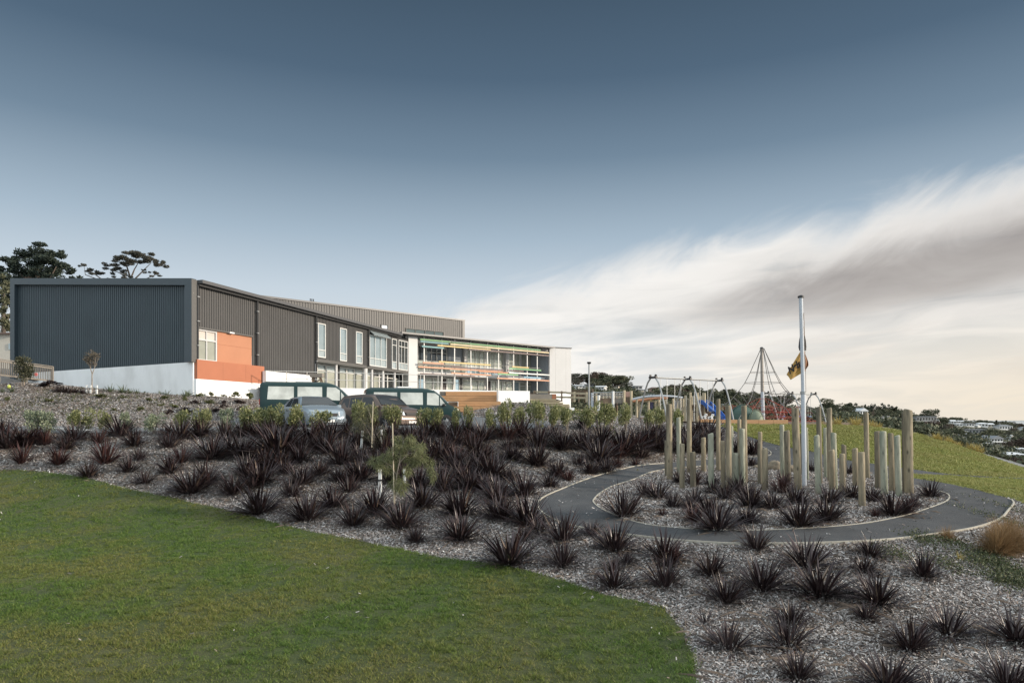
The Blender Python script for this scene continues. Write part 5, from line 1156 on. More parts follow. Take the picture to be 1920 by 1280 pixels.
# ---------------------------------------------------------------- the standing posts
def post_mat(nm, c, c2):
    m = mat(nm, c, 0.88, var=0.42, vscale=1.0, bump=0.7, bscale=2.5, col2=c2, c2scale=0.45, c2lo=0.40, c2hi=0.62, stretch=(16, 16, 1.8)); t = m.node_tree; b = t.nodes['Principled BSDF']
    lk = b.inputs['Base Color'].links[0]; src = lk.from_socket
    tcn = t.nodes.new('ShaderNodeTexCoord'); mp = t.nodes.new('ShaderNodeMapping'); mp.inputs['Scale'].default_value = (5.2, 5.2, 2.4); t.links.new(tcn.outputs['Object'], mp.inputs[0])
    v = t.nodes.new('ShaderNodeTexVoronoi'); v.inputs['Scale'].default_value = 1.0; t.links.new(mp.outputs[0], v.inputs['Vector'])
    mr = t.nodes.new('ShaderNodeMapRange'); mr.inputs[1].default_value = 0.06; mr.inputs[2].default_value = 0.20; mr.inputs[3].default_value = 0.30; mr.inputs[4].default_value = 1.0; t.links.new(v.outputs['Distance'], mr.inputs[0])
    sc = t.nodes.new('ShaderNodeVectorMath'); sc.operation = 'SCALE'; t.links.new(src, sc.inputs[0]); t.links.new(mr.outputs[0], sc.inputs['Scale']); t.links.new(sc.outputs[0], b.inputs['Base Color'])
post_mat('post_brown', (0.30, 0.25, 0.17), (0.125, 0.108, 0.074))
post_mat('post_green', (0.33, 0.325, 0.25), (0.17, 0.185, 0.14))
post_mat('post_dark', (0.20, 0.17, 0.12), (0.09, 0.082, 0.06))
# centre column and row of the top, centre column and row of the foot, width, colour
PO = [(1254,757,1256,899,12,'b'),(1249.5,825,1250,893,8,'d'),(1272,782.5,1273.5,893,9,'g'),(1279,831,1279,916,10,'b'),(1292,749,1292.5,886,9.5,'b'),(1299,847,1300,914,11.5,'d'),(1319,820,1319,884,9.5,'b'),(1332.5,812.5,1333.5,919,11.5,'g'),(1346.5,748,1347,882,8.5,'b'),(1355,826,1356.5,916,9.5,'b'),(1365,760,1367.5,919,11,'b'),(1371.5,798,1372.5,900,7,'g'),(1379,849,1380,916,12.5,'g'),(1386,786,1387,896,7.5,'b'),(1391,803,1392.5,916,11,'g'),(1394.8,760,1397,906,11,'b'),(1425,809,1426,900,8.5,'b'),(1424,829,1425,908,8,'d'),(1434,840.6,1434.5,921,12,'b'),(1466,795.6,1467.5,898,9,'g'),(1475,807,1478,906,11.5,'gd'),(1490.5,764,1497,920,14,'b'),(1502,813,1503,890,7,'d'),(1512,801,1514,900,6,'g'),(1531,816,1535,926.5,11,'g'),(1534.6,762.5,1537.5,908,9.5,'d'),(1547,802,1548,896,7,'g'),(1554.6,765,1557,903,10.5,'b'),(1562.5,811,1566,917,11,'g'),(1559,843,1561,919,12,'b'),(1579,850,1580,922.6,11,'b'),(1582,833.5,1583.5,897,9.5,'d'),(1603,840,1604.5,911,11,'b'),(1615,847,1617,949,12.5,'b'),(1623.6,772.5,1626.5,897,9.5,'b'),(1644.5,808,1646,916,10.5,'gd'),(1655,808,1659,927,13,'g'),(1670,811.5,1674,921,11.5,'b'),(1682,816.5,1686,930,11.5,'g'),(1702,768,1704.5,925,16.5,'b'),(1695,772,1697,921,9,'d')]
ORD = ['first','second','third','fourth','fifth','sixth','seventh','eighth','ninth','tenth','eleventh','twelfth','thirteenth','fourteenth','fifteenth','sixteenth','seventeenth','eighteenth','nineteenth','twentieth']
order = sorted(range(len(PO)), key=lambda i: PO[i][0]); rank = {i: k for k, i in enumerate(order)}
rp = random.Random(3)
for i, (tx, ty, bx, by, w, c) in enumerate(PO):
    p = hit(bx, by); d = p.y; r = w*d/FPX/2*0.95; top = ray(tx, ty, d); foot = Vector((p.x, d, p.z-0.3)); k = rank[i]
    hgt = top.z-p.z; n = 18; zs = [0, .12, .25, .4, .55, .7, .82, .92, 1-0.030/(top-foot).length, 1-0.010/(top-foot).length, 1.0]; mb = MB(); P = []; rs = []
    for q in zs:
        c_ = foot.lerp(top, q); P.append((c_.x+rp.uniform(-.003, .003), c_.y, c_.z)); rs.append(r*(1.04-0.08*q)*rp.uniform(0.985, 1.02)*(0.80 if q == 1.0 else 0.93 if q > 1-0.012/(top-foot).length else 1.0))
    mb.tube(P, rs, n)
    kind = {'b': 'pale brown', 'd': 'dark brown', 'g': 'greenish grey', 'gd': 'dark green-tinged'}[c]
    hw = 'tall' if by-ty > 120 else ('medium height' if by-ty > 90 else 'short')
    lab = f'{hw} {kind} round post, {ORD[k]} from the left of the group' if k < 20 else f'{hw} {kind} round post, {"middle one" if k == 20 else "last" if k == len(PO)-1 else ORD[len(PO)-1-k] + " from the right"} of the group'
    if k == len(PO)-1: lab = 'thickest tall brown round post at the right end of the group'
    o = mb.build('timber_post', MT[{'b': 'post_brown', 'd': 'post_dark', 'g': 'post_green', 'gd': 'post_dark'}[c]], loc=(p.x, p.y, p.z), smooth=True)
    try: o.data.set_sharp_from_angle(angle=R(40))
    except Exception: pass
    tag(o, lab, 'post', 'timber posts standing round the flagpole')
# ---------------------------------------------------------------- flagpole and flag
fp = hit(1508.5, 912); fd = fp.y; pole = thing('flagpole', (fp.x, fp.y, fp.z), 'white flagpole rising among the timber posts', 'flagpole')
tp = ray(1501.5, 557, fd); jn = ray(1506, 736, fd)
MB().tube([(fp.x, fp.y, fp.z-0.2)]+[tuple(Vector((fp.x, fp.y, fp.z)).lerp(jn, q)) for q in (.25, .5, .75, 1)], 0.068, 28).build('lower_pole', MT['pole_white'], pole)
MB().tube([tuple(jn.lerp(tp, q)) for q in (0, .25, .5, .75, 1)], 0.056, 28).build('upper_pole', MT['pole_white'], pole)
MB().tube([(jn.x, jn.y, jn.z-0.04), (jn.x, jn.y, jn.z+0.04)], 0.086, 14).build('collar', MT['galv'], pole)
MB().tube([(tp.x, tp.y, tp.z-0.02), (tp.x, tp.y, tp.z+0.03), (tp.x, tp.y, tp.z+0.06)], [0.09, 0.09, 0.03], 14).build('cap', MT['dark_metal'], pole)
MB().tube([tuple(ray(1507, 586, fd-0.10)), tuple(ray(1509, 640, fd-0.10)), tuple(ray(1510.5, 700, fd-0.10)), tuple(ray(1511, 735, fd-0.10))], 0.008, 5).build('halyard', MT['bark_pale'], pole)
fl0 = ray(1501, 657, fd+0.10); flag = thing('flag', tuple(fl0), 'gold and black flag hanging limp on the flagpole with black lettering', 'flag')
def cloth(poly_rows, m, nm, parent=flag, th=0.006, amp=0.05, fr=9.0):
    """Grid of photo points (rows of columns) hung just behind the pole with soft folds."""
    rows = len(poly_rows); nu, nv = 22, 16; V = []; G = np.array(poly_rows, float)
    for j in range(nv+1):
        v = j/nv*(rows-1); a = min(int(v), rows-2); q = v-a
        for i in range(nu+1):
            u = i/nu*(G.shape[1]-1); b = min(int(u), G.shape[1]-2); s = u-b
            p = (G[a, b]*(1-s)+G[a, b+1]*s)*(1-q)+(G[a+1, b]*(1-s)+G[a+1, b+1]*s)*q
            dd = fd+0.12+amp*math.sin(fr*i/nu+2*j/nv)*(0.3+j/nv); V.append(ray(p[0], p[1], dd))
    F = [(j*(nu+1)+i, j*(nu+1)+i+1, (j+1)*(nu+1)+i+1, (j+1)*(nu+1)+i) for j in range(nv) for i in range(nu)]
    o = MB().add(V, F).build(nm, MT[m], parent, smooth=True); md = o.modifiers.new('thickness', 'SOLIDIFY'); md.thickness = th; return o
cloth([[(1501.5, 657), (1503, 657), (1504.5, 657), (1506, 658)], [(1488, 679), (1493, 679), (1498, 680), (1504.5, 680)], [(1474.5, 702), (1484, 706), (1493, 702), (1504, 697)], [(1477, 703.5), (1482, 712), (1490, 707), (1504, 699)]], 'flag_gold', 'gold_field', amp=0.012)
cloth([[(1506, 658), (1507.5, 658), (1508.5, 659)], [(1506.5, 675), (1511, 676), (1515.5, 678)], [(1506.5, 690), (1511, 690), (1516, 685)], [(1506.5, 697), (1509, 696), (1511.5, 692)]], 'flag_rust', 'rust_fold', amp=0.04)
cloth([[(1500, 628), (1504, 626), (1508.5, 626)], [(1498, 640), (1504, 640), (1511, 638)], [(1497, 651), (1504, 653), (1512, 650)], [(1499, 657.5), (1504, 658), (1511.5, 657)]], 'flag_black', 'black_field', amp=0.03)
cloth([[(1506, 588), (1507, 588)], [(1507, 605), (1508.5, 605)], [(1506.5, 622), (1508, 622)], [(1507, 630), (1508.2, 630)]], 'flag_rust', 'hoist_strip', amp=0.005)
fc_ = bpy.data.curves.new('lettering', 'FONT'); fc_.body = 'Nels'; fc_.size = 0.30; fc_.extrude = 0.004; fc_.offset = 0.010; fc_.space_character = 0.92
to = bpy.data.objects.new('tmp_text', fc_); COL.objects.link(to); bpy.context.view_layer.update()
me = bpy.data.meshes.new_from_object(to.evaluated_get(bpy.context.evaluated_depsgraph_get())); COL.objects.unlink(to); bpy.data.objects.remove(to)
me.name = 'lettering'; me.materials.clear(); me.materials.append(MT['flag_black'])
a_, b_ = ray(1480.5, 701.5, fd+0.06), ray(1502, 685.5, fd+0.06); ex = (b_-a_); wid = max(v.co.x for v in me.vertices); ex_ = ex/wid; ey = (ray(1476.5, 688.5, fd+0.06)-a_)/0.215
for v in me.vertices: v.co = (a_-Vector(fl0))+ex_*v.co.x+ey*v.co.y+Vector((0, -1, 0))*v.co.z
o = bpy.data.objects.new('lettering', me); COL.objects.link(o); o.parent = flag
# ---------------------------------------------------------------- boulders
def boulder(px, py, w, h, label, seed):
    r = np.random.default_rng(seed); p = hit(px, py); s = p.y/FPX; bm = bmesh.new(); bmesh.ops.create_icosphere(bm, subdivisions=4, radius=1)
    from mathutils import noise as mn
    for v in bm.verts:
        k = 1+0.22*mn.noise(v.co*1.3+Vector((seed, 0, 0)))+0.07*mn.noise(v.co*4); v.co *= k; v.co.x *= w*s/2; v.co.y *= w*s*0.35; v.co.z = v.co.z*h*s*0.62+h*s*0.38
    me = bpy.data.meshes.new('boulder'); bm.to_mesh(me); bm.free(); o = link_mesh('boulder', me, MT['stone'], loc=(p.x, p.y, p.z-0.03), smooth=True); tag(o, label, 'boulder')
boulder(1452, 880, 27, 20, 'large tan boulder lying behind the timber posts', 2); boulder(1483, 884, 18, 14, 'smaller tan boulder right of the large one behind the posts', 5); boulder(1418, 876, 12, 6, 'low flat pale rock left of the large boulder', 8)
# ---------------------------------------------------------------- staked saplings in the flax bank
def weeping(center, rad, n, rng, L=0.30):
    C, d = clump_points(center, rad, n, rng, 0.25); V = []; F = []
    dirs = d*0.8+np.array([0, 0, -0.55])+rng.normal(0, .35, (n, 3)); dirs /= np.linalg.norm(dirs, axis=1)[:, None]
    for c, q in zip(C, dirs):
        l = L*rng.uniform(.5, 1.2); sd_ = np.cross(q, rng.normal(0, 1, 3)); sd_ = sd_/np.linalg.norm(sd_)*0.0042; b = len(V); m = c+q*l*0.5; e = c+q*l+np.array([0, 0, -0.3*l*rng.random()])
        V += [c-sd_, c+sd_, m+sd_, m-sd_, e+sd_*.3, e-sd_*.3]; F += [(b, b+1, b+2, b+3), (b+3, b+2, b+4, b+5)]
    return np.array(V), np.array(F)
def sapling(px, py, label, clumps, trunk, m, seed, canes, stakes, n=260, L=0.30):
    p = hit(px, py); d = p.y; rng = np.random.default_rng(seed); t = thing('staked_sapling', (p.x, p.y, p.z), label, 'sapling'); org = np.array(p)
    P = [weeping(np.array(ray(x, y, d+dd))-org, (rx*d/FPX*.9, rx*d/FPX*0.9, rz*d/FPX*.85), int(n*max(rx*rz, 70)/300), rng, L) for x, y, rx, rz, dd in clumps]
    V, F = cat_mesh(P); link_mesh('foliage', np_mesh('foliage', V, F), MT[m], t)
    tr = MB()
    for pts, r0 in trunk: tr.tube([ray(x, y, d+dd) for x, y, dd in pts], [r0*(1-0.6*i/(len(pts)-1)) for i in range(len(pts))], 7)
    tr.build('trunk', MT['bark_pale'], t)
    return t, d
sapling(745, 968, 'young weeping sapling with feathery pale green foliage in front of the flax bank', [(703,864,13,8,0),(720,859,11,10,.2),(735,851,11,13,-.1),(737,873,9,12,.2),(752,838,13,11,0),(768,831,13,9,.1),(783,842,11,10,-.2),(777,863,11,13,.2),(793,856,9,11,0),(806,872,7,17,.1),(812,891,5,13,0),(752,911,13,17,-.1),(743,897,8,9,.1),(727,881,7,7,0),(764,882,8,11,-.1),(746,824,10,8,.1),(770,822,9,7,0),(714,876,9,8,-.1),(736,908,8,9,.1),(790,838,8,8,.1),(757,858,10,8,.3)],
        [([(739, 968, 0), (741, 925, 0), (744, 890, 0), (750, 860, 0), (757, 826, 0)], .022), ([(744, 890, 0), (732, 872, 0), (716, 862, 0)], .009), ([(748, 868, 0), (765, 850, 0), (785, 848, 0), (802, 872, 0)], .010), ([(742, 915, 0), (750, 905, 0), (756, 915, 0)], .012)], 'feather', 3, 0, 0, 720, 0.13)
sapling(700, 850, 'thin twiggy sapling with olive foliage in front of the brown wagon', [(678,785,18,24,0),(668,800,14,14,0),(700,768,14,12,0),(716,812,9,22,0),(706,830,12,16,0),(690,808,16,24,.1)],
        [([(700, 852, 0), (701, 815, 0), (696, 785, 0), (690, 765, 0)], .022), ([(701, 830, 0), (686, 800, 0), (674, 780, 0)], .013), ([(701, 822, 0), (714, 805, 0), (717, 795, 0)], .010), ([(700, 840, 0), (690, 822, 0), (678, 815, 0)], .01)], 'olive', 9, 0, 0, 360, 0.12)
def cane(x0, y0, x1, y1, r, nm, m, label, base, square=False):
    d = base; a, b = ray(x0, y0, d), ray(x1, y1, d); mb = MB()
    (mb.bar(a, b, r*2) if square else mb.tube([a, b], [r, r*0.8], 7)); o = tag(mb.build(nm, MT[m], loc=tuple(a)), label, 'stake' if square else 'cane', 'stakes and canes of the saplings')
    if square:
        q = a.lerp(b, 0.62); k = MB(); k.box(q.x-r*1.25, q.x+r*1.25, q.y-r*1.25, q.y+r*1.25, q.z-0.025, q.z+0.025); kk = k.build('rubber_tie', MT['tie_black'], o)
    return o
cane(739.5, 962, 736, 793, .017, 'bamboo_cane', 'cane', 'tall pale cane leaning beside the feathery weeping sapling', hit(739, 968).y-0.1)
cane(697, 838, 699.5, 752, .018, 'bamboo_cane', 'cane', 'tall pale cane in front of the brown wagon', hit(700, 852).y-0.1)
cane(713, 932, 712.5, 880, .040, 'square_stake', 'stake_white', 'white square stake with black tie left of the weeping sapling', hit(712, 935).y, True)
cane(759, 905, 758, 878, .032, 'square_stake', 'stake_white', 'short white stake half hidden behind the weeping foliage', hit(756, 925).y+0.3, True)
cane(677.5, 840, 679.5, 807, .036, 'square_stake', 'stake_white', 'white square stake with black tie by the rear sapling', hit(677, 845).y, True)
cane(714.5, 836, 715.5, 805, .026, 'square_stake', 'stake_white', 'slim white stake right of the rear sapling', hit(714, 845).y, True)
# ---------------------------------------------------------------- garden by the end wall
def small_tree(px, py, label, crown, m, seed, trunk, n, leaf, d=None):
    p = hit(px, py) if d is None else ray(px, py, d); d = p.y; rng = np.random.default_rng(seed); t = thing('young_tree', (p.x, p.y, p.z), label, 'tree'); org = np.array(p); P = []
    for x, y, rx, rz in crown:
        C, dd = clump_points(np.array(ray(x, y, d))-org, (rx*d/FPX, rx*d/FPX*.8, rz*d/FPX), n, rng, 0.2); P.append(leaf_quads(C, leaf, rng, 0.35, dirs=dd*.6+np.array([0, 0, .3])))
    V, F = cat_mesh(P); link_mesh('crown', np_mesh('crown', V, F), MT[m], t); tr = MB()
    for pts, r0 in trunk: tr.tube([ray(x, y, d) for x, y in pts], [r0*(1-.7*i/(len(pts)-1)) for i in range(len(pts))], 7)
    tr.build('trunk', MT['bark_pale'], t); return d
D1 = small_tree(172.5, 737, 'bare thin young tree in front of the dark end wall', [(170,666,14,11),(178,668,10,9),(164,674,10,8),(172,680,10,8)], 'twiggy', 4, [([(172.5, 737), (172.5, 700), (168, 685), (163, 668)], .035), ([(172.5, 702), (177, 690), (180, 665)], .028), ([(170, 690), (170, 672), (171, 655)], .018), ([(178, 688), (185, 672)], .014), ([(168, 685), (158, 675)], .012)], 170, 0.11)
D2 = small_tree(43, 724, 'dense grey green young tree at the end of the baluster fence', [(46,680,16,14),(40,690,16,16),(54,694,12,14),(46,704,14,12),(36,676,8,8)], 'olive', 6, [([(41, 724), (42, 705), (46, 685)], .05), ([(45, 722), (46, 705), (40, 690)], .04)], 420, 0.13)
for x, h, lab in ((32, 730, 'leftmost'), (35.5, 733, 'second'), (54.5, 730, 'third'), (59, 733, 'rightmost')):
    cane(x, 738, x, 720 if x < 50 else 719, .05, 'square_stake', 'stake_white', f'{lab} of the four white stakes round the grey green young tree', 39.6, True)
for x, lab in ((162, 'left'), (170, 'middle'), (181.5, 'right')):
    cane(x, 738.5, x, 722, .04, 'square_stake', 'stake_white', f'{lab} white stake round the bare young tree', D1-0.15, True)
LOW = [shrub_mesh(420, 70+k, 0, 6, 0.16) for k in range(3)]
for me in LOW: me.materials.append(MT['low_green'])
LOWD = [shrub_mesh(420, 80+k, 0, 6, 0.16) for k in range(2)]
for me in LOWD: me.materials.append(MT['flax_leaf'])
lows = [(374,744,17,10,0),(395,740,15,8,0),(419,736,12,5,0),(441,739,18,11,0),(468,738,20,11,0),(393,757,20,8,0),(418,757,16,9,1),(452,757,30,10,1),(366,757,22,7,1),(347,752,10,9,0),(470,748,10,6,0),(326,764,16,9,0),(264,770,15,8,0),(302,761,15,6,0),(278,752,16,7,0),(90,754,18,8,0),(15,751,14,8,0),(190,745,34,7,0),(230,747,18,6,0),(318,777,16,10,1),(348,775,26,11,1),(402,772,20,9,1),(419,765,16,8,1),(450,768,14,9,1),(310,748,22,7,0),(213,770,12,6,0),(60,716,60,12,1),(95,726,40,12,1),(20,704,18,8,1),(1000,760,14,8,0),(990,772,16,8,0),(960,764,14,8,0),(507,712,34,3,0)]
for i, (px, py, w, h, k) in enumerate(lows):
    p = hit(px, py) if i != len(lows)-1 else ray(507, 724, 46.5); o = bpy.data.objects.new('low_shrub', rf_.choice(LOWD if k else LOW)); COL.objects.link(o); s = p.y/FPX
    o.location = (p.x, p.y, p.z-0.03); o.rotation_euler = (0, 0, rf_.uniform(0, 6.28)); o.scale = (w*s*1.1, w*s*1.1, h*s*1.15)
    tag(o, f'low {"dark purple" if k else "green"} cushion shrub on the bank, {round(px/19.2)}% across and {round(py/12.8)}% down the photo', 'shrub', 'low cushion shrubs on the bank')
SPK = [blade_mesh('spiky', 34, 0.75, 0.05, (.1, 1.1), rg, 4, .6, .08) for k in range(3)]
for me in SPK: me.materials.append(MT['spiky_green'])
for px, py, h in ((207,735,16),(230,737,18),(243,738,12),(256,738,11),(299,739,8),(313,741,12),(348,744,15),(353,742,14),(5,735,10),(22,735,12)):
    p = hit(px, py); o = bpy.data.objects.new('spiky_plant', rf_.choice(SPK)); COL.objects.link(o); s = h*p.y/FPX/0.6; o.location = (p.x, p.y, p.z-.02); o.scale = (s, s, s); o.rotation_euler = (0, 0, rf_.uniform(0, 6))
    tag(o, f'spiky green plant against the white base of the end wall, {round(px/19.2, 1)}% across the photo', 'plant', 'spiky plants along the end wall')
for px, py, h in ((109,735,14),(122,736,13),(133,737,12),(142,737,10),(155,738,10)):
    p = hit(px, py); o = bpy.data.objects.new('flax_plant', rf_.choice(FLAX)); COL.objects.link(o); s = h*p.y/FPX/0.6; o.location = (p.x, p.y, p.z-.02); o.scale = (s, s, s); o.rotation_euler = (0, 0, rf_.uniform(0, 6))
    tag(o, f'small dark flax against the white end wall base, {round(px/19.2, 1)}% across the photo', 'flax plant', 'dark flax plants in the mulch beds')
p = hit(17, 728); tag(MB().tube([(p.x, p.y, p.z+z) for z in (0, .03, .1, .17, .2)], [.025, .07, .095, .07, .025], 12).build('lime_ball', MT['lime'], loc=tuple(p), smooth=True), 'lime yellow ball in the planting at the left edge', 'ball')
p = ray(70.5, 702, 40.8); tag(MB().tube([(p.x, p.y-0.16, p.z), (p.x, p.y-0.12, p.z)], [.10, .10], 16).build('pink_disc', MT['pink_ball'], loc=tuple(p)), 'small round pink disc hung on the baluster fence', 'disc')
# ---------------------------------------------------------------- tussocks right of the path
def tussock(name, px, py, w, h, n, m, label, seed, L=1.0, lean=(0.1, 1.25), stiff=0.1, sway=None):
    p = hit(px, py); s = p.y/FPX; rng = np.random.default_rng(seed); me = blade_mesh(name, n, 1.0, 0.011 if n > 400 else 0.03, lean, rng, 5, stiff, 0.12); me.materials.append(MT[m])
    o = bpy.data.objects.new(name, me); COL.objects.link(o); o.location = (p.x, p.y, H(p.x, p.y)-.03); o.scale = (w*s/1.3, w*s/1.3, h*s/0.78)
    if sway: o.rotation_euler = sway
    return tag(o, label, 'tussock')
tussock('grass_tussock', 1777, 1013, 40, 30, 620, 'tussock_red', 'small upright reddish grass tussock at the front path edging', 1)
tussock('grass_tussock', 1868, 1040, 74, 60, 1500, 'tussock_red', 'large flowing reddish brown tussock, left one at the right edge', 2, sway=(0, .2, 0.3))
tussock('grass_tussock', 1905, 1036, 74, 66, 1500, 'tussock_red', 'large flowing reddish brown tussock cut by the right edge of the photo', 3, sway=(0, .2, 2.3))
tussock('grass_tussock', 1882, 1012, 60, 44, 1100, 'tussock_red', 'reddish brown tussock behind the two large ones beside the path', 4, sway=(0, .15, 1.0))
tussock('grass_tussock', 1803, 1136, 40, 14, 260, 'twiggy', 'dry fallen straw tuft on the front mulch at right', 6, lean=(1.0, 1.5))
tussock('grass_tussock', 1800, 1050, 18, 20, 160, 'tussock_gold', 'thin yellow green grass tuft on the mulch below the path edging', 7)
gold = [(1570,797,22,14),(1605,796,28,16),(1632,798,22,14),(1645,801,20,12),(1755,829,20,12),(1762,830,14,10),(1778,838,18,12),(1786,841,14,10),(1798,845,14,9),(1818,853,16,11),(1828,857,20,13),(1838,860,16,11),(1556,798,14,9),(1540,797,14,8)]
for i, (px, py, w, h) in enumerate(gold):
    d = 40.5 if px < 1700 else 35.2; x = (px-CX)/FPX*d; me = blade_mesh('tussock', 110, 1.0, 0.05, (0.1, 1.1), np.random.default_rng(60+i), 4, .3, .2); me.materials.append(MT['tussock_gold'])
    o = bpy.data.objects.new('golden_tussock', me); COL.objects.link(o); s = d/FPX; o.location = (x, d, H(x, d)-.05); o.scale = (w*s/1.2, w*s/1.2, h*s/0.62)
    tag(o, f'golden grass tussock on the rim of the mound, {["","first","second","third","fourth","fifth","sixth","seventh","eighth","ninth","tenth","eleventh","twelfth","thirteenth","fourteenth"][sorted(g[0] for g in gold).index(px)+1]} from the left', 'tussock', 'golden tussocks on the mound rim')
# ---------------------------------------------------------------- far land
YR = [(-700,700),(300,700),(800,716),(1000,720),(1072,722),(1160,723),(1200,732),(1260,740),(1320,748),(1400,757),(1560,771),(1640,781),(1720,787),(1800,791),(1860,794),(1920,796),(2100,799),(2500,801)]
DR = [(-700,200),(1000,240),(1072,260),(1260,280),(1560,300),(1700,420),(1860,700),(1920,850),(2100,900),(2500,900)]
YF = [(-700,745),(300,745),(800,765),(1000,775),(1300,794),(1560,801),(1700,817),(1800,852),(1920,893),(2100,935),(2500,1000)]
DF = [(-700,95),(1000,88),(1560,74),(1700,66),(1920,62),(2500,62)]
def hill(px, s):
    yr, dr, yf, df = interp(YR, px), interp(DR, px), interp(YF, px), interp(DF, px)
    d = df*(dr/df)**s; y = yf+(yr-yf)*(s**0.85 if s > 0 else 0); return ray(px, y, d)
def hill_at(px, py):
    yr, yf = interp(YR, px), interp(YF, px); s = min(1.0, max(0.0, (py-yf)/(yr-yf)))**(1/0.85); return hill(px, s), s
mat('hillside', (0.055, 0.058, 0.036), 0.95, var=0.4, vscale=0.06, col2=(0.070, 0.066, 0.040), c2scale=0.03, bump=0.6, bscale=0.8)
cols = list(np.arange(-700, 900, 50))+list(np.arange(900, 2501, 20)); ns = 26; V = []; F = []
for px in cols:
    for j in range(ns): V.append(tuple(hill(px, j/(ns-1))))
    r = hill(px, 1.0); V.append((r.x*1.25, r.y*1.25, r.z-14)); V.append((r.x*1.8, r.y*1.8, -45))
m_ = ns+2
for i in range(len(cols)-1):
    for j in range(m_-1): F.append((i*m_+j, (i+1)*m_+j, (i+1)*m_+j+1, i*m_+j+1))
tag(link_mesh('hills', np_mesh('hills', V, F), MT['hillside'], smooth=True), kind='structure')
mat('sea_water', (0.22, 0.26, 0.29), 0.45, var=0.1, vscale=0.002)  # distance haze is mixed into this water colour
tag(MB().add([(-30000, -8000, -70), (30000, -8000, -70), (30000, 30000, -70), (-30000, 30000, -70)], [(0, 1, 2, 3)]).build('sea', MT['sea_water']), kind='structure')
mat('far_range', (0.36, 0.37, 0.37), 0.95, var=0.1, vscale=0.002)
V = []; F = []; xs_ = list(range(1500, 2401, 15)); rr2 = random.Random(8)
for px in xs_:
    y = 789.0-2.0*math.sin((px-1500)/130.0)-rr2.uniform(0, .8); a = ray(px, y, 7000); V += [(a.x*0.86, 6000, -70), tuple(a), (a.x*1.2, 8400, -70)]
for i in range(len(xs_)-1): F += [(3*i, 3*i+3, 3*i+4, 3*i+1), (3*i+1, 3*i+4, 3*i+5, 3*i+2)]
tag(link_mesh('mountains', np_mesh('mountains', V, F), MT['far_range'], smooth=True), kind='structure')
# ---------------------------------------------------------------- houses on the hillside
HOUSES = []
def house(px, py, w, h, wall, roof, label, style='gable', ang=0.0, storeys=1):
    """px,py: photo column of the middle and row of the foot; w,h in photo pixels."""
    p, s = hill_at(px, py); d = p.y; k = d/FPX; W_, H_ = w*k, h*k; D_ = max(5.0, min(W_*0.7, 11)); z0 = p.z-0.6
    t = thing('house', (p.x, p.y, p.z), label, 'house', 'houses on the far hillside', ang); HOUSES.append((px, py, w, h, d))
    rh = H_*(0.34 if style == 'gable' else 0.26 if style == 'hip' else 0.10); wh = H_-rh
    def b(mb, nm, m, par=t): return mb.build(nm, MT[m], par, local=True)
    b(MB().box(-W_/2, W_/2, -D_/2, D_/2, -2.2, wh), 'wall', wall)
    o = 0.35
    if style == 'gable':
        V = [(-W_/2-o, -D_/2-o, wh), (W_/2+o, -D_/2-o, wh), (W_/2+o, D_/2+o, wh), (-W_/2-o, D_/2+o, wh), (0, -D_/2-o, wh+rh), (0, D_/2+o, wh+rh)] if storeys == 2 else [(-W_/2-o, -D_/2-o, wh), (W_/2+o, -D_/2-o, wh), (W_/2+o, D_/2+o, wh), (-W_/2-o, D_/2+o, wh), (-W_/2-o, 0, wh+rh), (W_/2+o, 0, wh+rh)]
        F = [(0, 4, 5, 3), (1, 2, 5, 4), (0, 1, 4), (2, 3, 5), (0, 3, 2, 1)] if storeys == 2 else [(0, 1, 5, 4), (2, 3, 4, 5), (1, 2, 5), (3, 0, 4), (0, 3, 2, 1)]
        b(MB().add(V, F), 'roof', roof)
    elif style == 'hip':
        q = W_*0.25; V = [(-W_/2-o, -D_/2-o, wh), (W_/2+o, -D_/2-o, wh), (W_/2+o, D_/2+o, wh), (-W_/2-o, D_/2+o, wh), (-W_/2+q, 0, wh+rh), (W_/2-q, 0, wh+rh)]
        b(MB().add(V, [(0, 1, 5, 4), (2, 3, 4, 5), (1, 2, 5), (3, 0, 4), (0, 3, 2, 1)]), 'roof', roof)
    else: b(MB().box8([(-W_/2-o, -D_/2-o, wh), (W_/2+o, -D_/2-o, wh), (W_/2+o, D_/2+o, wh), (-W_/2-o, D_/2+o, wh), (-W_/2-o, -D_/2-o, wh+rh*0.7), (W_/2+o, -D_/2-o, wh+rh*0.7), (W_/2+o, D_/2+o, wh+rh), (-W_/2-o, D_/2+o, wh+rh)]), 'roof', roof)
    if w >= 8:
        n = max(2, int(w/5)); fh = wh/storeys
        for s_ in range(storeys):
            for i in range(n):
                c = -W_/2+W_*(i+0.5)/n; ww = W_/n*0.30
                b(MB().box(c-ww, c+ww, -D_/2-0.06, -D_/2+0.05, fh*s_+fh*0.30, fh*s_+fh*0.80), 'window', 'glass_dark')
        if storeys == 2: b(MB().box(-W_/2-0.1, W_/2+0.1, -D_/2-1.2, -D_/2-0.02, fh-0.15, fh+0.05), 'deck', 'house_white')
    return t
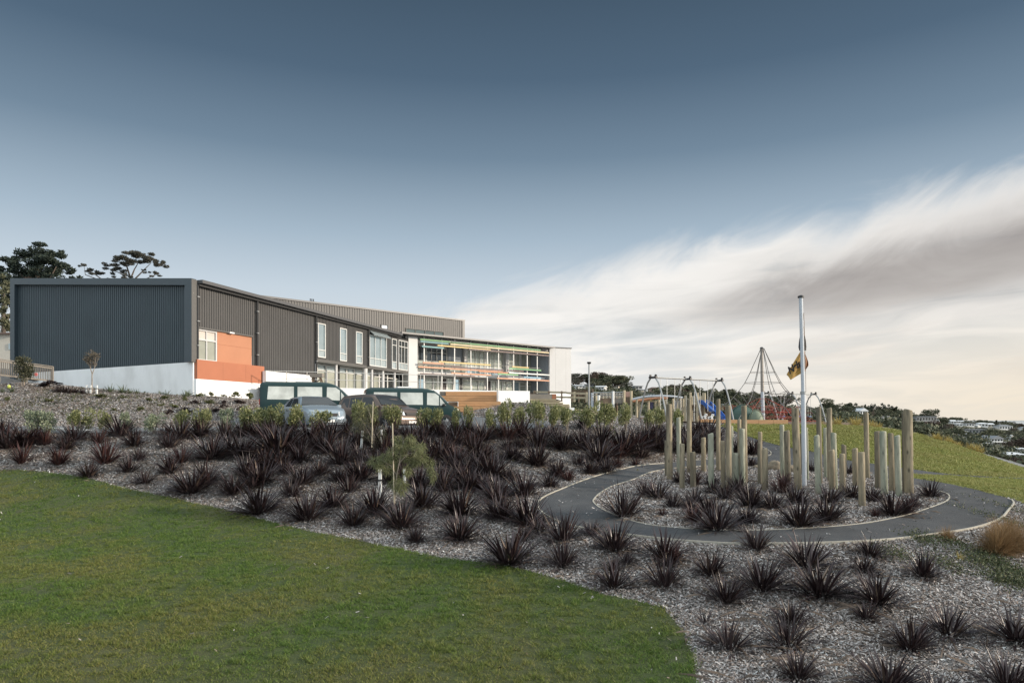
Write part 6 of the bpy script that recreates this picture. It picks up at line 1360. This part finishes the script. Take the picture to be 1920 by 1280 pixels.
HS = [(1083,728,19,6.5,'house_white','roof_white','gable',1,'pale house high on the wooded hill just right of the white wing'),(1106,724,12,5,'house_grey','roof_grey','hip',1,'grey house behind the lamp post on the hill'),(1127,731,16,8,'house_white','roof_white','gable',1,'white house among trees above the play bridge'),(1157,727,8,3,'house_cream','roof_brown','flat',1,'tiny cream house on the wooded hill above the play bridge'),(1193,726,14,7,'house_grey','roof_grey','flat',1,'grey flat-roofed house on the ridge left of the swing set'),(1202,733.5,10,4,'house_cream','roof_white','gable',1,'small pale house just below the grey ridge house'),(1226,733,15,10,'house_pink','roof_brown','hip',1,'pinkish house between the legs of the first swing arch'),(1217,743,15,4,'house_white','roof_white','flat',1,'low white roof behind the curved climbing bar'),(1242,743,11,5,'house_white','roof_white','gable',1,'white roof between the first two swing arches'),(1328,750,13,5,'house_grey','roof_white','flat',1,'pale long roof behind the slide tower'),(1357,762,12,5,'house_cream','roof_grey','gable',1,'small cream house right of the third swing arch'),
      (1566,785,10,6,'house_white','roof_white','flat',1,'white shed left of the pink house near the second swing set'),(1576,773,13,6,'house_grey','roof_grey','hip',1,'grey house half hidden by trees right of the second swing set'),(1593,788,10,8,'house_pink','roof_brown','gable',1,'small pink house above the golden tussocks'),(1612,781,16,16,'house_white','roof_white','gable',2,'two-storey white house with gable left of the tall right posts'),(1637,787,14,5,'house_grey','roof_white','flat',1,'low grey building right of the two-storey white gable house'),(1661,788,38,8,'house_white','roof_white','flat',1,'long low white building under the skyline trees'),(1729,790,38,10,'house_grey','roof_grey','flat',1,'long low grey building right of the thickest post'),(1748,791,19,5,'house_white','roof_white','flat',1,'low white roof under the round pom-pom tree'),(1785,794,9,7,'house_white','roof_white','gable',1,'small white gable on the skyline right of the round tree'),(1800,793,9,5,'house_cream','roof_white','gable',1,'cream house on the skyline between two white ones'),(1797,798,11,5,'house_white','roof_white','hip',1,'small white house just below the skyline'),(1815,799,15,6,'house_white','roof_grey','flat',1,'white house with dark windows below the skyline bushes'),(1840,800,17,8,'house_white','roof_white','hip',1,'broad white hipped house on the right skyline'),(1855,800,11,7,'house_cream','roof_white','gable',1,'cream gabled house touching the broad white hipped one'),(1830,800,7,4,'house_white','roof_white','gable',1,'tiny white shed left of the broad hipped house'),(1880,805,25,9,'house_white','roof_grey','hip',1,'wide pale house with grey roof near the right edge skyline'),(1917,807,10,7,'house_white','roof_grey','hip',1,'pale house cut by the right edge near the skyline'),(1771,812,11,7,'house_white','roof_grey','flat',1,'small white house above the golden tussocks on the mound rim'),(1796,820,25,8,'house_white','roof_white','flat',1,'long white house with a row of dark windows'),(1806,811,5,4,'house_white','roof_white','flat',1,'tiny white cabin above the long white house'),(1828,813,28,9,'house_grey','roof_grey','flat',1,'long grey house in the trees right of the tiny cabin'),(1857,833,22,17,'house_white','roof_grey','gable',2,'two-storey white house with grey gable in the valley'),(1893,825,22,10,'house_white','roof_white','flat',2,'white two-level house right of the grey gabled house'),(1833,834,15,5,'house_grey','roof_white','flat',1,'low grey carport left of the grey gabled house'),(1893,861,28,14,'house_white','roof_white','hip',1,'large white hipped house low in the valley at right'),(1910,849,13,10,'house_white','roof_white','gable',1,'white gabled house above the large hipped one'),(1902,868,18,7,'house_white','roof_white','flat',1,'low white roof below the large hipped house'),(1868,845,18,4,'house_grey','roof_grey','flat',1,'long grey roof below the grey gabled house')]
rh_ = random.Random(2)
for px, py, w, h, wl2, rf2, st, n, lab in HS: house(px, py, w, h, wl2, rf2, lab, st, rh_.uniform(-.35, .35), n)
# ---------------------------------------------------------------- trees
def tree_mesh(kind, seed):
    r = np.random.default_rng(seed); P = []; tr = MB()
    if kind == 'round':
        cl = [((r.normal(0, .26), r.normal(0, .26), r.uniform(.38, .82)), r.uniform(.14, .26)) for _ in range(13)]
    elif kind == 'wide':
        cl = [((r.normal(0, .36), r.normal(0, .3), r.uniform(.42, .78)), r.uniform(.13, .22)) for _ in range(13)]
    elif kind == 'cone':
        cl = [((r.normal(0, .22*(1.05-z)), r.normal(0, .22*(1.05-z)), z), .24*(1.12-z)) for z in np.linspace(.2, .95, 13)]
    else:   # open gum with separated heads
        cl = [((r.normal(0, .30), r.normal(0, .26), r.uniform(.55, .92)), r.uniform(.09, .16)) for _ in range(10)]
    for c, s in cl:
        C, d = clump_points(c, (s, s, s*.72), 120, r, .5); P.append(leaf_quads(C, .075 if kind != 'open' else .055, r, .6, dirs=d*.6))
        tr.tube([(0, 0, .18), (c[0]*.5, c[1]*.5, .18+(c[2]-.18)*.6), c], [.022, .014, .005], 5)
    tr.tube([(0, 0, -.06), (.01, 0, .2), (.0, .01, .42)], [.036, .028, .02], 7)
    V, F = cat_mesh(P); a = np_mesh('crown', V, F); b = bpy.data.meshes.new('trunk'); b.from_pydata(tr.v, [], tr.f); b.materials.append(MT['bark']); return a, b
TV = {}
for kd, ms in (('round', ('bush_dark', 'bush_mid', 'bush_rust')), ('wide', ('bush_dark', 'bush_mid', 'bush_rust')), ('cone', ('pine', 'bush_dark')), ('open', ('gum', 'pine'))):
    for m in ms:
        for v in range(2):
            a, b = tree_mesh(kd, hash((kd, m, v)) % 9973 if False else (len(TV)*7+101+v)); a.materials.append(MT[m]); TV.setdefault((kd, m), []).append((a, b))
rt = random.Random(17)
TREES = []
def tree(p, w, h, kd, m, label, group=None, name='tree'):
    a, b = rt.choice(TV[(kd, m)]); t = thing(name, tuple(p), label, 'tree', group, rt.uniform(0, 6.28)); t.scale = (w, w, h)
    for nm, me in (('crown', a), ('trunk', b)):
        o = bpy.data.objects.new(nm, me); COL.objects.link(o); o.parent = t
def hill_tree(px, py, w, h, kd, m, label, group=None, d=None):
    p = hill_at(px, py)[0]; k = p.y/FPX; tree((p.x, p.y, p.z-0.3), w*k*1.15, h*k, kd, m, label, group)
for q in [(1262,750,26,34,'open','gum','flat-topped umbrella tree seen through the swing set'),(1329,755,12,20,'open','gum','small airy tree seen under the third swing arch'),(1572,779,30,26,'wide','bush_dark','broad dark tree on the skyline right of the second swing set'),(1585,778,20,18,'round','bush_dark','dark rounded tree between the grey and the white gable house'),(1622,782,16,26,'cone','bush_dark','spiky palm-like tree right of the two-storey white gable house'),(1637,786,18,34,'open','pine','tall twin-headed dark tree on the skyline left of the long white building'),(1645,786,20,22,'wide','bush_dark','dark spreading tree behind the long white building'),(1664,786,20,33,'open','pine','tall open-crowned tree above the long white building'),(1681,788,17,28,'cone','bush_dark','dark pointed tree at the right end of the long white building'),(1743,790,23,27,'round','bush_dark','round pom-pom tree above the low grey building'),
          (1465,794,46,40,'wide','bush_rust','reddish brown tree behind the red ropes of the pyramid net'),(1440,792,40,36,'round','bush_rust','rust coloured tree behind the net mast'),(1500,794,36,34,'round','bush_rust','dark reddish tree under the second swing beam'),(1548,792,30,30,'round','bush_dark','dark tree right of the second swing set'),(1520,794,30,26,'wide','bush_mid','green grey tree behind the flagpole'),(1411,790,34,28,'wide','bush_dark','dark tree behind the green climbing dome'),(1385,784,30,24,'round','bush_dark','dark tree behind the foot of the blue slide'),
          (1755,815,38,32,'round','bush_rust','leafless reddish bush beyond the thick right post'),(1770,826,42,34,'wide','bush_dark','dark green bush on the rim of the mound above the golden tussocks'),(1740,818,30,26,'round','bush_rust','brown bush tight behind the thick right post'),(1802,846,32,30,'wide','bush_dark','dark rounded bush just beyond the mound rim'),(1855,862,34,26,'wide','bush_mid','olive green bush beside the sunken footpath'),(1868,866,24,20,'round','bush_mid','lighter green bush right of the olive one by the footpath'),(1885,872,30,24,'round','bush_rust','bare twiggy brown bush below the large white hipped house'),(1790,840,24,24,'round','bush_dark','dark bush left of the rounded one on the mound rim'),(1815,852,22,22,'round','bush_dark','low dark bush where the golden tussocks end'),(1916,878,26,30,'round','bush_dark','dark bush at the right edge above the footpath')]:
    hill_tree(*q)
n_ = 0; tries = 0; placed = []
while n_ < 268 and tries < 9000:
    tries += 1; u_ = rt.random(); px = rt.uniform(1074, 1560) if u_ < .56 else rt.uniform(1560, 1935) if u_ < .78 else rt.uniform(1700, 1935); yr, yf = interp(YR, px), interp(YF, px); s = rt.random()**(0.8 if px > 1560 else 0.4); py = yf+(yr-yf)*s**0.85
    p = hill_at(px, py)[0]; k = FPX/p.y; hm = rt.uniform(3.2, 6.8) if px > 1560 else rt.uniform(3.4, 6.4); h = hm*k; w = h*rt.uniform(.85, 1.5)
    if px < 1550 and py > 764: continue
    if h > 34: h = 34; w = h*1.3
    if s > .93 and px > 1700: h *= .75
    if any(abs(px-a[0]) < (w*.46+a[2]/2) and p.y < a[4]+3 and py-h < a[1]-a[3]*.25 and py > a[1]-a[3] for a in HOUSES): continue
    if any(math.hypot(px-a, (py-b)*2) < 6 for a, b in placed): continue
    placed.append((px, py)); n_ += 1; kd, m = rt.choice([('round', 'bush_dark'), ('round', 'bush_mid'), ('wide', 'bush_dark'), ('wide', 'bush_mid'), ('wide', 'bush_dark'), ('cone', 'bush_dark'), ('round', 'bush_rust'), ('open', 'gum'), ('round', 'bush_dark')])
    cn = {'bush_dark': 'dark green', 'bush_mid': 'olive green', 'bush_rust': 'brownish', 'gum': 'grey green'}[m]; kn = {'round': 'round', 'wide': 'spreading', 'cone': 'pointed', 'open': 'open-crowned'}[kd]
    hill_tree(px, py, w, h, kd, m, f'{cn} {kn} tree on the far hillside, {px/19.2:.1f}% across, {py/12.8:.1f}% down', 'trees on the far hillside')
# low scrub between them: nobody could count it
rs_ = np.random.default_rng(5); C = []; SZ = []
for _ in range(1500):
    px = rs_.uniform(1040, 1960); s = rs_.random()**0.7*0.98; p = hill(px, s)
    yy = interp(YF, px)+(interp(YR, px)-interp(YF, px))*s**0.85
    if any(abs(px-a[0]) < a[2]*.62+3 and p.y < a[4]+2 and yy < a[1]+8 and yy > a[1]-a[3] for a in HOUSES): continue
    r_ = rs_.uniform(.8, 2.0); c, d = clump_points((p.x, p.y, p.z+r_*.3), (r_*1.3, r_*1.3, r_*.8), 90, rs_, .4); C.append(c); SZ.append(np.full(90, r_*.22*(1+p.y/400)))
V, F = leaf_quads(np.concatenate(C), np.concatenate(SZ), rs_, .7)
tag(link_mesh('scrub', np_mesh('scrub', V, F), MT['bush_dark']), kind='stuff', label='low dark scrub covering the far hillside between the houses', cat='scrub')
# trees behind the building on the left
def big_tree(name, d, base, crown, trunk, m, label, n, leaf, seed, tm='bark', spread=0.55):
    r = np.random.default_rng(seed); b = ray(*base, d); t = thing(name, tuple(b), label, 'tree'); org = np.array(b); P = []; k = d/FPX
    for x, y, rx, rz in crown:
        nn = int(n*rx*rz/300)+12; c = np.array(ray(x, y, d+r.uniform(-2, 2)))-org
        sub = max(3, int(rx*rz/60))
        for _ in range(sub):
            o_ = r.normal(0, spread, 3)*np.array([rx*k, rx*k*.8, rz*k]); C, dd = clump_points(c+o_, (rx*k*.5, rx*k*.5, rz*k*.42), max(10, nn//sub), r, .35); P.append(leaf_quads(C, leaf, r, .42, dirs=dd*.5+np.array([0, 0, .25])))
    V, F = cat_mesh(P); link_mesh('crown', np_mesh('crown', V, F), MT[m], t); tr = MB()
    for pts, r0 in trunk: tr.tube([ray(x, y, d+i*.1) for i, (x, y) in enumerate(pts)], [r0*(1-.75*i/(len(pts)-1)) for i in range(len(pts))], 7)
    tr.build('trunk', MT[tm], t)
big_tree('pine_tree', 92, (70, 680), [(60,488,30,16),(95,484,26,16),(28,494,22,12),(114,500,18,14),(70,512,46,18),(12,508,18,14),(134,516,12,5),(45,530,40,16),(100,520,30,14),(20,535,24,18),(75,475,26,9),(40,479,14,7),(105,474,10,6),(90,545,50,20),(30,560,30,20)],
         [([(70, 680), (68, 590), (72, 540), (70, 500), (66, 480)], .55), ([(72, 560), (95, 520), (108, 495)], .2), ([(70, 550), (40, 515), (22, 495)], .2), ([(70, 600), (30, 560), (10, 530)], .2)], 'pine', 'big dark spreading pine rising behind the left end of the building', 1150, .36, 21)
big_tree('tree', 84, (8, 690), [(4,522,9,12),(10,545,14,14),(4,570,14,18),(14,590,12,14),(6,612,14,14),(18,612,8,10),(20,570,8,10),(12,630,16,12),(-20,560,22,40),(-20,600,24,30)], [([(8, 690), (6, 600), (8, 550)], .35), ([(7, 620), (16, 595)], .15)], 'bush_mid', 'lighter olive tree at the far left edge below the pine', 420, .36, 23)
big_tree('tree', 90, (57, 640), [(58,521,9,4),(52,522,6,3),(64,522,6,3)], [([(57, 640), (57, 560), (58, 523)], .15)], 'bush_rust', 'small brownish treetop just above the end wall roof in front of the pine', 300, .3, 25)
big_tree('gum_tree', 86, (245, 640), [(160,500,9,6),(155,496,6,4),(170,507,11,5),(183,509,9,5),(198,505,12,6),(212,498,10,6),(225,488,13,8),(240,481,16,7),(258,478,18,7),(276,481,14,8),(289,489,12,8),(298,499,9,7),(302,513,9,4),(279,513,9,4),(228,510,11,5),(213,516,10,4),(246,492,9,5),(268,492,9,5),(192,517,10,4),(290,508,7,4),(236,518,10,5),(240,490,16,9),(262,487,18,10),(280,490,14,9),(250,477,15,6),(270,475,12,5),(232,497,12,7),(296,495,10,7),(220,500,12,6)],
         [([(245, 640), (246, 560), (244, 520), (238, 500), (230, 488)], .20), ([(244, 525), (252, 505), (262, 488)], .12), ([(246, 530), (268, 508), (284, 492)], .11), ([(245, 535), (280, 520), (298, 512)], .08), ([(243, 525), (225, 512), (205, 504)], .10), ([(246, 560), (200, 530), (165, 505)], .14), ([(200, 530), (160, 515), (158, 500)], .08)], 'gum', 'open-crowned gum tree with bare limbs above the dark roof', 1500, .21, 27, 'bark', spread=.62)
# ---------------------------------------------------------------- ground cover nobody could count
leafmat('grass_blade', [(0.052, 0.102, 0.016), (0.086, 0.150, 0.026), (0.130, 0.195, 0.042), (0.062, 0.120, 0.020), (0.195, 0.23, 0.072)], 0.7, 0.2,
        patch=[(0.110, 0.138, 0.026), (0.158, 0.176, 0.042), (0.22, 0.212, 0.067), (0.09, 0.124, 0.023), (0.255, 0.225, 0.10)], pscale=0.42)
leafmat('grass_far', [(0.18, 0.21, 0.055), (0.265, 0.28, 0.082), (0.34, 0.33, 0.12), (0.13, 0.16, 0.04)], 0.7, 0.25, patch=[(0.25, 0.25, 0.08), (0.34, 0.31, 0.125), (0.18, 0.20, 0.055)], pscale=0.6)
leafmat('chip', [(0.078, 0.07, 0.068), (0.2, 0.182, 0.172), (0.343, 0.318, 0.303), (0.488, 0.458, 0.446), (0.266, 0.199, 0.159), (0.145, 0.13, 0.125), (0.609, 0.576, 0.554), (0.167, 0.108, 0.082), (0.64, 0.66, 0.658)], 0.85)
def scatter(poly, n_target, dens, seed, excl=(), frame=True):
    """Points inside a plan polygon and inside the picture's own wedge of ground, thinned with distance."""
    r = np.random.default_rng(seed); P = np.array(poly); lo, hi = P.min(0), P.max(0); out = []; tot = 0
    while tot < n_target:
        n = 200000; X = r.uniform(lo[0], hi[0], n); Y = r.uniform(lo[1], hi[1], n); k = r.random(n) < dens(Y)
        if frame: k &= (np.abs(X) < Y*0.80+1.2) & (Y > 7.4)
        X, Y = X[k], Y[k]; k = inside(poly, X, Y)
        for e in excl: k &= ~inside(e, X, Y)
        out.append(np.column_stack([X[k], Y[k]])); tot += int(k.sum())
        if len(out) > 60: break
    return np.concatenate(out)[:n_target]
def ground_z(X, Y, off=0.0):
    """Terrain height read from a fine table (quick for many points)."""
    global _tab
    try: _tab
    except NameError:
        tx = np.arange(-30, 34, .2); ty = np.arange(5, 46, .2); a, b = np.meshgrid(tx, ty); _tab = (tx, ty, Hn(a, b))
    tx, ty, Z = _tab; fx = np.clip((X-tx[0])/.2, 0, len(tx)-1.001); fy = np.clip((Y-ty[0])/.2, 0, len(ty)-1.001); i = fx.astype(int); j = fy.astype(int); u = fx-i; v = fy-j
    return Z[j, i]*(1-u)*(1-v)+Z[j, i+1]*u*(1-v)+Z[j+1, i]*(1-u)*v+Z[j+1, i+1]*u*v+off
def grass(name, pts, m, hgt, wid, seed, lab, off=0.025):
    r = np.random.default_rng(seed); pts = pts+r.normal(0, .045, pts.shape); n = len(pts); z = ground_z(pts[:, 0], pts[:, 1], off); a = r.uniform(0, 6.28, n); dist = pts[:, 1]
    w = wid*(0.6+0.055*dist)*r.uniform(.7, 1.3, n); h = hgt*r.uniform(.45, 1.35, n)
    g1 = r.random((260, 260)); gi = lambda q: g1[(pts[:, 0]*q+500).astype(int) % 260, (pts[:, 1]*q+500).astype(int) % 260]
    tu = 0.5*gi(7.3)+0.3*gi(15.1)+0.2*gi(3.1); h = h*(0.25+2.0*tu**2.0); ln = r.normal(0, .75, (n, 2))*h[:, None]; B_ = np.column_stack([pts, z]); sd_ = np.column_stack([np.cos(a)*w, np.sin(a)*w, np.zeros(n)])
    V = np.stack([B_-sd_, B_+sd_, B_+np.column_stack([ln, h])], 1).reshape(-1, 3); tag(link_mesh(name, np_mesh(name, V, np.arange(3*n).reshape(n, 3)), MT[m]), kind='stuff', label=lab, cat='grass')
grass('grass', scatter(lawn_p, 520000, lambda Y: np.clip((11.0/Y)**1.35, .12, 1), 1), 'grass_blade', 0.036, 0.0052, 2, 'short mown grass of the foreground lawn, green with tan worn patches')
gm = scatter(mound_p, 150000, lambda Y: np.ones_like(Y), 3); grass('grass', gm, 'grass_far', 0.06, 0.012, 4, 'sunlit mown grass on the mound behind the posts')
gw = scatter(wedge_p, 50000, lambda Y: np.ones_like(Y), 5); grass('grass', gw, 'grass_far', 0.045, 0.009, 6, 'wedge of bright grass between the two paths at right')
# mulch chips
region_p = [(-24, 7), (24, 7), (30, 30), (22, 33), (12, 42), (-2, 42), (-12, 41.5), (-28, 41.5), (-32, 30)]
pts = scatter(region_p, 560000, lambda Y: np.clip((10.5/Y)**1.5, .05, 1), 7, excl=(lawn_p, mound_p, wedge_p, park_p))
on_p = inside(ring_o, pts[:, 0], pts[:, 1]) & ~inside(ring_i, pts[:, 0], pts[:, 1]); pts = pts[~on_p | (np.random.default_rng(31).random(len(pts)) < .005)]
spill = scatter(lawn_p, 1500, lambda Y: np.clip((10.5/Y)**1.5, .05, 1), 33); e_ = np.array(lawn_p); dd_ = np.array([np.min(np.hypot(e_[:, 0]-q[0], e_[:, 1]-q[1])) for q in spill]); pts = np.concatenate([pts, spill[(dd_ < .35) | (np.random.default_rng(34).random(len(spill)) < .04)]])
r = np.random.default_rng(8); n = len(pts); z = ground_z(pts[:, 0], pts[:, 1], .012)+r.uniform(0, .02, n)+.03*(inside(ring_o, pts[:, 0], pts[:, 1]) & ~inside(ring_i, pts[:, 0], pts[:, 1]))+.035*inside(lawn_p, pts[:, 0], pts[:, 1]); a = r.uniform(0, 6.28, n); sz = (0.7+0.035*pts[:, 1])
l = (.009+.028*r.random(n)**1.5)*sz; w = r.uniform(.004, .0105, n)*sz; tl = r.normal(0, .35, (n, 2))
ex = np.column_stack([np.cos(a), np.sin(a), tl[:, 0]])*l[:, None]; ey = np.column_stack([-np.sin(a), np.cos(a), tl[:, 1]])*w[:, None]; c = np.column_stack([pts, z])
V = np.stack([c-ex-ey*.7, c+ex-ey, c+ex*.9+ey, c-ex*.95+ey], 1).reshape(-1, 3)
tag(link_mesh('mulch_chips', np_mesh('mulch_chips', V, np.arange(4*n).reshape(n, 4)), MT['chip']), kind='stuff', label='loose grey and tan bark chips covering the planting beds', cat='mulch')
# fallen flax leaves and twigs round the clumps
r = np.random.default_rng(12); V = []; F = []
for q in FX:
    px, py = q[:2]; p = hit(px, py)
    for _ in range(int(4+5*r.random())):
        a = r.uniform(0, 6.28); d = r.uniform(.25, .75); L_ = r.uniform(.18, .5); b_ = r.uniform(0, 6.28); x, y = p.x+math.cos(a)*d, p.y+math.sin(a)*d
        e = np.array([math.cos(b_), math.sin(b_)])*L_/2; s_ = np.array([-math.sin(b_), math.cos(b_)])*.011; zz = ground_z(np.array([x-e[0], x+e[0]]), np.array([y-e[1], y+e[1]]), .035); b = len(V)
        V += [(x-e[0]-s_[0], y-e[1]-s_[1], zz[0]), (x-e[0]+s_[0], y-e[1]+s_[1], zz[0]), (x, y, zz.mean()+.03), (x+e[0], y+e[1], zz[1])]; F += [(b, b+1, b+2), (b, b+2, b+3), (b+1, b+3, b+2)]
mat('dead_leaf', (0.14, 0.105, 0.08), 0.8, island=0.6)
tag(link_mesh('leaf_litter', np_mesh('leaf_litter', V, F), MT['dead_leaf']), kind='stuff', label='dry fallen flax leaves lying round the clumps', cat='leaf litter')
# creeping green cover near the right bend of the path
def cover(spots, m, seed, lab, leaf=.04, n0=1050):
    r = np.random.default_rng(seed); C = []
    for px, py, w, h in spots:
        p = hit(px, py); s = p.y/FPX; n = int(n0*w*h/1200); X = p.x+r.normal(0, .36, n)*w*s; dd = p.y*h/(py-HY+1); Y = p.y+r.normal(0, .36, n)*dd; C.append(np.column_stack([X, Y, ground_z(X, Y, .02)+np.abs(r.normal(0, .05, n))]))
    C = np.concatenate(C); V, F = leaf_quads(C, leaf, r, .5); tag(link_mesh('ground_cover', np_mesh('ground_cover', V, F), MT[m]), kind='stuff', label=lab, cat='ground cover')
cover([(1750,1016,60,16),(1720,1012,30,10),(1790,1020,30,12),(1860,1062,80,26),(1900,1075,40,20),(1900,985,30,40),(1912,960,20,30),(1905,1095,50,16),(1675,1040,50,14),(1835,1050,40,12),(1880,1090,50,14),(1770,1060,60,14),(1850,1040,30,14)], 'cover_green', 14, 'low creeping green plants beside the right bend of the path')
cover([(60,752,60,5),(120,748,60,5),(190,752,40,5),(300,756,40,5),(255,764,40,6),(90,764,50,6),(160,768,50,6),(330,768,40,6),(40,760,40,5),(215,757,30,5),(1000,757,60,12),(960,770,40,12)], 'olive', 15, 'sparse low weeds on the upper mulch bank', .14, 700)
cover([(1055,752,30,8),(1070,755,30,9),(1085,758,28,10),(1040,748,20,5),(1095,762,20,8)], 'low_green', 16, 'soft green planting beside the upper steps', .2, 2200)
